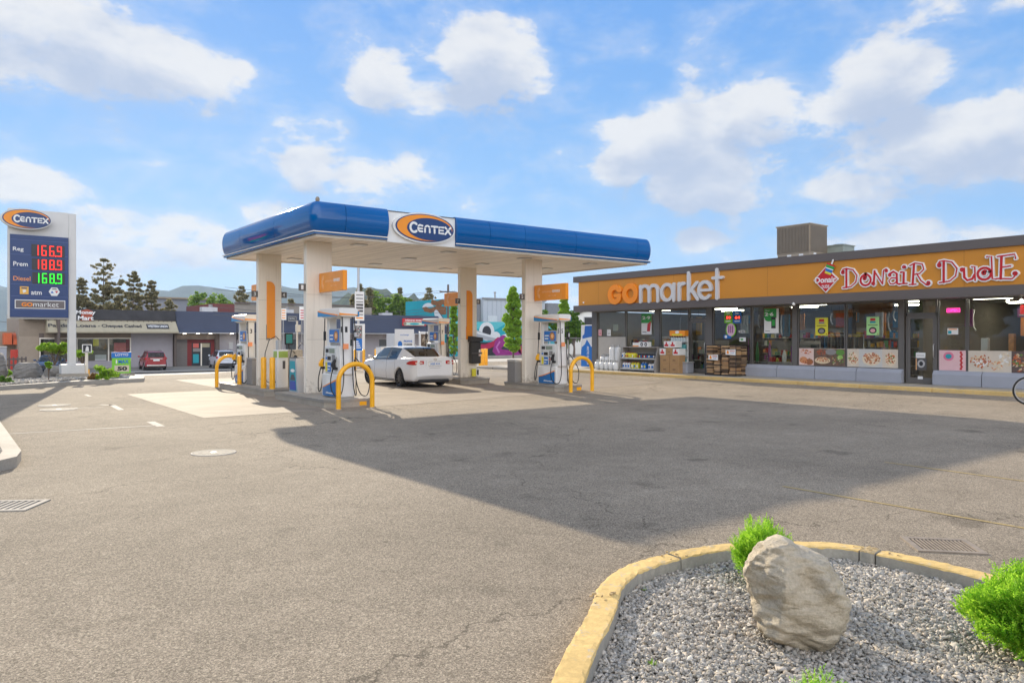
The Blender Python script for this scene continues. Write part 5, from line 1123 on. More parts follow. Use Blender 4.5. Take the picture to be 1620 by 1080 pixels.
# rooftop units
def hvac(x0, x1, y0, y1, z0, z1, lab, col, big):
    o = thing("rooftop_unit", lab, "rooftop unit", ((x0 + x1) / 2, (y0 + y1) / 2, z0)); c = mat("hvac_" + ("brown" if big else "green"), col, .6, var=.08)
    dk = mat("hvac_rib" + str(big), tuple(q * .55 for q in col), .6)
    a, d = (x1 - x0) / 2, (y1 - y0) / 2; hh = z1 - z0; zs = hh * .42
    b = MB(); b.box(-a, a, -d, d, 0, zs if big else hh, c, .01); b.build("base_cabinet", o)
    if big:
        b = MB(); b.box(-a - .02, a + .02, -d - .02, d + .02, zs, hh, c)
        n = 22
        for i in range(n):
            y = -d + (i + .5) * 2 * d / n; b.box(-a - .05, -a - .02, y - .025, y + .025, zs + .05, hh - .05, dk)
        n = 18
        for i in range(n):
            x = -a + (i + .5) * 2 * a / n; b.box(x - .025, x + .025, -d - .05, -d - .02, zs + .05, hh - .05, dk)
        b.box(-a - .06, a + .06, -d - .06, d + .06, hh, hh + .05, c); b.build("louvre_hood", o)
        b = MB(); b.box(-a - .03, -a - .0, d - .5, d - .05, zs - .28, zs - .1, INK); b.box(-a - .035, -a - .03, d - .4, d - .1, zs - .22, zs - .16, PAPER)
        for q in (.1, -.5): b.box(-a - .03, -a, q, q + .2, zs - .2, zs - .04, PAPER)
        b.box(-a + .3, -a + .5, -d - .03, -d, zs - .2, zs, PAPER); b.build("labels", o)
    else:
        b = MB(); b.box(-a - .03, a + .03, -d - .03, d + .03, hh, hh + .05, c); b.cyl(0, 0, hh + .05, hh + .1, .3, DGR, 14); b.build("fan_hood", o)
hy1 = PX(1230, 400, 31.5)[0]; hy0 = PX(1281, 400, 31.5)[0]
hvac(31.5, 32.9, hy0, hy1, 4.72, 6.92, "big ribbed brown cooling unit on the store roof", (.40, .325, .24), True)
h1 = PX(1306, 400, 33)[0]; h0 = PX(1334, 400, 33)[0]
hvac(33, 34, h0, h1, 4.72, 6.0, "low grey-green unit on the store roof right of the brown one", (.30, .33, .28), False)
# bare steel poles on the far roof corner
o = thing("roof_mast", "thin steel mast with a wire on the far end of the store roof", "mast", (30.5, 27.3, 4.72)); b = MB(); b.cyl(0, 0, 0, .55, .03, GREY, 8); b.build("pole", o); b = MB(); b.tube([(0, 0, .5), (.4, -.5, .1)], .012, GREY, 5); b.build("stay", o)
# ------------------------------------------------------------------ vegetation tools
def leaf_mat(name, col, col2, trans=.35, rough=.55):
    m = bpy.data.materials.new(name); m.use_nodes = True; nt = m.node_tree; b = nt.nodes['Principled BSDF']
    t = N(nt, 'ShaderNodeTexCoord').outputs['Object']; no = N(nt, 'ShaderNodeTexNoise'); no.inputs['Scale'].default_value = 2.2; no.inputs['Detail'].default_value = 6; nt.links.new(t, no.inputs['Vector'])
    g_ = N(nt, 'ShaderNodeNewGeometry')
    k = MATH(nt, 'ADD', MATH(nt, 'MULTIPLY', no.outputs[0], .9), MATH(nt, 'MULTIPLY', g_.outputs['Random Per Island'], .45)); 
    mr = N(nt, 'ShaderNodeMapRange'); nt.links.new(k, mr.inputs[0]); mr.inputs[1].default_value = .4; mr.inputs[2].default_value = 1.0
    c = MIXC(nt, mr.outputs[0], col, col2); nt.links.new(c, b.inputs['Base Color']); b.inputs['Roughness'].default_value = rough; b.inputs['Specular IOR Level'].default_value = .25
    nt.nodes.remove(nt.nodes['Material Output']) if False else None
    tr = N(nt, 'ShaderNodeBsdfTranslucent'); nt.links.new(c, tr.inputs[0]); mx = N(nt, 'ShaderNodeMixShader'); mx.inputs[0].default_value = trans
    nt.links.new(b.outputs[0], mx.inputs[1]); nt.links.new(tr.outputs[0], mx.inputs[2]); nt.links.new(mx.outputs[0], nt.nodes['Material Output'].inputs[0])
    return m
L_POP = leaf_mat("leaf_poplar", (.17, .34, .025), (.46, .66, .08), .6); L_GRN = leaf_mat("leaf_green", (.05, .13, .015), (.19, .33, .04), .45); L_PINE = leaf_mat("pine_needles", (.17, .165, .075), (.46, .40, .22), .5)
L_CED = leaf_mat("cedar_fronds", (.14, .38, .02), (.58, .86, .08), .55); L_FAR = leaf_mat("leaf_far", (.10, .20, .03), (.32, .46, .08), .5); L_BRN = leaf_mat("dry_fronds", (.22, .12, .03), (.4, .24, .08))
TRUNK = mat("trunk_bark", (.13, .095, .07), .9, var=.25, scale=6, bump=.5)
def leaf_mesh(name, pts, nrm_out, size, mat_, seed, parent, elong=1.6, jitter=1.0):
    """many small leaf faces at the given points"""
    rg = np.random.default_rng(seed); n = len(pts)
    a = rg.normal(size=(n, 3)) + nrm_out * .6; a /= np.linalg.norm(a, axis=1)[:, None]
    b = np.cross(a, rg.normal(size=(n, 3))); b /= np.linalg.norm(b, axis=1)[:, None]
    s = size * rg.uniform(.6, 1.3, n)[:, None]
    c = np.cross(a, b)
    v = np.stack([pts - a * s * elong * .5, pts + b * s * .5 + c * s * .1, pts + a * s * elong * .5, pts - b * s * .5 + c * s * .1], 1).reshape(-1, 3)
    me = bpy.data.meshes.new(name); me.vertices.add(4 * n); me.vertices.foreach_set('co', v.ravel()); me.loops.add(4 * n); me.loops.foreach_set('vertex_index', np.arange(4 * n, dtype=np.int32))
    me.polygons.add(n); me.polygons.foreach_set('loop_start', np.arange(0, 4 * n, 4, dtype=np.int32)); me.update(calc_edges=True); me.validate(); me.materials.append(mat_)
    o = bpy.data.objects.new(name, me); COL.objects.link(o); o.parent = parent; return o
def clumps(rg, centers, radii, n_each):
    P_, Q_ = [], []
    for c, r in zip(centers, radii):
        k = max(4, int(n_each * (r / np.mean(radii)) ** 2)); d = rg.normal(size=(k, 3)); d /= np.linalg.norm(d, axis=1)[:, None]; rr = r * rg.uniform(.25, 1, k) ** .5
        P_.append(c + d * rr[:, None] * np.array([1, 1, .8])); Q_.append(d)
    return np.vstack(P_), np.vstack(Q_)
def tree(kind, x, y, z0, h, wd, lab, seed, dens=1.0, leaf=.12, mt=None, cat="tree", grp=None, name=None):
    rg = np.random.default_rng(seed)
    o = thing(name or {'poplar': "columnar_tree", 'pine': "pine_tree", 'round': "leafy_tree", 'dwarf': "dwarf_tree"}[kind], lab, cat, (x, y, z0), 0, grp)
    b = MB(); C_, Rr = [], []
    if kind == 'pine':
        tr = max(.08, h * .013); lean = rg.normal() * .02 * h
        b.tube([(0, 0, 0), (lean * .3, 0, h * .4), (lean, lean * .5, h * .97)], [tr, tr * .7, tr * .15], TRUNK, 7)
        zc = h * .22
        while zc < h * .98:
            u = (zc / h - .2) / .8; L_ = wd / 2 * (1 - u) ** .65 * rg.uniform(.65, 1.15) + .25; k = rg.integers(3, 6); a0 = rg.random() * 6.28
            for q in range(k):
                a = a0 + q * 6.28 / k + rg.normal() * .3; ll = L_ * rg.uniform(.6, 1.25); ex = np.array([math.cos(a) * ll, math.sin(a) * ll, ll * rg.uniform(-.05, .35)]); st = np.array([lean * (zc / h), 0, zc])
                b.tube([tuple(st), tuple(st + ex * .5 + [0, 0, -.03 * ll]), tuple(st + ex)], [tr * .28 * (1 - u) + .015, tr * .15, .008], TRUNK, 4, False)
                for f in (.35, .52, .68, .84, 1.0):
                    if rg.random() < .8: C_.append(st + ex * f + rg.normal(size=3) * .08 * ll); Rr.append(max(.13, ll * .12 * rg.uniform(.6, 1.4)))
            zc += h * rg.uniform(.035, .06)
        C_.append(np.array([lean, lean * .5, h * .98])); Rr.append(.3)
    elif kind == 'poplar':
        b.tube([(0, 0, 0), (.03, 0, h * .5), (0, 0, h * .92)], [.1, .06, .015], TRUNK, 8)
        for q in range(int(150)):
            u = rg.random() ** .8; zc = h * (.13 + .85 * u); rad = wd / 2 * (min(1, (u + .12) * 3.2) * (1 - u) ** .62) * rg.uniform(.35, 1.08); a = rg.random() * 6.28
            C_.append(np.array([math.cos(a) * rad, math.sin(a) * rad, zc])); Rr.append(wd * .12 * rg.uniform(.7, 1.3))
            if q % 3 == 0: b.tube([(0, 0, zc * .75), (math.cos(a) * rad * .9, math.sin(a) * rad * .9, zc)], [.03, .008], TRUNK, 4, False)
        for q in range(7): C_.append(np.array([rg.normal() * .08 * wd, rg.normal() * .08 * wd, h * (.9 + .1 * q / 7)])); Rr.append(wd * .06)
    else:
        th_ = h * (.3 if kind == 'round' else .35); b.tube([(0, 0, 0), (.05 * wd * .3, 0, th_ * .6), (0, 0, th_)], [h * .028, h * .022, h * .018], TRUNK, 8)
        for q in range(13):
            a = rg.random() * 6.28; ll = wd * .42 * rg.uniform(.4, 1); zt_ = h * rg.uniform(.5, .95) if kind == 'round' else h * rg.uniform(.68, .93)
            e = np.array([math.cos(a) * ll, math.sin(a) * ll, zt_]); b.tube([(0, 0, th_ * rg.uniform(.7, 1)), tuple(e * [.5, .5, 1] - [0, 0, (zt_ - th_) * .4]), tuple(e)], [h * .014, h * .009, .01], TRUNK, 5, False)
            for f in range(4): C_.append(e * (rg.uniform(.8, 1.1) if kind == 'round' else 1) + rg.normal(size=3) * wd * (.1 if kind == 'round' else .06) * np.array([1, 1, .6 if kind == 'dwarf' else 1])); Rr.append(wd * (.12 if kind == 'round' else .085) * rg.uniform(.7, 1.4))
        if kind == 'round':
            for q in range(18):
                a = rg.random() * 6.28; ph = rg.uniform(-.5, 1.4); C_.append(np.array([math.cos(a) * math.cos(ph) * wd * .42, math.sin(a) * math.cos(ph) * wd * .42, h * .64 + math.sin(ph) * h * .32])); Rr.append(wd * .1 * rg.uniform(.7, 1.5))
    b.build("trunk", o)
    C_ = np.array(C_); Rr = np.array(Rr)
    pts, nn = clumps(rg, C_, Rr, int((30 if kind == 'pine' else 46) * dens)); leaf_mesh("crown", pts, nn, leaf, mt or {'pine': L_PINE, 'poplar': L_POP}.get(kind, L_GRN), seed, o, 2.6 if kind == 'pine' else 1.5)
    return o
# ------------------------------------------------------------------ falling ground beyond the lot
def zt(x, y):
    ys = 36 + max(0, min(12, (x - 12) * .8)); t = max(0, min(1, (y - ys) / 24)); return -1.15 * t * t * (3 - 2 * t)
bpy.data.objects.remove(bpy.data.objects["asphalt_lot"])
for nm in ("street", "far_pavement", "far_parking"): bpy.data.objects.remove(bpy.data.objects[nm])
gx = [-6000, -600, -200, -100] + list(range(-80, 141, 2)) + [200, 400, 900, 7000]; gy = [-600, -100, -20, 20] + list(range(34, 111, 2)) + [150, 300, 600, 7000]
def drape(name, x0, x1, y0, y1, dz, m, extra=()):
    X_ = [x for x in gx if x0 <= x <= x1]; Y_ = [y for y in gy if y0 <= y <= y1]; nx = len(X_)
    b = MB(); b.add([(x, y, zt(x, y) + dz) for y in Y_ for x in X_], [(j * nx + i, j * nx + i + 1, (j + 1) * nx + i + 1, (j + 1) * nx + i) for j in range(len(Y_) - 1) for i in range(nx - 1)], m, False)
    return tag(b.build(name), kind='structure')
drape("asphalt_lot", -6000, 7000, -600, 7000, 0, M_ASP)
drape("street", -80, 140, 44, 66, .006, mat("street_paving", (.40, .365, .31), .85, var=.1, scale=.6, bump=.3))
drape("far_pavement", -80, 60, 66, 68, .09, M_WALK); drape("far_parking", -80, 60, 68, 82, .01, mat("parking_paving", (.17, .155, .14), .85, var=.15, scale=.7))
b = MB(); 
for k in range(12): b.box(-40 + k * 8, -37 + k * 8, 54.9, 55.05, zt(-38 + k * 8, 55) + .012, zt(-38 + k * 8, 55) + .016, M_WHOLD)
tag(b.build("street_lines"), kind='structure')
drape("mural_forecourt", 34, 140, 66, 90, .012, M_CONC)
b = MB(); b.box(50, 100, 85.6, 86, -1.2, -.85, M_KG); tag(b.build("mural_kerb"), kind='structure')
# ------------------------------------------------------------------ hills
def hill(name, d, pts, zbase, m, depth, seed, rough):
    """a ridge standing d metres away; its crest follows the given (bearing px, crest px) profile"""
    rg = np.random.default_rng(seed); b = MB(); xs_ = np.linspace(pts[0][0], pts[-1][0], 90); cy_ = np.interp(xs_, [p[0] for p in pts], [p[1] for p in pts]); rows = 9; vs = []
    for j in range(rows):
        f = j / (rows - 1)
        for i, px in enumerate(xs_):
            t = (px - 810) / FPX; dd = d + depth * (f - .5) * 1.0
            zc = (HY - cy_[i]) / FPX * d; prof_ = math.sin(math.pi * min(1, f * 1.0)) ** .8 if 0 < f < 1 else 0
            n_ = rg.normal() * rough * prof_
            hh = zbase + (zc - zbase + 1.8) * prof_ * (1 + .12 * math.sin(px * .05 + j * 1.7) * (1 if f < .5 else .3) * (0 if j == rows // 2 else 1)) + n_
            vs.append((dd * (SI + t * CO), dd * (CO - t * SI), hh))
    n = 90; b.add(vs, [(j * n + i, j * n + i + 1, (j + 1) * n + i + 1, (j + 1) * n + i) for j in range(rows - 1) for i in range(n - 1)], m, True)
    return tag(b.build(name), kind='structure')
M_HILL = mat("hill_forest", (.05, .07, .045), .95, var=.45, scale=.02, spec=0); M_HILL2 = mat("hill_near_forest", (.06, .075, .035), .95, var=.6, scale=.05, spec=0)
hill("hills", 3000, [(-700, 505), (-300, 470), (-60, 445), (20, 452), (110, 470), (190, 468), (245, 457), (290, 461), (340, 458), (400, 462), (450, 458), (510, 459), (570, 462), (660, 480), (900, 500), (1100, 505), (1500, 515)], -1.3, M_HILL, 1400, 3, 6)
hill("hills", 1300, [(430, 524), (500, 505), (535, 478), (565, 462), (585, 456), (620, 462), (660, 472), (700, 484), (760, 492), (900, 500), (1200, 515)], -1.3, M_HILL2, 500, 5, 5)
# ------------------------------------------------------------------ foreground planter
kerb_c = [G(870, 1150, .13), G(900, 1075, .13), G(950, 972, .13), G(974, 917, .13), G(1040, 885, .13), G(1160, 864, .13), G(1300, 860, .13), G(1390, 872, .13), G(1552, 908, .13)]
kc = [(.95, 1.45)] + [kerb_c[i] for i in range(1, 9)] + [(5.75, 1.3), (5.5, -.6)]
def smoothpath(P_, k=8):
    out = []
    for i in range(len(P_) - 1):
        p0, p1, p2, p3 = [np.array(P_[max(0, min(len(P_) - 1, j))]) for j in (i - 1, i, i + 1, i + 2)]
        for t in np.linspace(0, 1, k + 1)[:-1]: out.append(.5 * ((2 * p1) + (p2 - p0) * t + (2 * p0 - 5 * p1 + 4 * p2 - p3) * t * t + (3 * p1 - p0 - 3 * p2 + p3) * t ** 3))
    out.append(np.array(P_[-1])); return out
kp = smoothpath(kc, 12)
# resample evenly
seg = np.cumsum([0] + [np.linalg.norm(kp[i + 1] - kp[i]) for i in range(len(kp) - 1)])
def at(s): return np.array([np.interp(s, seg, [p[k] for p in kp]) for k in (0, 1)])
def kerb_piece(name, s0, s1, wd, m, label=None, zj=0, rzj=0, top=.135):
    rg = np.random.default_rng(int(s0 * 1000)); n = max(4, int((s1 - s0) / .045)); secs = []; b = MB(); prof_ = [(-.5, -.02), (-.5, .90), (-.45, .98), (-.3, 1.0), (0, 1.0), (.3, 1.0), (.44, .98), (.5, .86), (.5, -.02)]
    vs = []
    for i in range(n + 1):
        s = s0 + (s1 - s0) * i / n; p = at(s); t = at(min(s + .02, seg[-1])) - at(max(s - .02, 0)); t /= np.linalg.norm(t); nn = np.array([-t[1], t[0]])
        edge = 1 if 0 < i < n else .93
        for j, (u, v) in enumerate(prof_):
            jit = rg.normal(0, .003) if v > .5 else 0; jz = rg.normal(0, .0022) if v > .5 else 0
            q = p + nn * (u * wd * edge + jit); vs.append((q[0], q[1], max(-.02, v * top * (1 if edge == 1 else .97) + jz + zj)))
    k = len(prof_)
    for side, mm in ((0, M_KG), (1, m)):
        b.add(vs, [(i * k + j, i * k + j + 1, (i + 1) * k + j + 1, (i + 1) * k + j) for i in range(n) for j in range(k - 1) if (j == 0) == (side == 0)], mm, False)
    b.add(vs, [tuple(range(k)), tuple(range(n * k + k - 1, n * k - 1, -1))], M_KG, False)
    return b
total = seg[-1]; sb = [0, 1.55]  # break points measured along the kerb
def s_of(px, py):
    q = np.array(G(px, py, .13)); return seg[int(np.argmin([np.linalg.norm(p - q) for p in kp]))]
cuts = [0, s_of(962, 945), s_of(1066, 880), s_of(1170, 863), s_of(1362, 866), s_of(1392, 872), total - 1.4, total]
M_KCH = concrete("kerb_chipped", (.50, .37, .2), worn=(.36, .31, .24))
for i, (a_, c_) in enumerate(zip(cuts[:-1], cuts[1:])):
    b = kerb_piece("planter_kerb", a_ + .006, c_ - .006, .165, M_KCH if i == 4 else M_KY, zj=(-.004 if i % 2 else .003))
    tag(b.build("planter_kerb"), kind='structure')
# broken yellow chips
b = MB(); rg = np.random.default_rng(4)
for s0 in (cuts[1], cuts[2], cuts[4], cuts[5]):
    for k in range(7):
        p = at(s0 + rg.normal() * .04); s_ = rg.uniform(.008, .022); c = (p[0] + rg.normal() * .05, p[1] + rg.normal() * .05, .137)
        b.prism([(c[0] + s_ * math.cos(a), c[1] + s_ * .7 * math.sin(a)) for a in sorted(rg.random(5) * 6.28)], .133, .133 + s_ * .6, M_KCH)
b.build("kerb_chips")['kind'] = 'stuff'
# soil + gravel
inner = []
for s in np.linspace(0, total, 60):
    p = at(s); t = at(min(s + .02, total)) - at(max(s - .02, 0)); t /= np.linalg.norm(t); inner.append(p - np.array([-t[1], t[0]]) * .083)
poly = [tuple(p) for p in inner] + [(5.3, -2), (-.5, -2), (.3, .9)]
sheet("planter_soil", poly, .012, mat("planter_soil", (.13, .12, .11), .95, var=.3, scale=12, bump=.5))
def inside(x, y, pg):
    r_ = np.zeros(len(x), bool); n = len(pg)
    for i in range(n):
        x1, y1 = pg[i]; x2, y2 = pg[(i + 1) % n]
        c = ((y1 > y) != (y2 > y)) & (x < (x2 - x1) * (y - y1) / (y2 - y1 + 1e-12) + x1); r_ ^= c
    return r_
def gravel(name, label_cat, pg, n, size, z, mats_, seed, view=None, zj=.02):
    rg = np.random.default_rng(seed); pa = np.array(pg); lo, hi = pa.min(0), pa.max(0); x = rg.uniform(lo[0], hi[0], n * 4); y = rg.uniform(lo[1], hi[1], n * 4)
    k = inside(x, y, pg)
    if view is not None: k &= view(x, y)
    x, y = x[k][:n], y[k][:n]; n = len(x)
    # squashed, jittered octahedron-like stones with 8 corners
    base = np.array([(-1, -1, -1), (1, -1, -1), (1, 1, -1), (-1, 1, -1), (-.7, -.7, 1), (.7, -.7, 1), (.7, .7, 1), (-.7, .7, 1)], float) * .5
    F = [(3, 2, 1, 0), (4, 5, 6, 7), (0, 1, 5, 4), (1, 2, 6, 5), (2, 3, 7, 6), (3, 0, 4, 7)]
    V = base[None] + rg.normal(0, .2, (n, 8, 3)); sc = size * np.exp(rg.normal(0, .28, n))[:, None, None] * np.stack([rg.uniform(.8, 1.35, n), rg.uniform(.6, 1, n), rg.uniform(.35, .7, n)], 1)[:, None, :]
    V = V * sc; ax = rg.uniform(-.6, .6, n); ay = rg.uniform(-.6, .6, n); az = rg.uniform(0, 6.28, n)
    def rot(V, a, i, j): 
        c, s = np.cos(a)[:, None], np.sin(a)[:, None]; W = V.copy(); W[:, :, i] = c * V[:, :, i] - s * V[:, :, j]; W[:, :, j] = s * V[:, :, i] + c * V[:, :, j]; return W
    V = rot(rot(rot(V, ax, 1, 2), ay, 0, 2), az, 0, 1); V += np.stack([x, y, z + rg.uniform(0, zj, n)], 1)[:, None, :]
    me = bpy.data.meshes.new(name); me.vertices.add(8 * n); me.vertices.foreach_set('co', V.reshape(-1)); fi = np.array(F)[None] + (np.arange(n) * 8)[:, None, None]
    me.loops.add(24 * n); me.loops.foreach_set('vertex_index', fi.reshape(-1).astype(np.int32)); me.polygons.add(6 * n); me.polygons.foreach_set('loop_start', np.arange(0, 24 * n, 4, dtype=np.int32))
    for m in mats_: me.materials.append(m)
    me.polygons.foreach_set('material_index', np.repeat(rg.integers(0, len(mats_), n), 6).astype(np.int32)); me.update(calc_edges=True)
    o = bpy.data.objects.new(name, me); COL.objects.link(o); o['kind'] = 'stuff'; return o
def stone_mat():
    m = bpy.data.materials.new("gravel_stone"); m.use_nodes = True; nt = m.node_tree; b = nt.nodes['Principled BSDF']; g_ = N(nt, 'ShaderNodeNewGeometry')
    r = N(nt, 'ShaderNodeValToRGB'); nt.links.new(g_.outputs['Random Per Island'], r.inputs[0]); e = r.color_ramp.elements; e[0].color = (.26, .24, .21, 1); e[1].color = (.66, .61, .53, 1)
    for p_, c in ((.25, (.37, .35, .315)), (.5, (.45, .415, .36)), (.7, (.48, .41, .33)), (.85, (.58, .52, .45))): x = e.new(p_); x.color = (*c, 1)
    t = N(nt, 'ShaderNodeTexCoord').outputs['Object']; no = N(nt, 'ShaderNodeTexNoise'); no.inputs['Scale'].default_value = 90; no.inputs['Detail'].default_value = 4; nt.links.new(t, no.inputs['Vector'])
    k = N(nt, 'ShaderNodeMapRange'); nt.links.new(no.outputs[0], k.inputs[0]); k.inputs[1].default_value = .3; k.inputs[2].default_value = .7; k.inputs[3].default_value = .75; k.inputs[4].default_value = 1.2
    s_ = N(nt, 'ShaderNodeVectorMath', operation='SCALE'); nt.links.new(r.outputs[0], s_.inputs[0]); nt.links.new(k.outputs[0], s_.inputs['Scale']); nt.links.new(s_.outputs[0], b.inputs['Base Color']); b.inputs['Roughness'].default_value = .8
    return m
M_ST = stone_mat()
def dens_view(x, y):      # skip what lies behind the photographer's feet
    return (x * SI + y * CO) > 1.9
gravel("gravel", "", poly, 105000, .0158, .024, [M_ST], 11, dens_view, .022)
gravel("gravel", "", poly, 12000, .0225, .030, [M_ST], 12, dens_view, .022)
# ------------------------------------------------------------------ the big boulder
def rock_mat(name, c1, c2, c3, sc=1.0):
    m = bpy.data.materials.new(name); m.use_nodes = True; nt = m.node_tree; b = nt.nodes['Principled BSDF']; t = N(nt, 'ShaderNodeTexCoord').outputs['Object']
    mp = N(nt, 'ShaderNodeMapping'); nt.links.new(t, mp.inputs[0]); mp.inputs['Rotation'].default_value = (R(62), R(18), R(20)); mp.inputs['Scale'].default_value = (2.2 * sc, 2.6 * sc, 9 * sc)
    no = N(nt, 'ShaderNodeTexNoise'); no.inputs['Scale'].default_value = 2.2; no.inputs['Detail'].default_value = 9; no.inputs['Roughness'].default_value = .62; no.inputs['Distortion'].default_value = .7; nt.links.new(mp.outputs[0], no.inputs['Vector'])
    r = N(nt, 'ShaderNodeValToRGB'); nt.links.new(no.outputs[0], r.inputs[0]); e = r.color_ramp.elements; e[0].position = .25; e[0].color = (*c3, 1); e[1].position = .75; e[1].color = (*c2, 1); x = e.new(.48); x.color = (*c1, 1)
    n2 = N(nt, 'ShaderNodeTexNoise'); n2.inputs['Scale'].default_value = 60 * sc; n2.inputs['Detail'].default_value = 9; n2.inputs['Roughness'].default_value = .7; nt.links.new(t, n2.inputs['Vector'])
    k = N(nt, 'ShaderNodeMapRange'); nt.links.new(n2.outputs[0], k.inputs[0]); k.inputs[1].default_value = .3; k.inputs[2].default_value = .7; k.inputs[3].default_value = .74; k.inputs[4].default_value = 1.16
    s_ = N(nt, 'ShaderNodeVectorMath', operation='SCALE'); nt.links.new(r.outputs[0], s_.inputs[0]); nt.links.new(k.outputs[0], s_.inputs['Scale']); nt.links.new(s_.outputs[0], b.inputs['Base Color']); b.inputs['Roughness'].default_value = .85
    # layered grooves
    wv = N(nt, 'ShaderNodeTexWave', wave_type='BANDS', bands_direction='Z'); wv.inputs['Scale'].default_value = .9; wv.inputs['Distortion'].default_value = 4.5; wv.inputs['Detail'].default_value = 5; wv.inputs['Detail Scale'].default_value = 1.6; nt.links.new(mp.outputs[0], wv.inputs['Vector'])
    bp = N(nt, 'ShaderNodeBump'); bp.inputs['Strength'].default_value = .8; bp.inputs['Distance'].default_value = .032 / sc
    nt.links.new(MATH(nt, 'ADD', MATH(nt, 'MULTIPLY', wv.outputs[0], .5), MATH(nt, 'ADD', MATH(nt, 'MULTIPLY', n2.outputs[0], .5), no.outputs[0])), bp.inputs['Height']); nt.links.new(bp.outputs[0], b.inputs['Normal'])
    return m
from mathutils import noise as mnoise
import bmesh
def boulder(lab, loc, size, m, seed, planes, sub=5, amp=.06, rz=0, tilt=0, grp=None):
    bm = bmesh.new(); bmesh.ops.create_icosphere(bm, subdivisions=sub, radius=1)
    off = Vector((seed * 3.1, seed * 1.7, seed * .9)); tm = Matrix.Rotation(tilt, 3, 'Y')
    for v in bm.verts:
        d = v.co.normalized(); r_ = 1.0
        for (n_, k) in planes:
            n_ = Vector(n_).normalized(); c = d.dot(n_)
            if c > 0: r_ = min(r_, k / c + .02)
        r_ += (mnoise.noise(d * 1.7 + off) * .11 + mnoise.noise(d * 4 + off) * .05 + mnoise.noise(d * 9 + off) * .022 + abs(mnoise.noise(Vector((d.x * 2, d.y * 2, d.z * 8)) + off)) * -.035 + mnoise.noise(d * 22 + off) * .008) * amp / .06
        p = d * r_; v.co = tm @ Vector((p.x * size[0], p.y * size[1], p.z * size[2]))
    me = bpy.data.meshes.new("boulder"); bm.to_mesh(me); bm.free(); me.polygons.foreach_set('use_smooth', [True] * len(me.polygons)); me.materials.append(m)
    o = bpy.data.objects.new("boulder", me); COL.objects.link(o); o.location = loc; o.rotation_euler = (0, 0, rz); tag(o, lab, "boulder", grp); return o
M_ROCK = rock_mat("rock_sandstone", (.55, .465, .34), (.64, .56, .44), (.43, .35, .24))
M_RG = rock_mat("rock_grey", (.25, .235, .215), (.33, .31, .28), (.17, .16, .145), .5)
def big_boulder():
    bm = bmesh.new(); bmesh.ops.create_icosphere(bm, subdivisions=6, radius=1)
    out = [(-.077, .67), (.03, .605), (.10, .575), (.18, .55), (.25, .47), (.287, .40), (.30, .26), (.267, .09), (.22, .02), (.08, -.02), (-.085, .02), (-.217, .10), (-.262, .28), (-.305, .453), (-.26, .55), (-.17, .64)]
    cen = (0, .32); an = sorted([(math.atan2(z - cen[1], x - cen[0]), math.hypot(x - cen[0], z - cen[1])) for x, z in out]); A = [a for a, _ in an]; Q = [q for _, q in an]
    A = [A[-1] - 2 * math.pi] + A + [A[0] + 2 * math.pi]; Q = [Q[-1]] + Q + [Q[0]]
    def gs(x, z, cx, cz, r, k): return k * math.exp(-((x - cx) ** 2 + (z - cz) ** 2) / (r * r))
    for v in bm.verts:
        d = v.co.normalized(); th_ = math.atan2(d.z, d.x); s_ = math.hypot(d.x, d.z); q = np.interp(th_, A, Q); e = s_ ** .72 if s_ > 0 else 0
        x = q * e * math.cos(th_); z = q * e * math.sin(th_) + cen[1]; y = .26 * math.copysign(abs(d.y) ** .62, d.y)
        if y < 0:
            f = min(1, -y / .2)
            y += f * (gs(x, z, .01, .46, .075, .085) + gs(x, z, -.06, .60, .10, .06) - gs(x, z, .11, .44, .06, .06) + gs(x, z, .21, .5, .06, .07) - gs(x, z, -.19, .40, .06, .02) + gs(x, z, -.03, .34, .022, .03) + gs(x, z, .16, .30, .03, .03) - gs(x, z, .05, .25, .07, .03) - gs(x, z, .12, .16, .12, .03) + gs(x, z, .0, .0, .25, .03))
            y += max(0, -.165 - x + (z - .3) * .12) * 1.5 * f          # left facet falls back from an edge
        p = Vector((x, y, z)); st = (z * .93 + x * .38 + y * .2)
        n_ = mnoise.noise(p * 5) * .026 + mnoise.noise(p * 12) * .015 + mnoise.noise(Vector((x * 6, y * 6, st * 34))) * .012 + mnoise.noise(Vector((x * 12, y * 12, st * 90))) * .004 - abs(mnoise.noise(p * 7 + Vector((5, 2, 1)))) * .014 + mnoise.noise(p * 45) * .002
        q_ = p + d * n_; v.co = Vector((q_.x * .90, q_.y * .95, q_.z * .93))
    me = bpy.data.meshes.new("boulder"); bm.to_mesh(me); bm.free(); me.polygons.foreach_set('use_smooth', [True] * len(me.polygons)); me.materials.append(M_ROCK)
    o = bpy.data.objects.new("boulder", me); COL.objects.link(o); o.location = (3.955, 2.44, .015); o.rotation_euler = (0, 0, R(-38)); tag(o, "large pale layered boulder standing in the grey gravel of the front planter", "boulder")
big_boulder()
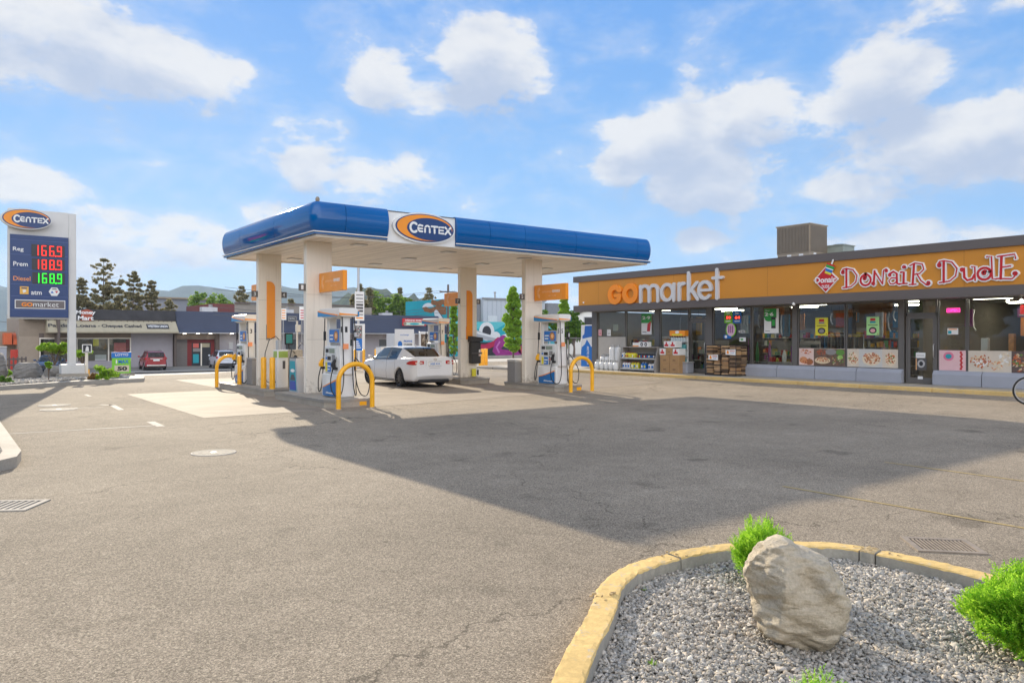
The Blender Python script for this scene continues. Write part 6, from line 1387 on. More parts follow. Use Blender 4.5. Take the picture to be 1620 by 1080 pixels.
# ------------------------------------------------------------------ cedar shrubs
def cedar(loc, rad, hgt, n, lab, seed, dry=False):
    o = thing("globe_cedar", lab, "shrub", loc, 0, "bright green cedar shrubs"); rg = np.random.default_rng(seed); b = MB()
    for k in range(9):
        a = rg.random() * 6.28; e = (math.cos(a) * rad * .6, math.sin(a) * rad * .6, hgt * rg.uniform(.5, .85)); b.tube([(0, 0, 0), (e[0] * .3, e[1] * .3, e[2] * .5), e], [.009, .006, .002], TRUNK, 5, False)
    b.build("stems", o)
    # fronds: each a small fan of scale sprigs along an upright axis
    d = rg.normal(size=(n, 3)); d[:, 2] = np.abs(d[:, 2]) * 1.0 - .25; d /= np.linalg.norm(d, axis=1)[:, None]; lump = np.array([1 + .42 * mnoise.noise(Vector(q) * 2.4 + Vector((seed, 0, 0))) for q in d])
    rr = rg.uniform(.6, 1.06, n) * lump; c = d * rr[:, None] * np.array([rad, rad, hgt * .55]) + np.array([0, 0, hgt * .46])
    up = d * .75 + np.array([0, 0, .8]) + rg.normal(0, .28, (n, 3)); up /= np.linalg.norm(up, axis=1)[:, None]; side = np.cross(up, rg.normal(size=(n, 3))); side /= np.linalg.norm(side, axis=1)[:, None]
    P_, A_, S_ = [], [], []
    L_ = .055 * (rad / .26)
    for k in range(9):
        f = k / 8; sgn = (-1) ** k; w_ = (1 - f) * .5 + .15
        st = c + up * (L_ * (f - .3))[..., None] if False else c + up * (L_ * (f * 1.3 - .4)); ax = up * .8 + side * sgn * .75 * (1 if k < 8 else 0); ax /= np.linalg.norm(ax, axis=1)[:, None]
        P_.append(st + ax * L_ * w_ * .35); A_.append(ax); S_.append(np.full(n, L_ * w_))
    P_ = np.vstack(P_); A_ = np.vstack(A_); S_ = np.concatenate(S_)[:, None]; B_ = np.cross(A_, rg.normal(size=P_.shape)); B_ /= np.linalg.norm(B_, axis=1)[:, None]
    w_ = .0042 * (rad / .26); v = np.stack([P_ - A_ * S_ * .6, P_ + B_ * w_, P_ + A_ * S_ * .6, P_ - B_ * w_], 1).reshape(-1, 3); m_ = len(P_)
    me = bpy.data.meshes.new("foliage"); me.vertices.add(4 * m_); me.vertices.foreach_set('co', v.ravel()); me.loops.add(4 * m_); me.loops.foreach_set('vertex_index', np.arange(4 * m_, dtype=np.int32)); me.polygons.add(m_); me.polygons.foreach_set('loop_start', np.arange(0, 4 * m_, 4, dtype=np.int32)); me.update(calc_edges=True)
    me.materials.append(L_CED); q = bpy.data.objects.new("foliage", me); COL.objects.link(q); q.parent = o
    # inner shaded mass of older fronds
    k = n * 2; dd = rg.normal(size=(k, 3)); dd /= np.linalg.norm(dd, axis=1)[:, None]; pp = dd * rg.uniform(.2, .8, k)[:, None] * np.array([rad, rad, hgt * .5]) + np.array([0, 0, hgt * .47]); leaf_mesh("inner_foliage", pp, dd, .02 * rad / .26, L_CED, seed + 1, o, 2.4)
    return o
cedar((4.66, 3.12, .03), .19, .43, 2300, "bright green globe cedar half hidden behind the big boulder", 3)
cedar((4.74, 1.48, .03), .285, .47, 4600, "bright green globe cedar at the right edge of the gravel planter", 5)
cedar((2.98, 1.70, .03), .13, .315, 1100, "small green cedar tip in the gravel at the bottom edge of the photo", 8)
b = MB(); rg = np.random.default_rng(9)
for (x, y, s_) in ((5.2, 2.95, .05), (3.05, 2.72, .03), (3.9, 3.55, .025), (3.55, 3.6, .02), (3.0, 2.35, .03)):
    for k in range(14):
        a = rg.random() * 6.28; e = Vector((math.cos(a) * s_, math.sin(a) * s_, s_ * rg.uniform(.4, 1))); sd_ = Vector((-math.sin(a), math.cos(a), 0)) * s_ * .16; p0 = Vector((x, y, .045)); b.poly([tuple(p0), tuple(p0 + e * .6 + sd_), tuple(p0 + e), tuple(p0 + e * .6 - sd_)], L_POP)
b.build("weeds")['kind'] = 'stuff'
# ------------------------------------------------------------------ left kerbed island
lk = [(-3, 11.9), (.15, 11.9), (.62, 12.02), (.92, 12.4), (1.02, 13.0), (1.05, 19.5), (-3, 19.5)]
sheet("side_island_kerb", lk, .15, M_KW, -.01)
b = MB(); sheet("side_island_soil", [(-2.8, 12.15), (.1, 12.15), (.5, 12.3), (.72, 12.6), (.8, 13.1), (.83, 19.3), (-2.8, 19.3)], .154, mat("planter_soil", (.13, .12, .11), .95))
gravel("gravel", "", [(-1.2, 12.2), (.1, 12.2), (.5, 12.35), (.7, 12.65), (.78, 13.2), (.8, 19.2), (-1.2, 19.2)], 3500, .05, .165, [M_ST], 21)
# ------------------------------------------------------------------ pylon planter
pk = [(-14, 26.4), (-4, 28.4), G(0, 617), G(120, 609), G(228, 603.5), G(229, 600), (6.7, 35.7), (4.4, 36.6), (-14, 36.6)]
sheet("sign_planter_kerb", pk, .14, M_KG, -.01)
pk2 = [(-14, 26.7), (-4, 28.65), (1.85, 31.05), (4.0, 32.85), (6.15, 34.1), (6.4, 35.4), (4.3, 36.3), (-14, 36.3)]
sheet("sign_planter_soil", pk2, .144, mat("planter_soil", (.13, .12, .11), .95))
gravel("gravel", "", pk2, 12000, .07, .16, [M_ST], 22, lambda x, y: x > -3)
gB = "grey boulders in the sign planter"
def place(px, py, z=.14): return (*G(px, py, z), z)
p = place(46, 601); boulder("grey boulder with a flat top in the sign planter, left of the sapling", (p[0], p[1] + .4, .42), (.52, .45, .46), M_RG, 1.3, [((0, 0, 1), .8), ((-.5, -.8, .2), .8), ((.8, -.3, .3), .8)], 4, .05, 0, 0, gB)
p = place(98, 597); boulder("grey boulder directly left of the pylon foot", (p[0] - .1, p[1] + .3, .35), (.55, .5, .35), M_RG, 2.6, [((0, 0, 1), .75), ((.5, -.8, .2), .8)], 4, .05, .7, 0, gB)
p = place(-3, 601); boulder("tall grey boulder cut by the left edge of the photo", (p[0], p[1] + .3, .6), (.35, .4, .62), M_RG, 5.1, [((.8, -.3, .3), .8)], 4, .05, .2, 0, gB)
o = tree('dwarf', *G(86, 594, .14), .14, 1.42, 1.35, "low spreading green tree in front of the price pylon", 31, 2.0, .06, L_POP, name="dwarf_tree")
o = tree('dwarf', *G(131, 588, .1), .1, 1.15, .85, "bright green bush between the pylon foot and the symbol post", 32, 1.6, .06, L_POP, "bush", None, "leafy_bush")
o = tree('dwarf', *G(77, 603, .14), .14, .75, .25, "thin young sapling in front of the flat-topped boulder", 33, .35, .06, L_POP, "sapling", None, "sapling")
def bush(px, py, wd, h, lab, seed, m=None, z=.14):
    rg = np.random.default_rng(seed); o = thing("low_shrub", lab, "shrub", (*G(px, py, z), z), 0, "low shrubs in the sign planter"); b = MB()
    for k in range(6): a = rg.random() * 6.28; b.tube([(0, 0, 0), (math.cos(a) * wd * .3, math.sin(a) * wd * .3, h * .7)], [.012, .004], TRUNK, 4, False)
    b.build("stems", o); C_ = rg.normal(size=(14, 3)) * np.array([wd * .24, wd * .24, h * .22]) + np.array([0, 0, h * .5]); C_[:, 2] = np.clip(C_[:, 2], .05, h); pts, nn = clumps(rg, C_, np.full(14, wd * .16), 60); leaf_mesh("foliage", pts, nn, .06, m or L_POP, seed, o, 2.2)
bush(167, 600, .8, .55, "spiky yellow-green shrub between the stake and the 50 sign", 41); bush(11, 597, .5, .35, "small green shrub beside the left-edge boulder", 42); bush(5, 607, .5, .25, "low green shrub in front of the left-edge boulder", 43, L_GRN); bush(150, 600, .4, .2, "dry brown low shrub at the foot of the symbol post", 44, L_BRN); bush(178, 597, .5, .2, "low green shrub left of the 50 sign legs", 45, L_GRN)
# ------------------------------------------------------------------ price pylon
Yp = 34.5
o = thing("price_pylon", "tall white fuel price pylon with dark blue price board and oval brand sign", "fuel price sign", (4.4, Yp + .25, 0))
def PB(name, *a, par=o, **k):
    b = MB(); b.box(*a, **k); return b.build(name, par, True)
M_PYL = mat("pylon_white", (.66, .65, .62), .45, var=.04)
PB("plinth", 3.95, 4.98, Yp - .15, Yp + .75, .1, .32, M_ISL); PB("foot", 4.03, 4.86, Yp - .05, Yp + .62, .32, .70, M_PYL, bev=.02)
PB("post", 4.30, 4.56, Yp + .02, Yp + .46, .70, 6.72, M_PYL, bev=.01); PB("head_cabinet", 2.28, 4.298, Yp + .02, Yp + .44, 2.5, 6.74, M_PYL, bev=.01)
b = MB(); b.box(2.34, 4.28, Yp - .05, Yp + .018, 2.56, 5.74, DBLUE); pb = b.build("price_board", o, True)
fr = FY(0, Yp - .05, 0); zc = lambda cy: 7.034 - .00729 * cy; xc = lambda cx: 2.32 + (cx - 50) * .0062
LEDB = mat("led_black", (.02, .02, .025), .3); LR = mat("led_red_on", (1, .02, .012), .4, emit=1.3); LG = mat("led_green_on", (.02, 1, .03), .4, emit=1.0)
b = MB()
for cy in (206, 284, 362, 440, 504, 575): b.prismf([(2.36, zc(cy)), (4.26, zc(cy)), (4.26, zc(cy) + .018), (2.36, zc(cy) + .018)], fr, 0, .006, mat("board_seam", (.06, .10, .26), .4))
b.build("row_rails", pb, True)
SEGS = {'1': 'bc', '6': 'acdefg', '8': 'abcdefg', '9': 'abcdfg'}
def digits(txt, cx0, cx1, cy0, cy1, m, lab):
    x0, x1, z1, z0 = xc(cx0), xc(cx1), zc(cy0), zc(cy1); b = MB(); b.prismf([(x0, z0), (x1, z0), (x1, z1), (x0, z1)], fr, .0, .02, LEDB); w_ = (x1 - x0) / 4.3; hh = (z1 - z0) * .80; zb_ = z0 + (z1 - z0) * .1
    xx = x0 + w_ * .35; dw = w_ * .50; t = .029
    for ch in txt:
        if ch == '.': b.prismf(arc(xx - w_ * .24, zb_ + .0, .031, .031, 0, 360, 8)[:-1], fr, .02, .03, m); continue
        S_ = {'a': [(0, hh), (dw, hh)], 'b': [(dw, hh), (dw, hh / 2)], 'c': [(dw, hh / 2), (dw, 0)], 'd': [(0, 0), (dw, 0)], 'e': [(0, 0), (0, hh / 2)], 'f': [(0, hh / 2), (0, hh)], 'g': [(0, hh / 2), (dw, hh / 2)]}
        for k_, s_ in enumerate('abcdefg'):
            if s_ in SEGS[ch]:
                (ax, ay), (bx, by) = S_[s_]; b.stroke([(xx + ax, zb_ + ay), (xx + bx, zb_ + by)], t, fr, .02, .03 + k_ * .0006, m)
        xx += w_
    q = b.build("price_digits", pb, True); q['label'] = lab
digits("166.9", 165, 345, 224, 288, LR, "red digits 166.9"); digits("188.9", 167, 345, 300, 360, LR, "red digits 188.9"); digits("168.9", 169, 345, 373, 434, LG, "green digits 168.9")
for tx_, c0, c1, cz, hh_, m_ in (("Reg", 68, 124, 270, .19, WHITE_L), ("Prem", 70, 146, 344, .17, WHITE_L), ("Diesel", 70, 160, 421, .17, mat("diesel_orange", (.80, .30, .10), .4)), ("atm", 163, 220, 493, .15, WHITE_L)):
    b = MB(); b.text(tx_, fr, xc(c0), zc(cz), xc(c1) - xc(c0), hh_, .004, m_, .015); b.build("row_label", pb, True)
b = MB(); b.prismf([(xc(104), zc(492)), (xc(150), zc(492)), (xc(150), zc(451)), (xc(104), zc(451))], fr, 0, .008, mat("icon_amber", (.80, .45, .08), .4))
b.prismf([(xc(112), zc(463)), (xc(142), zc(463)), (xc(142), zc(457)), (xc(112), zc(457))], fr, .008, .012, DBLUE); b.prismf([(xc(122), zc(486)), (xc(138), zc(478)), (xc(134), zc(468)), (xc(118), zc(470))], fr, .008, .012, WHITE_L); b.build("cash_icon", pb, True)
b = MB(); hx, hz_ = xc(288), zc(474); b.prismf([(hx + .19 * math.cos(R(a)), hz_ + .19 * math.sin(R(a))) for a in range(0, 360, 60)], fr, 0, .008, WHITE_L)
b.prismf([(hx - .13, hz_ - .06), (hx - .02, hz_ - .06), (hx - .075, hz_ + .03)], fr, .008, .012, SKYB); b.prismf([(hx + .02, hz_ + .03), (hx + .13, hz_ + .03), (hx + .075, hz_ - .06)], fr, .008, .012, RED); b.prismf([(hx - .1, hz_ + .08), (hx + .1, hz_ + .08), (hx + .06, hz_ + .13), (hx - .06, hz_ + .13)], fr, .008, .012, GREY)
b.build("hexagon_icon", pb, True)
b = MB(); b.prismf([(xc(78), zc(568)), (xc(348), zc(568)), (xc(348), zc(521)), (xc(78), zc(521))], fr, 0, .01, WHITE_L); b.prismf([(xc(82), zc(564)), (xc(344), zc(564)), (xc(344), zc(525)), (xc(82), zc(525))], fr, .01, .014, mat("gm_grey", (.16, .14, .14), .5))
b.text("GO", fr, xc(112), zc(557), xc(172) - xc(112), .16, .016, GOO, .04); b.text("market", fr, xc(174), zc(557), xc(312) - xc(174), .19, .016, WHITE_L, -.005); b.build("shop_name_panel", pb, True)
b = MB(); b.box(2.02, 2.28, Yp + .02, Yp + .3, 6.0, 6.12, M_PYL) if False else None
b = MB(); centex(b, FY(0, Yp - .02, 0), 2.86, 6.33, .84, .40, .22, M_PYL); b.build("oval_sign", o, True)
# ------------------------------------------------------------------ small signs by the pylon
x, y = G(137, 603); o = thing("symbol_post", "white wooden post with a small black square symbol sign at its top", "sign post", (x, y, 0))
b = MB(); b.box(-.05, .05, -.05, .05, 0, 1.45, CREAM, .01); b.build("post", o); b = MB(); b.box(-.17, .17, -.09, -.052, 1.16, 1.5, WHITE); b.box(-.14, .14, -.094, -.09, 1.19, 1.47, INK); b.prismf([(-.06, 1.22), (.07, 1.22), (.06, 1.38), (.0, 1.44), (-.04, 1.36)], lambda u, v, d: (u, -.094 - d, v), 0, .004, PAPER); b.build("sign_panel", o)
bollard(*G(140, 601), .0, .45, .05, "small yellow marker post beside the symbol post")
bollard(*G(158, 604), .0, .66, .035, "thin red-brown stake at the kerb right of the symbol post", None, mat("stake_red", (.25, .06, .04), .6))
x, y = G(192, 599); o = thing("jackpot_board", "blue and green sidewalk board reading 50 million at the planter kerb", "board sign", (x, y, 0))
b = MB(); b.box(-.27, -.24, -.02, .02, 0, .3, RUST); b.box(.24, .27, -.02, .02, 0, .3, RUST); b.build("legs", o); b = MB(); b.box(-.36, .36, -.03, .03, .24, .9, LIME); b.build("green_board", o); b = MB(); b.box(-.38, .38, -.035, .035, .9, 1.14, SKYB)
fr = FY(-.36, -.035, 0); b.text("LOTTO", fr, .12, .98, .5, .1, .002, WHITE_L, .02); b.build("blue_header", o)
b = MB(); fr = FY(-.36, -.03, 0); b.prismf([(.09, .30), (.66, .30), (.66, .58), (.09, .58)], fr, 0, .004, mat("jackpot_tan", (.62, .55, .42), .6)); b.text("50", fr, .2, .35, .38, .18, .005, INK, .05); b.text("MAX", fr, .24, .66, .4, .16, .003, SKYB, .03); b.text("l", fr, .14, .66, .05, .16, .003, WHITE_L, .03); b.build("print", o)
x, y = G(-1, 585, .1); o = thing("utility_box", "pale grey utility box at the left edge behind the boulder", "utility box", (x, y, .1)); b = MB(); b.box(-.4, .3, -.2, .3, 0, 1.15, KICK, .03); b.build("cabinet", o); b = MB(); b.box(-.43, .33, -.23, .33, 1.15, 1.2, LGR, .02); b.build("lid", o)
# ------------------------------------------------------------------ cars
TYRE = mat("tyre_rubber", (.02, .02, .02), .8, var=.2, scale=20); RIMD = mat("dark_rim", (.10, .09, .085), .3, metal=.7); RIMS = mat("silver_rim", (.5, .5, .5), .3, metal=.9)
TAIL = mat("tail_light", (.50, .006, .008), .15, coat=.5); HEAD = mat("head_light", (.7, .72, .75), .1, coat=.6); CHROME = mat("chrome", (.75, .75, .76), .12, metal=1); TRIMB = mat("black_trim", (.02, .02, .022), .4); SEAT = mat("seat_cloth", (.05, .045, .04), .9)
def lerp(P_, y): return float(np.interp(y, [p[0] for p in P_], [p[1] for p in P_]))
def make_car(name, lab, cat, loc, rz, paint, S):
    o = thing(name, lab, cat, loc, rz)
    Wf, ZB_, ZC = S['w'], S['belt'], S['centre']; ya, yf = S['axles']; r = S['r']; y0, y1 = S['w'][0][0], S['w'][-1][0]
    ys = sorted(set(list(np.round(np.linspace(y0, y1, 40), 3)) + [round(a + q, 3) for a in (ya, yf) for q in np.linspace(-(r + .055), r + .055, 15)] + [round(a + s_ * (r + .06), 3) for a in (ya, yf) for s_ in (-1, 1)]))
    def sill(y):
        z = lerp(S['sill'], y)
        for a in (ya, yf):
            q = (r + .055) ** 2 - (y - a) ** 2
            if q > 0: z = max(z, r + math.sqrt(q) * 1.0)
        return z
    def wide(y, z): 
        w_ = lerp(Wf, y); f = np.interp(z, [.15, .3, .55, .7, .95, 1.1], [.90, .97, 1.0, .985, .955, .93]); return w_ * f
    T = [0, .12, .3, .5, .7, .86, 1.0]; vs = []; 
    for y in ys:
        zs, zb = sill(y), lerp(ZB_, y); zc = lerp(ZC, y); row = [(0, zs + .02), (.55 * lerp(Wf, y), zs + .01)]
        for t in T: z = zs + (zb - zs) * t; row.append((wide(y, z), z))
        w_ = wide(y, zb); row += [(w_ * .93, zb + (zc - zb) * .5 + .012), (w_ * .75, zb + (zc - zb) * .85 + .01), (w_ * .4, zc + .004), (0, zc)]
        full = row + [(-a, b_) for a, b_ in row[-2:0:-1]]; vs += [(a, y, b_) for a, b_ in full]
    n = len(full); b = MB(); fs = [(i * n + j, i * n + (j + 1) % n, (i + 1) * n + (j + 1) % n, (i + 1) * n + j) for i in range(len(ys) - 1) for j in range(n)]
    b.add(vs, [f[::-1] for f in fs], paint, True); b.add(vs[:n], [tuple(range(n))], paint, False); b.add(vs[-n:], [tuple(range(n - 1, -1, -1))], paint, False)
    # roof and pillars
    st = S['roof']    # (y, halfwidth bottom, z bottom, halfwidth top, z roof edge, z roof centre, tag)
    gl, rw, ws = MB(), MB(), MB(); E_ = .004
    for (A, B) in zip(st[:-1], st[1:]):
        for sx in (-1, 1):
            q = [(sx * A[1], A[0], A[2]), (sx * B[1], B[0], B[2]), (sx * B[3], B[0], B[4]), (sx * A[3], A[0], A[4])]
            kind = A[6]
            if sx < 0: q = q[::-1]
            (gl if kind[0] == 'g' else b).quad(*q, CGLASS if kind[0] == 'g' else (TRIMB if kind[0] == 'k' else paint))
            e = [(sx * A[3], A[0], A[4]), (sx * B[3], B[0], B[4]), (sx * B[3] * .8, B[0], (B[4] + 3 * B[5]) / 4), (sx * A[3] * .8, A[0], (A[4] + 3 * A[5]) / 4)]
            f_ = [(sx * A[3] * .8, A[0], (A[4] + 3 * A[5]) / 4), (sx * B[3] * .8, B[0], (B[4] + 3 * B[5]) / 4), (0, B[0], B[5]), (0, A[0], A[5])]
            if sx < 0: e = e[::-1]; f_ = f_[::-1]
            tgt, mm = {'r': (rw, CGLASS), 'w': (ws, CGLASS), 'p': (b, paint)}[kind[1]]
            (b if kind[1] in 'rw' and False else tgt).add(e, [(0, 1, 2, 3)], mm, True); tgt.add(f_, [(0, 1, 2, 3)], mm, True)
    b.build("body", o)
    gl.build("side_windows", o)
    if rw.v: rw.build("rear_window", o)
    if ws.v: ws.build("windscreen", o)
    # dark cabin inside
    b = MB(); f0, f1 = st[0][0] + .35, st[-1][0] - .55; b.box(-.62, .62, f0, f1, .45, lerp(ZB_, 0) - .12, SEAT)
    for y in S['seats']:
        for x in (-.36, .36): b.box(x - .22, x + .22, y - .08, y + .08, .6, lerp(ZB_, 0) + .12, SEAT, .05); b.box(x - .12, x + .12, y - .06, y + .05, lerp(ZB_, 0) + .13, lerp(ZB_, 0) + .3, SEAT, .04)
    b.build("cabin", o)
    for a in (ya, yf):
        for sx in (-1, 1):
            xw = sx * (lerp(Wf, a) - .10); w_ = thing_part("wheel", o)
            t = MB(); K = 30; prof_ = [(-.095, r * .72), (-.11, r * .82), (-.10, r * .95), (-.07, r), (.07, r), (.10, r * .95), (.11, r * .82), (.095, r * .72)]; vs = []
            for k in range(K):
                an = 2 * math.pi * k / K
                for dx, rr in prof_: vs.append((xw + dx, a + rr * math.cos(an), r + rr * math.sin(an)))
            m_ = len(prof_); t.add(vs, [(k * m_ + j, k * m_ + (j + 1) % m_, ((k + 1) % K) * m_ + (j + 1) % m_, ((k + 1) % K) * m_ + j) for k in range(K) for j in range(m_)], TYRE, True); t.build("tyre", w_)
            rm = MB(); mr_ = S['rim']; fx = lambda u, v, d: (xw + sx * d, a + u, r + v)
            rm.prismf(arc(0, 0, r * .74, r * .74, 0, 360, 24)[:-1], fx, -.06, .02, TRIMB); rm.stroke(arc(0, 0, r * .70, r * .70, 0, 360, 28)[:-1], r * .08, fx, .02, .085, mr_, closed=True)
            for q in range(S['spokes']):
                an = R(360 * q / S['spokes'] + 18); rm.stroke([(r * .12 * math.cos(an), r * .12 * math.sin(an)), (r * .68 * math.cos(an), r * .68 * math.sin(an))], r * .17, fx, .03, .075 + .0005 * q, mr_, w2=r * .12)
            rm.prismf(arc(0, 0, r * .2, r * .2, 0, 360, 14)[:-1], fx, .03, .082, mr_); rm.build("rim", w_)
    # wells, underbody
    b = MB()
    for a in (ya, yf):
        w_ = lerp(Wf, a) * .9; b.box(-w_, w_, a - r - .04, a + r + .04, .28, r * 2 + .06, TRIMB)
    b.box(-.7, .7, y0 + .25, y1 - .25, .16, .34, TRIMB); b.build("underbody", o)
    # lamps: bands that wrap the corners
    def band(name, path, z0f, z1f, m, off=.012, sxs=(-1, 1)):
        for sx in sxs:
            b = MB(); k = len(path); vs = []
            for i, (x, y) in enumerate(path):
                nx, ny = (x / 1.0, (y - np.sign(y) * 1.7) * .8); L = math.hypot(nx, ny) or 1; t = i / (k - 1)
                for d_ in (-.03, off): vs += [(sx * (x + nx / L * d_), y + ny / L * d_, z0f(t)), (sx * (x + nx / L * d_), y + ny / L * d_, z1f(t))]
            fs = []
            for i in range(k - 1):
                q = i * 4; p = q + 4; fs += [(q + 2, p + 2, p + 3, q + 3), (q + 3, p + 3, p + 1, q + 1), (q, p, p + 2, q + 2)]
            b.add(vs, fs + [(0, 2, 3, 1), (4 * k - 4, 4 * k - 3, 4 * k - 1, 4 * k - 2)], m, False); b.build(name, o)
    S['extra'](o, band, paint)
    for sx in (-1, 1):
        ym = S['mirror'][0]; zm = S['mirror'][1]; xw = lerp(Wf, ym) * .95; b = MB(); b.box(sx * (xw - .02), sx * (xw + .06), ym, ym + .05, zm - .02, zm + .04, TRIMB); b.ell((sx * (xw + .14), ym + .02, zm + .05), (.11, .07, .08), paint, 10, 7); b.build("wing_mirror", o)
    # door seams and handles
    for sx in (-1, 1):
        for y in S['seams']:
            b = MB(); pts = [(sx * (wide(y, z) + .0022), y + .1 * ((z - .5) ** 2), z) for z in np.linspace(.28, lerp(ZB_, y) - .01, 8)]
            for p, q in zip(pts[:-1], pts[1:]): b.quad((p[0], p[1] - .006, p[2]), (p[0], p[1] + .006, p[2]), (q[0], q[1] + .006, q[2]), (q[0], q[1] - .006, q[2]), TRIMB)
            b.build("door_seam", o)
        b = MB(); pts = [(sx * (wide(y, .27) + .0022), y, .27) for y in np.linspace(ya + r + .12, yf - r - .12, 12)]
        for p, q in zip(pts[:-1], pts[1:]): b.quad((p[0], p[1], p[2] - .02), (q[0], q[1], q[2] - .02), (q[0], q[1], q[2] + .012), (p[0], p[1], p[2] + .012), TRIMB)
        b.build("sill_strip", o)
    for sx in (-1, 1):
        for y in S['handles']:
            z = lerp(ZB_, y) - .10; b = MB(); b.box(sx * (wide(y, z) - .005), sx * (wide(y, z) + .025), y - .09, y + .09, z - .015, z + .015, paint, .01); b.build("door_handle", o)
    return o
def thing_part(name, parent):
    e = bpy.data.objects.new(name, None); COL.objects.link(e); e.parent = parent; e.empty_display_size = .1; return e
def mirror_path(p): return p
def sed_extra(o, band, paint):
    band("tail_light", [(.885, -1.98), (.865, -2.15), (.80, -2.31), (.66, -2.40), (.44, -2.425)], lambda t: .84 - .03 * math.sin(t * 3.1), lambda t: .86 + .13 * math.sin(min(1, t * 1.6 + .1) * 1.57) - .04 * t, TAIL, .016)
    band("reverse_lamp", [(.74, -2.365), (.6, -2.415), (.5, -2.43)], lambda t: .855, lambda t: .91, mat("lamp_amber", (.75, .55, .45), .2, coat=.5), .022)
    band("bumper_reflector", [(.74, -2.34), (.62, -2.405)], lambda t: .44, lambda t: .475, TAIL, .014)
    b = MB(); b.box(-.27, .27, -2.437, -2.405, .76, .93, CHROME, .01); b.box(-.255, .255, -2.442, -2.437, .775, .915, PAPER); b.text("AB8 41K", FY(-.2, -2.442, .81), 0, 0, .4, .07, .001, SKYB); b.build("number_plate", o)
    b = MB(); b.stroke(arc(0, 1.0, .055, .03, 0, 360, 10)[:-1], .02, FY(0, -2.425, 0), 0, .012, CHROME, closed=True); b.build("badge", o)
    b = MB(); 
    for sx in (-1, 1): b.quad((sx * .0, -2.432, .70), (sx * .72, -2.392, .70), (sx * .72, -2.392, .708), (0, -2.432, .708), DGR)
    b.quad((-.36, -2.431, .7), (-.36, -2.431, .708), (-.352, -2.431, .97), (-.36, -2.431, .97), DGR); b.build("boot_seam", o)
    b = MB(); b.box(-.62, .62, -2.36, -2.25, .19, .29, TRIMB, .02); b.build("lower_valance", o)
    band("head_light", [(.82, 1.85), (.74, 2.06), (.58, 2.19)], lambda t: .66, lambda t: .78 - .04 * t, HEAD, .012)
    b = MB(); b.box(-.5, .5, 2.2, 2.29, .35, .62, TRIMB, .02); b.build("grille", o)
    b = MB(); b.prismf([(-.07, 0), (.07, 0), (.0, .07)], lambda u, v, d: (d, -.95 + u, 1.435 + v), -.012, .012, paint); b.build("roof_antenna", o)
SED = dict(w=[(-2.42, .70), (-2.38, .76), (-2.28, .83), (-2.1, .872), (-1.8, .893), (-1.0, .90), (.6, .90), (1.4, .89), (1.8, .86), (2.05, .78), (2.2, .66), (2.27, .52)],
    belt=[(-2.42, .97), (-2.3, 1.0), (-1.7, 1.02), (-1.0, .985), (.2, .95), (1.1, .92), (1.7, .84), (2.1, .74), (2.27, .62)],
    centre=[(-2.42, 1.055), (-2.3, 1.08), (-1.75, 1.09), (-1.2, 1.06), (.9, 1.0), (1.2, .98), (1.8, .90), (2.1, .79), (2.27, .66)],
    sill=[(-2.42, .42), (-2.3, .24), (-1.8, .22), (0, .19), (1.8, .2), (2.27, .3)], axles=(-1.35, 1.35), r=.325, rim=RIMD, spokes=10,
    roof=[(-1.88, .80, 1.02, .50, 1.075, 1.085, 'pr'), (-1.62, .83, 1.01, .55, 1.20, 1.22, 'pr'), (-1.28, .85, 1.0, .60, 1.345, 1.375, 'pr'), (-1.12, .86, .99, .62, 1.385, 1.42, 'gp'), (-.35, .87, .97, .635, 1.42, 1.46, 'kp'), (-.25, .87, .965, .635, 1.42, 1.46, 'gp'),
          (.42, .86, .95, .62, 1.385, 1.42, 'gw'), (.72, .85, .94, .60, 1.28, 1.305, 'gw'), (.98, .85, .935, .59, 1.15, 1.17, 'kw'), (1.3, .82, .91, .58, .985, .99, 'kw')],
    seats=(-.75, .1), mirror=(.82, .98), seams=(-1.0, -.3, .72), handles=(-.8, .05), extra=sed_extra)
CARW = mat("car_white", (.80, .79, .77), .3, var=.01, coat=.25); CARR = mat("car_red", (.32, .012, .02), .25, var=.02, coat=.8); CARB = mat("car_blue", (.02, .05, .12), .25, var=.02, coat=.8); CARS = mat("car_pale", (.62, .66, .72), .3, var=.01, coat=.6)
car = make_car("parked_car", "white four-door sedan parked between the pump islands, seen from its rear left", "car", (14.2, 25.1, .004), R(-3), CARW, SED)
def suv_extra(o, band, paint):
    band("tail_light", [(.885, -2.05), (.84, -2.2), (.66, -2.3)], lambda t: .95, lambda t: 1.12, TAIL, .016)
    b = MB(); b.box(-.25, .25, -2.36, -2.31, .82, .96, PAPER); b.build("number_plate", o); b = MB(); b.box(-.5, .5, -2.36, -2.30, .99, 1.05, CHROME, .01); b.build("tailgate_strip", o)
    b = MB(); b.box(-.78, .78, -2.36, -2.2, .36, .5, TRIMB if paint is not CARR else CHROME, .03); b.build("rear_bumper", o)
    for sx in (-1, 1): b = MB(); b.tube([(sx * .58, -1.3, 1.66), (sx * .58, -1.2, 1.71), (sx * .58, .3, 1.71), (sx * .58, .4, 1.66)], .018, TRIMB, 6); b.build("roof_rail", o)
    band("head_light", [(.82, 1.9), (.74, 2.1), (.58, 2.22)], lambda t: .78, lambda t: .92, HEAD, .012)
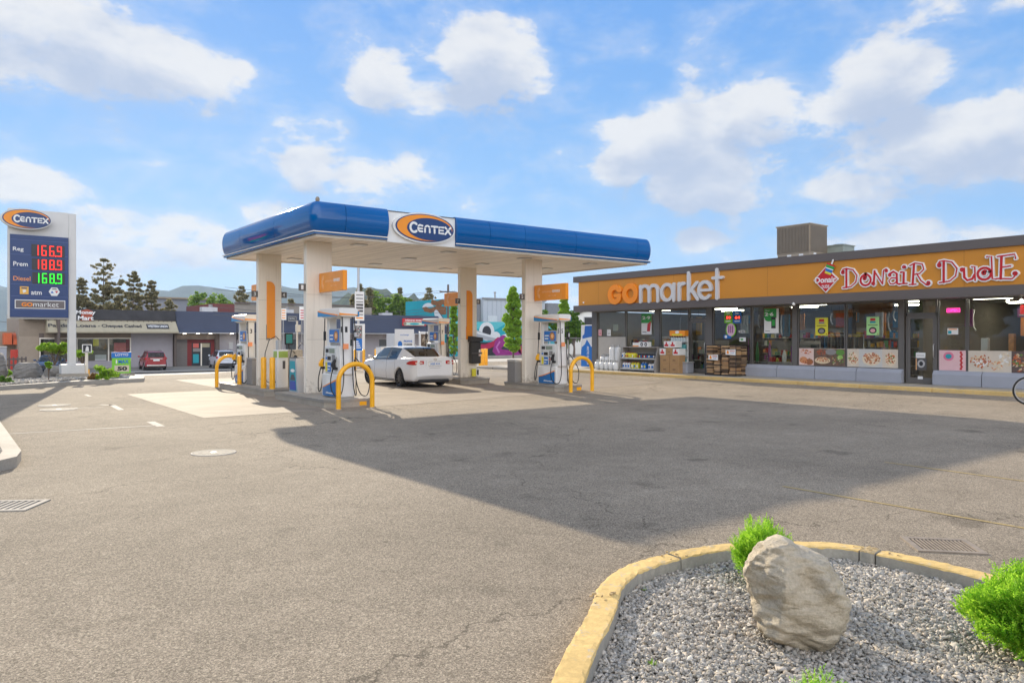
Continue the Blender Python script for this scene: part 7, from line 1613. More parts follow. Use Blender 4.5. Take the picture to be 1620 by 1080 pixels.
SUV = dict(w=[(-2.32, .76), (-2.25, .83), (-2.05, .88), (-1.0, .91), (1.4, .90), (1.85, .86), (2.15, .78), (2.3, .6)],
    belt=[(-2.32, 1.1), (-2.0, 1.12), (.2, 1.06), (1.1, 1.03), (1.8, .98), (2.2, .85), (2.3, .7)], centre=[(-2.32, 1.13), (-1.2, 1.15), (.9, 1.12), (1.8, 1.06), (2.2, .93), (2.3, .75)],
    sill=[(-2.32, .4), (-2.2, .3), (0, .26), (2.0, .28), (2.3, .4)], axles=(-1.32, 1.35), r=.36, rim=RIMS, spokes=5,
    roof=[(-2.28, .80, 1.1, .66, 1.14, 1.15, 'pr'), (-2.02, .83, 1.1, .64, 1.55, 1.58, 'pp'), (-1.85, .84, 1.1, .64, 1.60, 1.64, 'gp'), (-1.15, .86, 1.09, .65, 1.63, 1.68, 'kp'), (-1.05, .86, 1.09, .65, 1.63, 1.68, 'gp'), (-.2, .87, 1.07, .65, 1.63, 1.68, 'kp'), (-.1, .87, 1.07, .65, 1.63, 1.68, 'gp'),
          (.5, .86, 1.06, .64, 1.58, 1.62, 'gw'), (.95, .85, 1.05, .62, 1.32, 1.34, 'kw'), (1.35, .83, 1.03, .6, 1.12, 1.13, 'kw')],
    seats=(-.9, .15), mirror=(.8, 1.12), seams=(-1.0, -.1, .85), handles=(-.8, .1), extra=suv_extra)
def far(px, Y): t = (px - 810) / FPX; X = Y * (SI + t * CO) / (CO - t * SI); return (X, Y, zt(X, Y) + .015)
make_car("parked_suv", "red compact SUV parked nose-in outside the payday loan shop", "car", far(241, 73.5), R(-4), CARR, SUV)
make_car("parked_suv", "pale blue-white SUV parked nose-in by the dark shop entrance", "car", far(351, 73.5), R(-6), CARS, SUV)
make_car("parked_car", "dark blue car parked behind the price pylon, seen from its front", "car", far(80, 73), R(165), CARB, SED)
# ------------------------------------------------------------------ shops across the street
YF = 80.; ZG = -1.15
shop = thing("loan_shop", "long low shop with a sand-coloured awning and black roof band across the street", "shop building", (14, YF, ZG))
def XZ(px, py, Y=YF): return PY(px, py, Y)
def bxp(name, par, pa, pb, ya_, yb_, dep, m, Y=YF, back=.0, **k):
    x0, _ = XZ(pa, ya_, Y); x1, _ = XZ(pb, ya_, Y); _, z1 = XZ((pa + pb) / 2, ya_, Y); _, z0 = XZ((pa + pb) / 2, yb_, Y); b = MB(); b.box(x0, x1, Y - dep, Y + back, max(z0, ZG - .05) if yb_ > 560 else z0, z1, m, **k); return b.build(name, par, True)
MAUVE = mat("wall_mauve", (.40, .37, .39), .8, var=.05); TANW = mat("wall_tan", (.30, .24, .18), .8, var=.06); BRN = mat("wall_brown", (.13, .10, .085), .7, var=.08)
AWN = mat("awning_sand", (.42, .37, .26), .8, var=.08); AWB = mat("awning_dark", (.045, .043, .045), .8, var=.3, scale=1.5, bump=.5); MANS = mat("mansard_blue", (.052, .062, .098), .7, var=.10, scale=.5); ROOFD = mat("roof_grey", (.2, .2, .2), .8)
x0, x1 = XZ(30, 550)[0], XZ(273, 550)[0]; x2 = XZ(704, 550)[0]
b = MB(); b.box(x0, x1, YF, YF + 14, ZG, 4.1, TANW); b.build("rear_block", shop, True)
b = MB(); b.box(XZ(207, 550)[0], x1, YF - .06, YF, ZG, 2.2, MAUVE); b.build("blank_wall", shop, True)
bxp("window_sill_wall", shop, 62, 206, 571, 585, .1, MAUVE); 
w_ = bxp("shop_window", shop, 62, 206, 536, 571, .05, mat("dim_shop", (.10, .085, .06), .5, var=.4, scale=1.2))
for pa, pb in ((62, 64), (109, 111), (121, 122.5), (170.5, 172.5), (205, 207)): bxp("mullion", w_, pa, pb, 535.5, 571, .12, CREAM)
bxp("window_header", w_, 62, 207, 534, 536, .14, CREAM)
for (pa, pb, ya_, yb_, m, nm) in ((147, 156, 536, 547, YELP, "yellow_sign"), (180, 199, 542, 560, mat("poster_red_pink", (.62, .18, .16), .5), "red_poster"), (199, 206, 537, 560, mat("dark_red", (.25, .03, .03), .5), "red_stripe"), (150, 168, 561, 570, LGR, "pale_counter"), (124, 140, 560, 570, TANW, "tan_counter"), (66, 100, 545, 560, mat("amber_dim", (.3, .22, .1), .5), "amber_screen")):
    bxp(nm, w_, pa, pb, ya_, yb_, .08, m)
G_ = MB(); xa, xb = XZ(63, 550)[0], XZ(206, 550)[0]; G_.quad((xa, YF - .1, -.3), (xb, YF - .1, -.3), (xb, YF - .1, 1.65), (xa, YF - .1, 1.65), GLASS); G_.build("pane", w_, True)
# sand awning: wedge in front of the wall
xa, xb = XZ(72, 520)[0], x1 + .05
b = MB(); b.prismf([(0, 2.17), (-2.2, 2.17), (-2.2, 2.30), (-.9, 3.36), (0, 3.36)], lambda u, v, d: (d, YF + u, v), xa, xb, AWN); b.build("awning", shop, True)
b = MB(); b.prismf([(0, 3.37), (-1.0, 3.37), (-.85, 4.36), (0, 4.36)], lambda u, v, d: (d, YF + u, v), XZ(118, 500)[0] - 4, xb, AWB); b.build("roof_band", shop, True)
b = MB()
rg = np.random.default_rng(2); xx = XZ(118, 500)[0] - 3
while xx < xb - .3: b.box(xx, xx + .06, YF - 1.06, YF - 1.0, 3.30 - rg.random() * .1, 3.42, BRN); xx += .35 + rg.random() * .2
b.build("band_hooks", shop, True)
sl = (3.36 - 2.30) / 1.3; L_ = math.hypot(1.06, 1.3)
fa = lambda u, v, d: (u, YF - 2.2 + v * 1.3 / L_ - d * 1.06 / L_, 2.30 + v * 1.06 / L_ + d * 1.3 / L_)
b = MB(); Xa = lambda px: PY(px, 518, YF - 1.6)[0]
b.text("Payday Loans", fa, Xa(76), .45, Xa(152) - Xa(76) - .0, .62, .01, INK, .03, -.0) ; b.text("- Cheques Cashed", fa, Xa(146) if False else Xa(155), .45, Xa(224) - Xa(155), .62, .01, INK, .03)
b.prismf([(Xa(232), .42), (Xa(267), .42), (Xa(267), 1.15), (Xa(232), 1.15)], fa, 0, .02, INK); b.text("WESTERN UNION", fa, Xa(234), .6, Xa(265) - Xa(234), .38, .03, WHITE_L, .02); b.build("awning_lettering", shop, True)
fb = FY(0, YF - 1.08, 0); Xb = lambda px: PY(px, 500, YF - 1.08)[0]; b = MB(); zz = lambda py: PY(135, py, YF - 1.08)[1]
b.prismf([(Xb(128), zz(507)), (Xb(146), zz(507)), (Xb(147), zz(492)), (Xb(138), zz(489)), (Xb(129), zz(491))], fb, -.1, .02, mat("mart_red", (.38, .07, .03), .5)); b.text("Money", fb, Xb(120), zz(498.5), Xb(151) - Xb(120), zz(491) - zz(498.5), .04, WHITE_L, .03); b.text("Mart", fb, Xb(123), zz(506.5), Xb(148) - Xb(123), zz(499.5) - zz(506.5), .04, WHITE_L, .03); b.build("roof_sign", shop, True)
bxp("side_wall", shop, 30, 62, 532, 585, .02, mat("wall_tan_light", (.36, .29, .22), .8)); bxp("door_post", shop, 61.5, 69, 527, 585, .1, BRN); bxp("dark_post", shop, 86, 90, 505, 560, 2.3, BRN)
# blue-grey mansard strip
strip = thing("shop_row", "low shop row under a sweeping blue-grey mansard roof across the street", "shop building", ((x1 + x2) / 2, YF, ZG))
b = MB(); b.box(x1 + .1, x2 - 2, YF, YF + 14, ZG, 4.2, MAUVE); b.build("rear_block", strip, True)
b = MB(); n = 7; pr = [(0, 2.2), (-1.9, 2.2), (-1.9, 2.32)] + [(-1.9 + 1.35 * (k / n) ** .7, 2.32 + 2.05 * (k / n) ** 1.15) for k in range(1, n + 1)] + [(0, 4.37)]
xa, xb = x1 + .12, x2
vs = [(xa, YF + u, v) for u, v in pr] + [(xb - .0 + (-1.4 * (v - 2.2) / 2.2), YF + u, v) for u, v in pr]; n = len(pr)
b.add(vs, [tuple(range(n)), tuple(range(2 * n - 1, n - 1, -1))], MANS, False); b.add(vs, [(j, n + j, n + (j + 1) % n, (j + 1) % n) for j in range(n)], MANS, False); b.build("mansard_roof", strip, True)
b = MB(); 
for k in range(4): x = xa + 8 + k * 8; b.box(x, x + .03, YF - 1.93, YF - 1.88, 2.2, 2.4, INK)
b.box(xa, xb, YF - 1.96, YF - 1.90, 2.14, 2.22, LGR); b.build("roof_edge", strip, True)
for (pa, pb, ya_, yb_, dep, m, nm) in ((274, 277.5, 528, 585, .5, BRN, "pier"), (278, 296, 536, 585, .05, mat("shutter_grey", (.17, .15, .14), .7), "side_panel"), (277, 342, 528, 537, .4, BRN, "header_beam"), (296, 342, 537, 583, .04, mat("entrance_red", (.20, .02, .02), .6), "red_surround"), (303, 333, 542, 583, .08, INK, "dark_doorway"), (339, 345, 528, 585, .5, BRN, "pier"), (345, 376, 532, 585, .06, MAUVE, "pale_wall"), (362, 368, 541, 552, .1, LGR, "small_window")):
    q = bxp(nm, strip, pa, pb, ya_, yb_, dep, m)
    if nm == "dark_doorway":
        for (a_, c_, d_, e_, mm, nn_) in ((305, 314, 543, 550, mat("door_red_glow", (.6, .12, .1), .5), "red_poster"), (305, 317, 551, 556, GREY, "glass_band"), (305, 314, 560, 574, TEALP, "teal_poster"), (317, 319, 543, 583, CREAM, "door_frame"), (319, 331, 543, 549, AWN, "pale_blind")): bxp(nn_, q, a_, c_, d_, e_, .12, mm)
for px in (292, 313, 333, 367): x, _ = XZ(px, 529, YF - 1); b = MB(); b.cyl(x, YF - 1, 2.12, 2.2, .16, LITE, 12); b.build("soffit_lamp", strip, True)
b = MB(); b.box(xa, xb - .5, YF - 1.88, YF, 2.15, 2.19, CREAM); b.build("soffit", strip, True)
for px in (420, 452, 505, 540, 600): bxp("shop_window", strip, px, px + 16, 537, 566, .06, mat("dim_glass", (.06, .07, .08), .15))
# wall pictures on the mansard
def banner(pa, pb, ya_, yb_, m, lab, dr=None):
    Yb = YF - 1.75; xq, z1 = XZ(pa, ya_, Yb); xr, _ = XZ(pb, ya_, Yb); _, z0 = XZ(pa, yb_, Yb); o = thing("roof_banner", lab, "banner", (xq, Yb, z0)); b = MB(); b.box(0, xr - xq, -.03, .03, 0, z1 - z0, m); b.build("sheet", o); W_, H_ = xr - xq, z1 - z0; d = MB(); dr(d, lambda u, v, e: (u, -.031 - e, v), W_, H_); d.build("print", o)
banner(636.5, 674, 503.5, 515, RED, "red and pale green banner with two snow scenes on the blue mansard roof", lambda d, f, W, h: (rect(d, f, W * .08, h * .05, W * .92, h * .5, mat("mint", (.5, .68, .55), .5)), d.text("WEEKEND MARKET", f, W * .1, h * .62, W * .8, h * .25, .003, WHITE_L, .02), el(d, f, W * .5, h * .25, W * .2, h * .15, TEALP, .004), el(d, f, W * .1, h * .28, W * .07, h * .2, TANW, .005)))
banner(455, 469.5, 499.5, 508.5, DGR, "small dark framed shop sign on the mansard seen between the left columns", lambda d, f, W, h: (rect(d, f, W * .06, h * .08, W * .94, h * .92, LGR), rect(d, f, W * .1, h * .15, W * .9, h * .85, INK, .004), d.text("BISTRO", f, W * .2, h * .35, W * .6, h * .3, .006, WHITE_L)))
# long flat building behind with dark red end
bk = thing("back_building", "flat-roofed tan building with a dark red end behind the mansard roof", "building", (XZ(450, 490, 96)[0], 96, ZG))
for (pa, pb, y_, m, nm) in ((336, 371, 480, mat("red_block", (.17, .05, .045), .8), "red_end_wall"), (371, 588, 481, mat("tan_block", (.30, .265, .22), .8), "tan_wall")):
    xq, z1 = XZ(pa, y_, 96); xr = XZ(pb, y_, 96)[0]; b = MB(); b.box(xq, xr, 96, 108, ZG, z1, m); b.build(nm, bk, True)
b = MB(); b.box(XZ(371, 480, 96)[0], XZ(560, 480, 96)[0], 95.8, 95.99, XZ(450, 482.5, 96)[1], XZ(450, 479.8, 96)[1], BRN); b.build("parapet_cap", bk, True)
bk = thing("distant_warehouse", "long pale grey warehouse far behind the pines", "building", (XZ(280, 490, 150)[0], 150, -1.15)); b = MB(); b.box(XZ(246, 490, 150)[0], XZ(338, 490, 150)[0], 150, 190, ZG, XZ(280, 473, 150)[1], mat("warehouse_grey", (.25, .26, .30), .8)); b.build("wall", bk, True); b = MB(); b.box(XZ(246, 490, 150)[0], XZ(338, 490, 150)[0], 149.5, 190.5, XZ(280, 473, 150)[1], XZ(280, 470.5, 150)[1], TANW); b.build("roof_edge", bk, True)
# orange awning house and patio at the far left
pt = thing("patio_shop", "small shop with bright orange arched awning at the far left beyond the pylon", "shop building", (*far(18, 84)[:2], ZG))
b = MB(); xa, xb = XZ(-30, 550, 84)[0], XZ(31, 550, 84)[0]; b.box(xa, xb, 84, 92, ZG, 2.3, TANW); b.build("wall", pt, True); b = MB(); xq = XZ(6.5, 540, 82)[0]; xm = XZ(19, 540, 82)[0]; xr = XZ(31.5, 540, 82)[0]; z1 = XZ(18, 526.5, 82)[1]; z0 = XZ(18, 545, 82)[1]
AWO = mat("awning_orange", (.62, .13, .04), .6); b.box(xq, xm, 82, 84, z0, z1, AWO); vs = arc(0, z0, 2.0, z1 - z0, 90, 180, 8); b.prismf([(0, z0)] + vs, lambda u, v, d: (d, 84 + u, v), xm + .1, xr, AWO); b.build("awning", pt, True)
b = MB(); x = XZ(17, 570, 81)[0]; b.box(x, x + 1.3, 81, 81.6, ZG, XZ(18, 553, 81)[1], mat("box_red", (.55, .05, .03), .5)); b.build("news_box", pt, True)
fn = thing("rail_fence", "brown two-rail wooden fence at the far left behind the dark blue car", "fence", (*far(25, 76)[:2], ZG)); xq, xr = XZ(8, 570, 76)[0], XZ(41, 570, 76)[0]
b = MB()
for k in range(6): x = xq + (xr - xq) * k / 5; b = MB(); b.box(x - .06, x + .06, 75.95, 76.05, ZG, ZG + 1.25, BRN); b.build("post", fn, True)
b = MB()
for z in (.5, 1.0): b.box(xq, xr, 75.9, 75.95, ZG + z, ZG + z + .14, BRN)
b.build("rails", fn, True)
# ------------------------------------------------------------------ mural building
mur = thing("mural_building", "teal building painted with a tentacle and animal mural beyond the street", "building", (62, 92, ZG))
TEAL = mat("mural_teal", (.012, .33, .40), .7, var=.1, scale=.3); TEAL2 = mat("mural_teal_pale", (.10, .48, .52), .7); TEALD = mat("mural_teal_deep", (.01, .2, .27), .7)
xn = PY(707, 480, 88)[0]
b = MB(); b.box(xn, xn + 4, 88, 99.5, ZG, 7.08, TEAL); b.build("tall_wall", mur, True)
xe = PY(960, 520, 88)[0]
b = MB(); b.box(xn + 4.01, xe, 88, 88.5, ZG, 3.98, TEAL); b.build("low_wall", mur, True)
PUR = mat("mural_purple", (.30, .02, .20), .5, var=.15); CRI = mat("mural_crimson", (.42, .01, .06), .5); SIL = mat("mural_silver", (.36, .38, .40), .5); PALE = mat("mural_pale", (.66, .68, .68), .6); MBR = mat("mural_brown", (.24, .10, .03), .6, var=.3)
fm = FY(0, 87.99, 0); Q_ = lambda px, py: PY(px, py, 87.99)
b = MB()
b.prismf([Q_(706, 509), Q_(960, 509), Q_(960, 514), Q_(820, 526), Q_(800, 512), Q_(780, 524), Q_(706, 512)], fm, 0, .002, TEAL2)
b.stroke([Q_(*p) for p in ((815, 512), (822, 520), (812, 528), (835, 534), (850, 524), (870, 530))], .6, fm, .003, .01, TEALD)
b.prismf(arc(*Q_(770, 524), 1.35, 1.35, 0, 360, 24)[:-1], fm, .004, .012, PALE); b.prismf(arc(*Q_(770, 524.5), .78, .85, 0, 360, 20)[:-1], fm, .012, .016, INK); b.prismf(arc(*Q_(784, 532), .85, .7, 0, 360, 20)[:-1], fm, .013, .018, PALE)
b.prismf(arc(*Q_(800, 535), 1.0, .6, 0, 360, 20)[:-1], fm, .0135, .019, mat("mural_white", (.7, .7, .72), .6))
b.stroke([Q_(*p) for p in ((745, 524), (758, 530), (774, 534), (790, 537))], 1.25, fm, .016, .026, SIL, w2=.6); b.stroke([Q_(*p) for p in ((745, 521.5), (758, 527), (774, 531), (790, 535))], .3, fm, .026, .03, PALE)
b.prismf([Q_(740, 541), Q_(790, 541), Q_(850, 545), Q_(850, 562), Q_(740, 562)], fm, .017, .022, INK)
b.stroke([Q_(*p) for p in ((735, 542), (750, 549), (768, 549), (782, 543), (788, 537))], 1.0, fm, .03, .04, CRI, w2=.7)
b.stroke([Q_(*p) for p in ((796, 538), (788, 545), (785, 553), (792, 560), (805, 562), (818, 559))], 1.5, fm, .032, .05, PUR); b.stroke([Q_(*p) for p in ((790, 541), (785, 549), (789, 557))], .3, fm, .05, .054, mat("mural_lilac", (.5, .15, .42), .5))
b.prismf(arc(*Q_(824, 553), .55, .6, 0, 360, 16)[:-1], fm, .033, .05, CRI)
b.build("tentacle_mural", mur, True)
b = MB(); fxm = lambda u, v, d: (xn - d, u, v); W_ = lambda px, py: PX(px, py, xn)
b.prismf([W_(*p) for p in ((668, 487), (672, 493), (682, 495), (690, 492), (700, 498), (706, 497), (706, 486), (698, 484), (702, 479), (694, 478), (690, 484), (680, 488), (674, 485))], fxm, 0, .01, MBR)
b.stroke([W_(*p) for p in ((684, 478), (692, 480), (700, 477), (706, 480))], .7, fxm, .01, .02, MBR); b.prismf(arc(*W_(677, 489), 1.7, .9, 20, 160, 10), fxm, .0, .005, PALE); b.stroke([W_(*p) for p in ((690, 495), (697, 505), (704, 514))], 1.0, fxm, .01, .02, PALE); b.stroke([W_(*p) for p in ((694, 500), (702, 512), (706, 520))], 1.2, fxm, .005, .014, INK); b.stroke([W_(*p) for p in ((688, 508), (696, 518), (705, 525))], .6, fxm, .014, .024, PUR)
b.build("animal_mural", mur, True)
wh = thing("metal_warehouse", "white ribbed metal warehouse rising behind the mural wall", "building", (70, 98, ZG))
xq, z1 = PY(764, 471, 98); xr = PY(862, 471, 98)[0]; xs_ = PY(884, 471, 98)[0]
RIB = mat("white_siding", (.52, .54, .57), .6, var=.04)
b = MB(); b.box(xq, xr, 98, 120, ZG, z1, RIB); 
k = xq
while k < xr: b.box(k, k + .05, 97.95, 98, ZG, z1 - .3, mat("siding_shadow", (.42, .44, .48), .6)); k += .9
b.build("siding_wall", wh, True); b = MB(); b.box(xq - .2, xr + .2, 97.8, 98.0, z1 - .25, z1 + .05, GREY); b.build("eaves", wh, True)
b = MB(); b.box(PY(752, 471, 98)[0], xq - .21, 98.5, 110, ZG, z1 - .2, mat("block_grey", (.22, .22, .23), .8)); b.build("block_wall", wh, True); b = MB(); b.box(xr + .21, xs_, 97.5, 110, ZG, z1 - .5, mat("block_grey", (.22, .22, .23), .8)); b.build("block_wall", wh, True)
b = MB(); x = PY(783, 460, 99)[0]; b.cyl(x, 99, z1, z1 + .9, .12, GREY, 8); b.cyl(x, 99, z1 + .9, z1 + 1.1, .22, GREY, 8); b.build("roof_vent", wh, True)
b = MB(); x = PY(772, 490, 97.9)[0]; b.box(x, x + 1.8, 97.85, 97.94, 3.9, 5.2, PALE); b.build("loading_door", wh, True)
# ------------------------------------------------------------------ street pieces between canopy and shops
def at_d(px, d): t = (px - 810) / FPX; return (d * (SI + t * CO), d * (CO - t * SI))
x, y = at_d(567, 44); o = thing("price_pole_sign", "tall pale pole with a narrow white price list sign beyond the canopy", "pole sign", (x, y, zt(x, y))); b = MB(); b.cyl(0, 0, 0, 8.0, .075, LGR, 12); b.build("pole", o)
b = MB(); b.box(-.28, .30, -.16, -.09, 2.75, 4.45, PAPER, .01); b.build("sign_panel", o); b = MB(); fr = FY(-.28, -.16, 2.75)
for k, (h_, m_) in enumerate(((.12, ORG), (.32, GREY), (.5, DGR), (.68, DGR), (.86, DGR), (1.06, GREY), (1.26, GREY), (1.46, GREY))): b.prismf([(.06, h_), (.5, h_), (.5, h_ + (.12 if m_ is DGR else .07)), (.06, h_ + (.12 if m_ is DGR else .07))], fr, .001, .004, m_)
b.build("print", o)
x, y = at_d(568, 43); o = thing("poster_stand", "white framed poster stand with a blue and photo advert behind the pump 1 header", "poster stand", (x, y, zt(x, y))); b = MB(); b.box(-.32, .36, -.03, .03, .95, 2.55, WHITE, .01); b.build("frame", o); b = MB(); b.cyl(0, 0, 0, .95, .06, WHITE, 10); b.box(-.25, .25, -.2, .2, 0, .06, M_ISL); b.build("stand", o)
b = MB(); fr = FY(-.32, -.03, .95); rect(b, fr, .06, .06, .5, .75, SKYB); rect(b, fr, .06, .75, .5, 1.5, mat("photo_dim", (.2, .2, .19), .5, var=.6, scale=9)); bits(b, fr, .28, 1.15, .18, .3, 26, [RED, TEALP, PAPER, INK], .07)
for k in range(4): rect(b, fr, .1, .2 + k * .12, .42 - .05 * k, .26 + k * .12, WHITE_L, .004)
b.build("advert", o)
G2 = "yellow bollards beyond the canopy"
for px, d, lab in ((561.5, 40, "yellow bollard beyond pump 1, left of the poster stand foot"), (575.5, 40.5, "yellow bollard beyond pump 1, right of the poster stand foot"), (594.5, 42, "yellow bollard just left of the white sedan roof")):
    x, y = at_d(px, d); bollard(x, y, zt(x, y), 1.12, .08, lab, G2)
for i, px in enumerate((759.5, 764, 768.5)):
    x, y = at_d(px + .6, 44 + i * .5); bollard(x, y, zt(x, y), 1.1, .10, ("leftmost", "middle", "rightmost")[i] + " yellow bollard of the tight trio in front of the mural wall", G2)
x, y = at_d(634, 39); o = thing("cylinder_cage", "white exchange cage with a printed board on top, half hidden behind the sedan roof", "cage", (x, y, zt(x, y))); b = MB(); b.box(-.62, .62, -.4, .4, .1, 1.95, mat("cage_white", (.62, .62, .62), .5), .01); b.build("cabinet", o); b = MB(); b.box(-.58, .52, -.46, -.405, 1.0, 2.2, PAPER); fr = FY(-.58, -.46, 1.0)
for k in range(3): b.text(("PROPANE", "CYLINDER", "REFILLS")[k], fr, .5, .52 - k * .17, .5, .11, .002, (SKYB, INK, INK)[k], .02)
b.prismf(arc(.28, .42, .13, .17, 0, 360, 14)[:-1], fr, 0, .003, SKYB); b.text("exchange", fr, .3, .85, .5, .1, .002, SKYB); b.build("printed_board", o)
x, y = at_d(608, 40); o = thing("low_cabinet", "low white cabinet beside the exchange cage, behind the sedan windscreen", "cabinet", (x, y, zt(x, y))); b = MB(); b.box(-.35, .45, -.3, .3, 0, 1.25, PAPER, .02); b.build("body", o); b = MB(); b.box(-.37, .47, -.32, .32, 1.25, 1.29, LGR); b.build("lid", o)
x, y = at_d(676, 40); o = thing("picture_board", "white framed board with a dim brown photo above the sedan boot", "picture board", (x, y, zt(x, y))); b = MB(); b.box(-.5, .48, -.05, .05, .7, 2.08, WHITE, .01); b.box(-.4, -.32, -.04, .04, 0, .7, WHITE); b.box(.3, .38, -.04, .04, 0, .7, WHITE); b.build("frame", o); b = MB(); rect(b, FY(-.5, -.05, .7), .08, .1, .9, 1.25, mat("brown_photo", (.12, .08, .05), .6, var=.6, scale=6)); bits(b, FY(-.5, -.05, .7), .5, .85, .35, .25, 30, [TANW, AWN, TAN], .13); b.build("picture", o)
x, y = at_d(696, 38); o = thing("safety_notice", "tall pale notice sheet with red no-smoking circles right of the picture board", "notice", (x, y, zt(x, y))); b = MB(); b.box(-.3, .26, -.03, .03, .65, 1.95, PAPER); b.cyl(0, 0, 0, .65, .04, GREY, 8); b.build("sheet", o); b = MB(); fr = FY(-.3, -.03, .65)
for x_ in (.15, .4): b.stroke(arc(x_, 1.08, .09, .09, 0, 360, 16)[:-1], .025, fr, 0, .003, RED, closed=True); b.stroke([(x_ - .06, 1.14), (x_ + .06, 1.02)], .02, fr, 0, .004, RED)
for k in range(5): rect(b, fr, .08, .15 + k * .14, .46, .20 + k * .14, PINK)
b.build("print", o)
for px, py0, py1, d, lab in ((448.5, 488, 506, 60, "white numbered card sign between the two left columns"), (478.0, 485, 506, 60, "white card sign with red marks just left of the front-left column")):
    x, y = at_d(px, d); z0 = 1.8 + (HY - py1) * d / FPX; z1 = 1.8 + (HY - py0) * d / FPX; o = thing("street_card_sign", lab, "sign", (x, y, zt(x, y))); b = MB(); b.box(-.22, .22, -.03, .03, z0 - zt(x, y), z1 - zt(x, y), PAPER); b.build("panel", o); b = MB(); b.cyl(0, .05, 0, z1 - zt(x, y), .05, GREY, 8); b.build("pole", o); b = MB()
    for k in range(4): b.box(-.15, .15, -.034, -.03, z0 - zt(x, y) + .12 + k * .2, z0 - zt(x, y) + .2 + k * .2, RED if px > 470 else ORG)
    b.build("print", o)
# power pole and wires
x, y = at_d(709, 84); o = thing("power_pole", "brown wooden power pole in front of the teal mural wall", "utility pole", (x, y, ZG)); b = MB(); b.cyl(0, 0, 0, 8.8, .17, BRN, 10, .12); b.build("pole", o); b = MB(); b.box(-1.1, 1.1, -.06, .06, 7.9, 8.05, BRN); b.build("crossarm", o); b = MB()
for (dx, z, ex, ez) in ((-.9, 8.1, -26, 7.2), (.9, 8.1, -25, 7.4), (0, 6.4, -26, 5.6), (0, 6.1, -26, 5.2), (0, 5.8, -26, 4.9)):
    b.tube([(dx + (ex - dx) * t, -2 * t, z + (ez - z) * t - 1.0 * math.sin(math.pi * t) * .8) for t in np.linspace(0, 1, 12)], .018, DGR, 4, False)
b.build("wires", o)
# wires along the left
x, y = at_d(-60, 90); o = thing("power_pole", "power pole beyond the left edge carrying thin wires past the pylon", "utility pole", (x, y, ZG)); b = MB(); b.cyl(0, 0, 0, 9, .16, BRN, 10, .12); b.build("pole", o); b = MB()
for z in (5.6, 2.9): b.tube([(0 + 15 * t, 2 * t, z - .9 * math.sin(math.pi * t) - .4 * t) for t in np.linspace(0, 1, 8)], .03, DGR, 4, False)
b.build("wires", o)
# ------------------------------------------------------------------ trees
GT = "pine trees behind the loan shop"
def tr(kind, px, d, pt, wdp, lab, seed, dens=1.0, leaf=.2, mt=None, grp=None, name=None, z0=None):
    x, y = at_d(px, d); z0 = zt(x, y) if z0 is None else z0; h = 1.8 + (HY - pt) * d / FPX - z0; return tree(kind, x, y, z0, h, wdp * d / FPX, lab, seed, dens, leaf, mt, "tree", grp, name)
tr('pine', 163, 98, 408, 92, "tallest broad pine behind the roof sign of the loan shop", 1, 3.0, .14, None, GT); tr('pine', 106, 96, 436, 78, "pine partly hidden by the price pylon post", 2, 2.8, .14, None, GT); tr('pine', 207, 97, 429, 50, "second tallest pine, narrow, right of the broadest one", 3, 2.8, .14, None, GT)
tr('pine', 238, 99, 444, 44, "narrow pine at the right end of the left pine group", 14, 2.8, .14, None, GT); tr('pine', 269, 112, 474, 34, "small low pine at the right end of the black roof band", 5, 1, .17, None, GT); tr('pine', 134, 99, 440, 50, "dark pine between the pylon and the tallest pine", 26, 1, .17, None, GT)
GM = "trees behind the shop row"
tr('round', 324, 135, 462, 46, "bright green tree above the mansard near its left end", 6, 1.2, .28, L_FAR, GM); tr('round', 352, 140, 470, 34, "smaller green tree left of the dark pines", 7, 1, .28, L_FAR, GM); tr('pine', 386, 130, 453, 38, "dark pine left of the striped rear column", 8, 1.5, .22, None, GM); tr('pine', 462, 140, 474, 26, "low dark pine seen between the two left columns", 9, 1.2, .22, None, GM)
tr('pine', 571, 125, 450, 22, "dark pine directly behind the price list sign", 10, 1.6, .2, None, GM); tr('pine', 584, 128, 456, 26, "dark pine right of the price list sign", 11, 1.6, .2, None, GM); tr('pine', 560, 130, 466, 26, "lower dark pine left of the price list sign", 12, 1.4, .2, None, GM)
tr('round', 610, 130, 470, 44, "broad green tree left of the centre gap in the shop trees", 13, 1.4, .26, L_FAR, GM); tr('round', 642, 128, 468, 34, "green tree beside the teal wall", 15, 1.4, .26, L_FAR, GM); tr('pine', 634, 150, 455, 18, "dark pine tip rising behind the green trees", 16, 1.5, .2, None, GM); tr('pine', 677, 150, 455, 34, "dark pine rising above the teal wall", 17, 1.5, .2, None, GM); tr('round', 592, 140, 478, 36, "rounded green tree low behind the dark pines", 18, 1.3, .26, L_FAR, GM)
tr('poplar', 718, 80, 470, 20, "slim green poplar between the power pole and the striped column", 19, 3, .11); tr('poplar', 812, 76, 455, 40, "tall bright green poplar in front of the mural, left of the pump 5 column", 20, 5, .105, name="columnar_tree"); 
tr('poplar', 893, 70, 468, 30, "green poplar between the pump 5 column and the store end", 21, 3.6, .115, z0=0); tr('round', 908, 66, 492, 50, "bushy green tree behind the wire fence at the store end", 22, 2, .13, L_GRN, z0=0); tr('round', 880, 75, 500, 40, "dark green tree behind the pump 5 header", 23, 1.6, .16, L_GRN, z0=0)
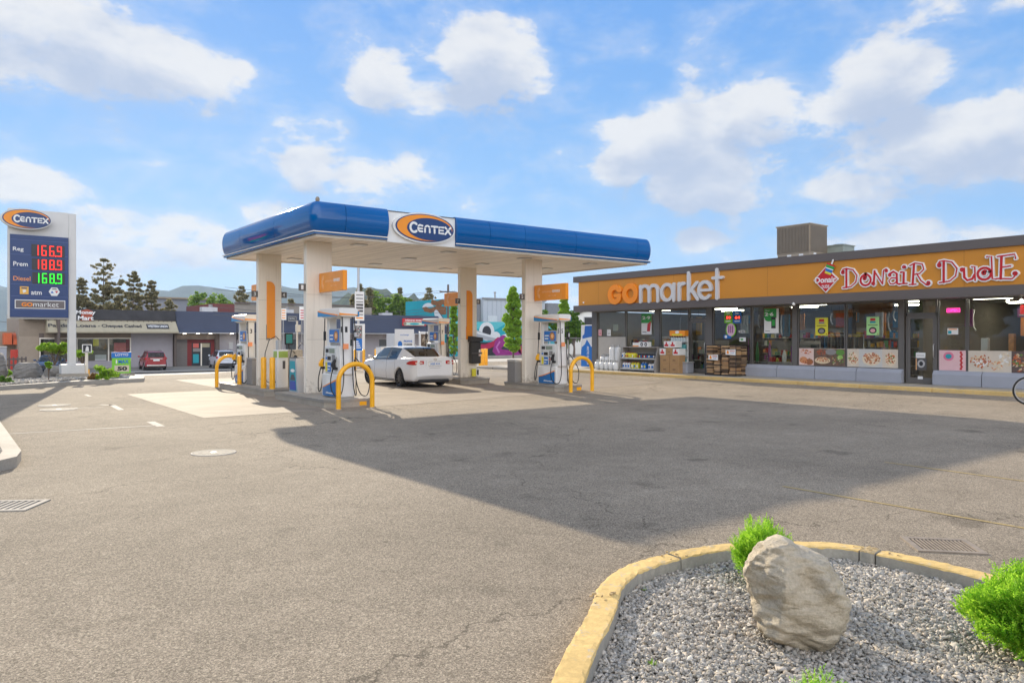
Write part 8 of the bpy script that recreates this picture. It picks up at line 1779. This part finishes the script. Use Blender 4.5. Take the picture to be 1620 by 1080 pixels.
# store-end fence and far house
x, y = at_d(913, 50); o = thing("wire_fence", "grey wire fence with a pale top rail behind the store end", "fence", (x, y, 0)); 
for k in range(4): b = MB(); b.cyl(-2.4 + k * 1.6, 0, 0, 1.75, .03, LGR, 8); b.build("post", o); b = MB(); b.tube([(-2.4, 0, 1.72), (2.4, 0, 1.72)], .03, LGR, 6); b.tube([(-2.4, 0, .1), (2.4, 0, .1)], .02, LGR, 6); b.build("rails", o); b = MB()
for k in range(60): b.tube([(-2.4 + k * .08, 0, .1), (-2.4 + k * .08, 0, 1.7)], .004, LGR, 3, False)
b.build("mesh", o)
x, y = at_d(931, 78); o = thing("gabled_house", "white gabled house glimpsed past the ice freezer", "house", (x, y, 0), R(-50)); b = MB(); b.box(-3, 3, 0, 8, 0, 3.4, PAPER); b.prismf([(-3, 3.4), (3, 3.4), (0, 4.6)], lambda u, v, d: (u, d, v), 0, 8, PAPER); b.build("walls", o); b = MB()
for s_ in (-1, 1): b.prismf([(0, 4.62), (s_ * 3.3, 3.3), (s_ * 3.3, 3.45), (0, 4.78)], lambda u, v, d: (u, d, v), -.3, 8.2, DGR)
b.build("roof", o); f = MB(); f.box(-.5, .5, -.05, 0, 3.0, 3.9, LGR); f = f.build("window", o); b = MB(); b.box(-.4, .4, -.07, -.05, 3.08, 3.82, INK); b.build("pane", f)
# what stands across from the store and shows in its glass
t1 = tree('round', -20, 4, 0, 11, 12, "broad tree opposite the jackpot cards, left of the lot, outside the view", 51, 5, .34, L_GRN, "tree", "trees across the lot")
for k, (x, y, rz, lab) in enumerate(((-18, -6, 1, "broad tree opposite the snack shop door, outside the view"), (-22, -17, 2, "broad tree opposite the rightmost food picture, outside the view"), (-24, 14, 3, "broad tree opposite the firewood rack, outside the view"), (-19, 23, 4, "broad tree opposite the cardboard stack, outside the view"),
        (-23, 32, 5, "broad tree opposite the propane tanks, outside the view"), (-20, -28, 2.5, "broad tree far behind the photographer, outside the view"), (-30, 8, 5.5, "broad tree in the second row across the lot, outside the view"))):
    copy_tree(t1, None, (x, y, -1.2 * (k % 2)), rz, lab)
# bicycle leaning just beyond the right edge
x, y = G(1619, 640); wy = y; o = thing("parked_bicycle", "bicycle at the right edge of the photo with only its tyre showing", "bicycle", (x + .36, y - .55, 0), R(-60))
def wheel(cx):
    w_ = thing_part("wheel", o); b = MB(); b.tube([(cx + .36 * math.cos(R(a)), 0, .37 + .36 * math.sin(R(a))) for a in range(0, 361, 12)], .024, TYRE, 8, False); b.build("tyre", w_); b = MB(); b.tube([(cx + .325 * math.cos(R(a)), 0, .37 + .325 * math.sin(R(a))) for a in range(0, 361, 12)], .012, LGR, 6, False)
    for k in range(14): b.tube([(cx, 0, .37), (cx + .32 * math.cos(k * .4488), 0, .37 + .32 * math.sin(k * .4488))], .002, LGR, 3, False)
    b.build("rim", w_)
wheel(-.52); wheel(.52); b = MB()
for p, q in (((-.52, 0, .37), (-.12, 0, .3)), ((-.12, 0, .3), (-.2, 0, .85)), ((-.2, 0, .82), (-.52, 0, .37)), ((-.12, 0, .3), (.36, 0, .82)), ((-.2, 0, .8), (.34, 0, .88)), ((.36, 0, .92), (.52, 0, .37))): b.tube([p, q], .016, RED, 8)
b.build("frame", o); b = MB(); b.box(-.34, -.1, -.06, .06, .88, .93, BLK, .02); b.build("saddle", o); b = MB(); b.tube([(.3, -.26, .98), (.36, 0, 1.0), (.3, .26, .98)], .014, BLK, 6); b.build("handlebar", o)

# ------------------------------------------------------------------ the air
b = MB(); b.box(-5800, 6800, -590, 6800, -2.4, 262, INK); hzb = b.build("haze"); hzb['kind'] = 'stuff'
hm = bpy.data.materials.new("haze_air"); hm.use_nodes = True; nt = hm.node_tree; nt.nodes.clear(); ho = N(nt, 'ShaderNodeOutputMaterial'); pv = N(nt, 'ShaderNodeVolumePrincipled')
pv.inputs['Color'].default_value = (.60, .76, 1, 1); pv.inputs['Density'].default_value = .00015; pv.inputs['Anisotropy'].default_value = .2; nt.links.new(pv.outputs[0], ho.inputs['Volume']); hzb.data.materials.clear(); hzb.data.materials.append(hm)

for i, (px, dd) in enumerate(((330, 84), (452, 86), (610, 90))):
    x, y = PY(px, 490, dd)[0], dd; o = thing("roof_vent_unit", ("small grey vent box on the mansard building roof, left one", "small grey vent box on the mansard building roof, middle one", "small grey vent box on the mansard building roof, right one")[i], "roof unit", (x, y, 4.2)); b = MB(); b.box(-.8, .8, -.5, .5, 0, .8, LGR, .03); b.build("box", o); b = MB(); b.cyl(.2, 0, .8, 1.1, .2, GREY, 10); b.build("cowl", o)
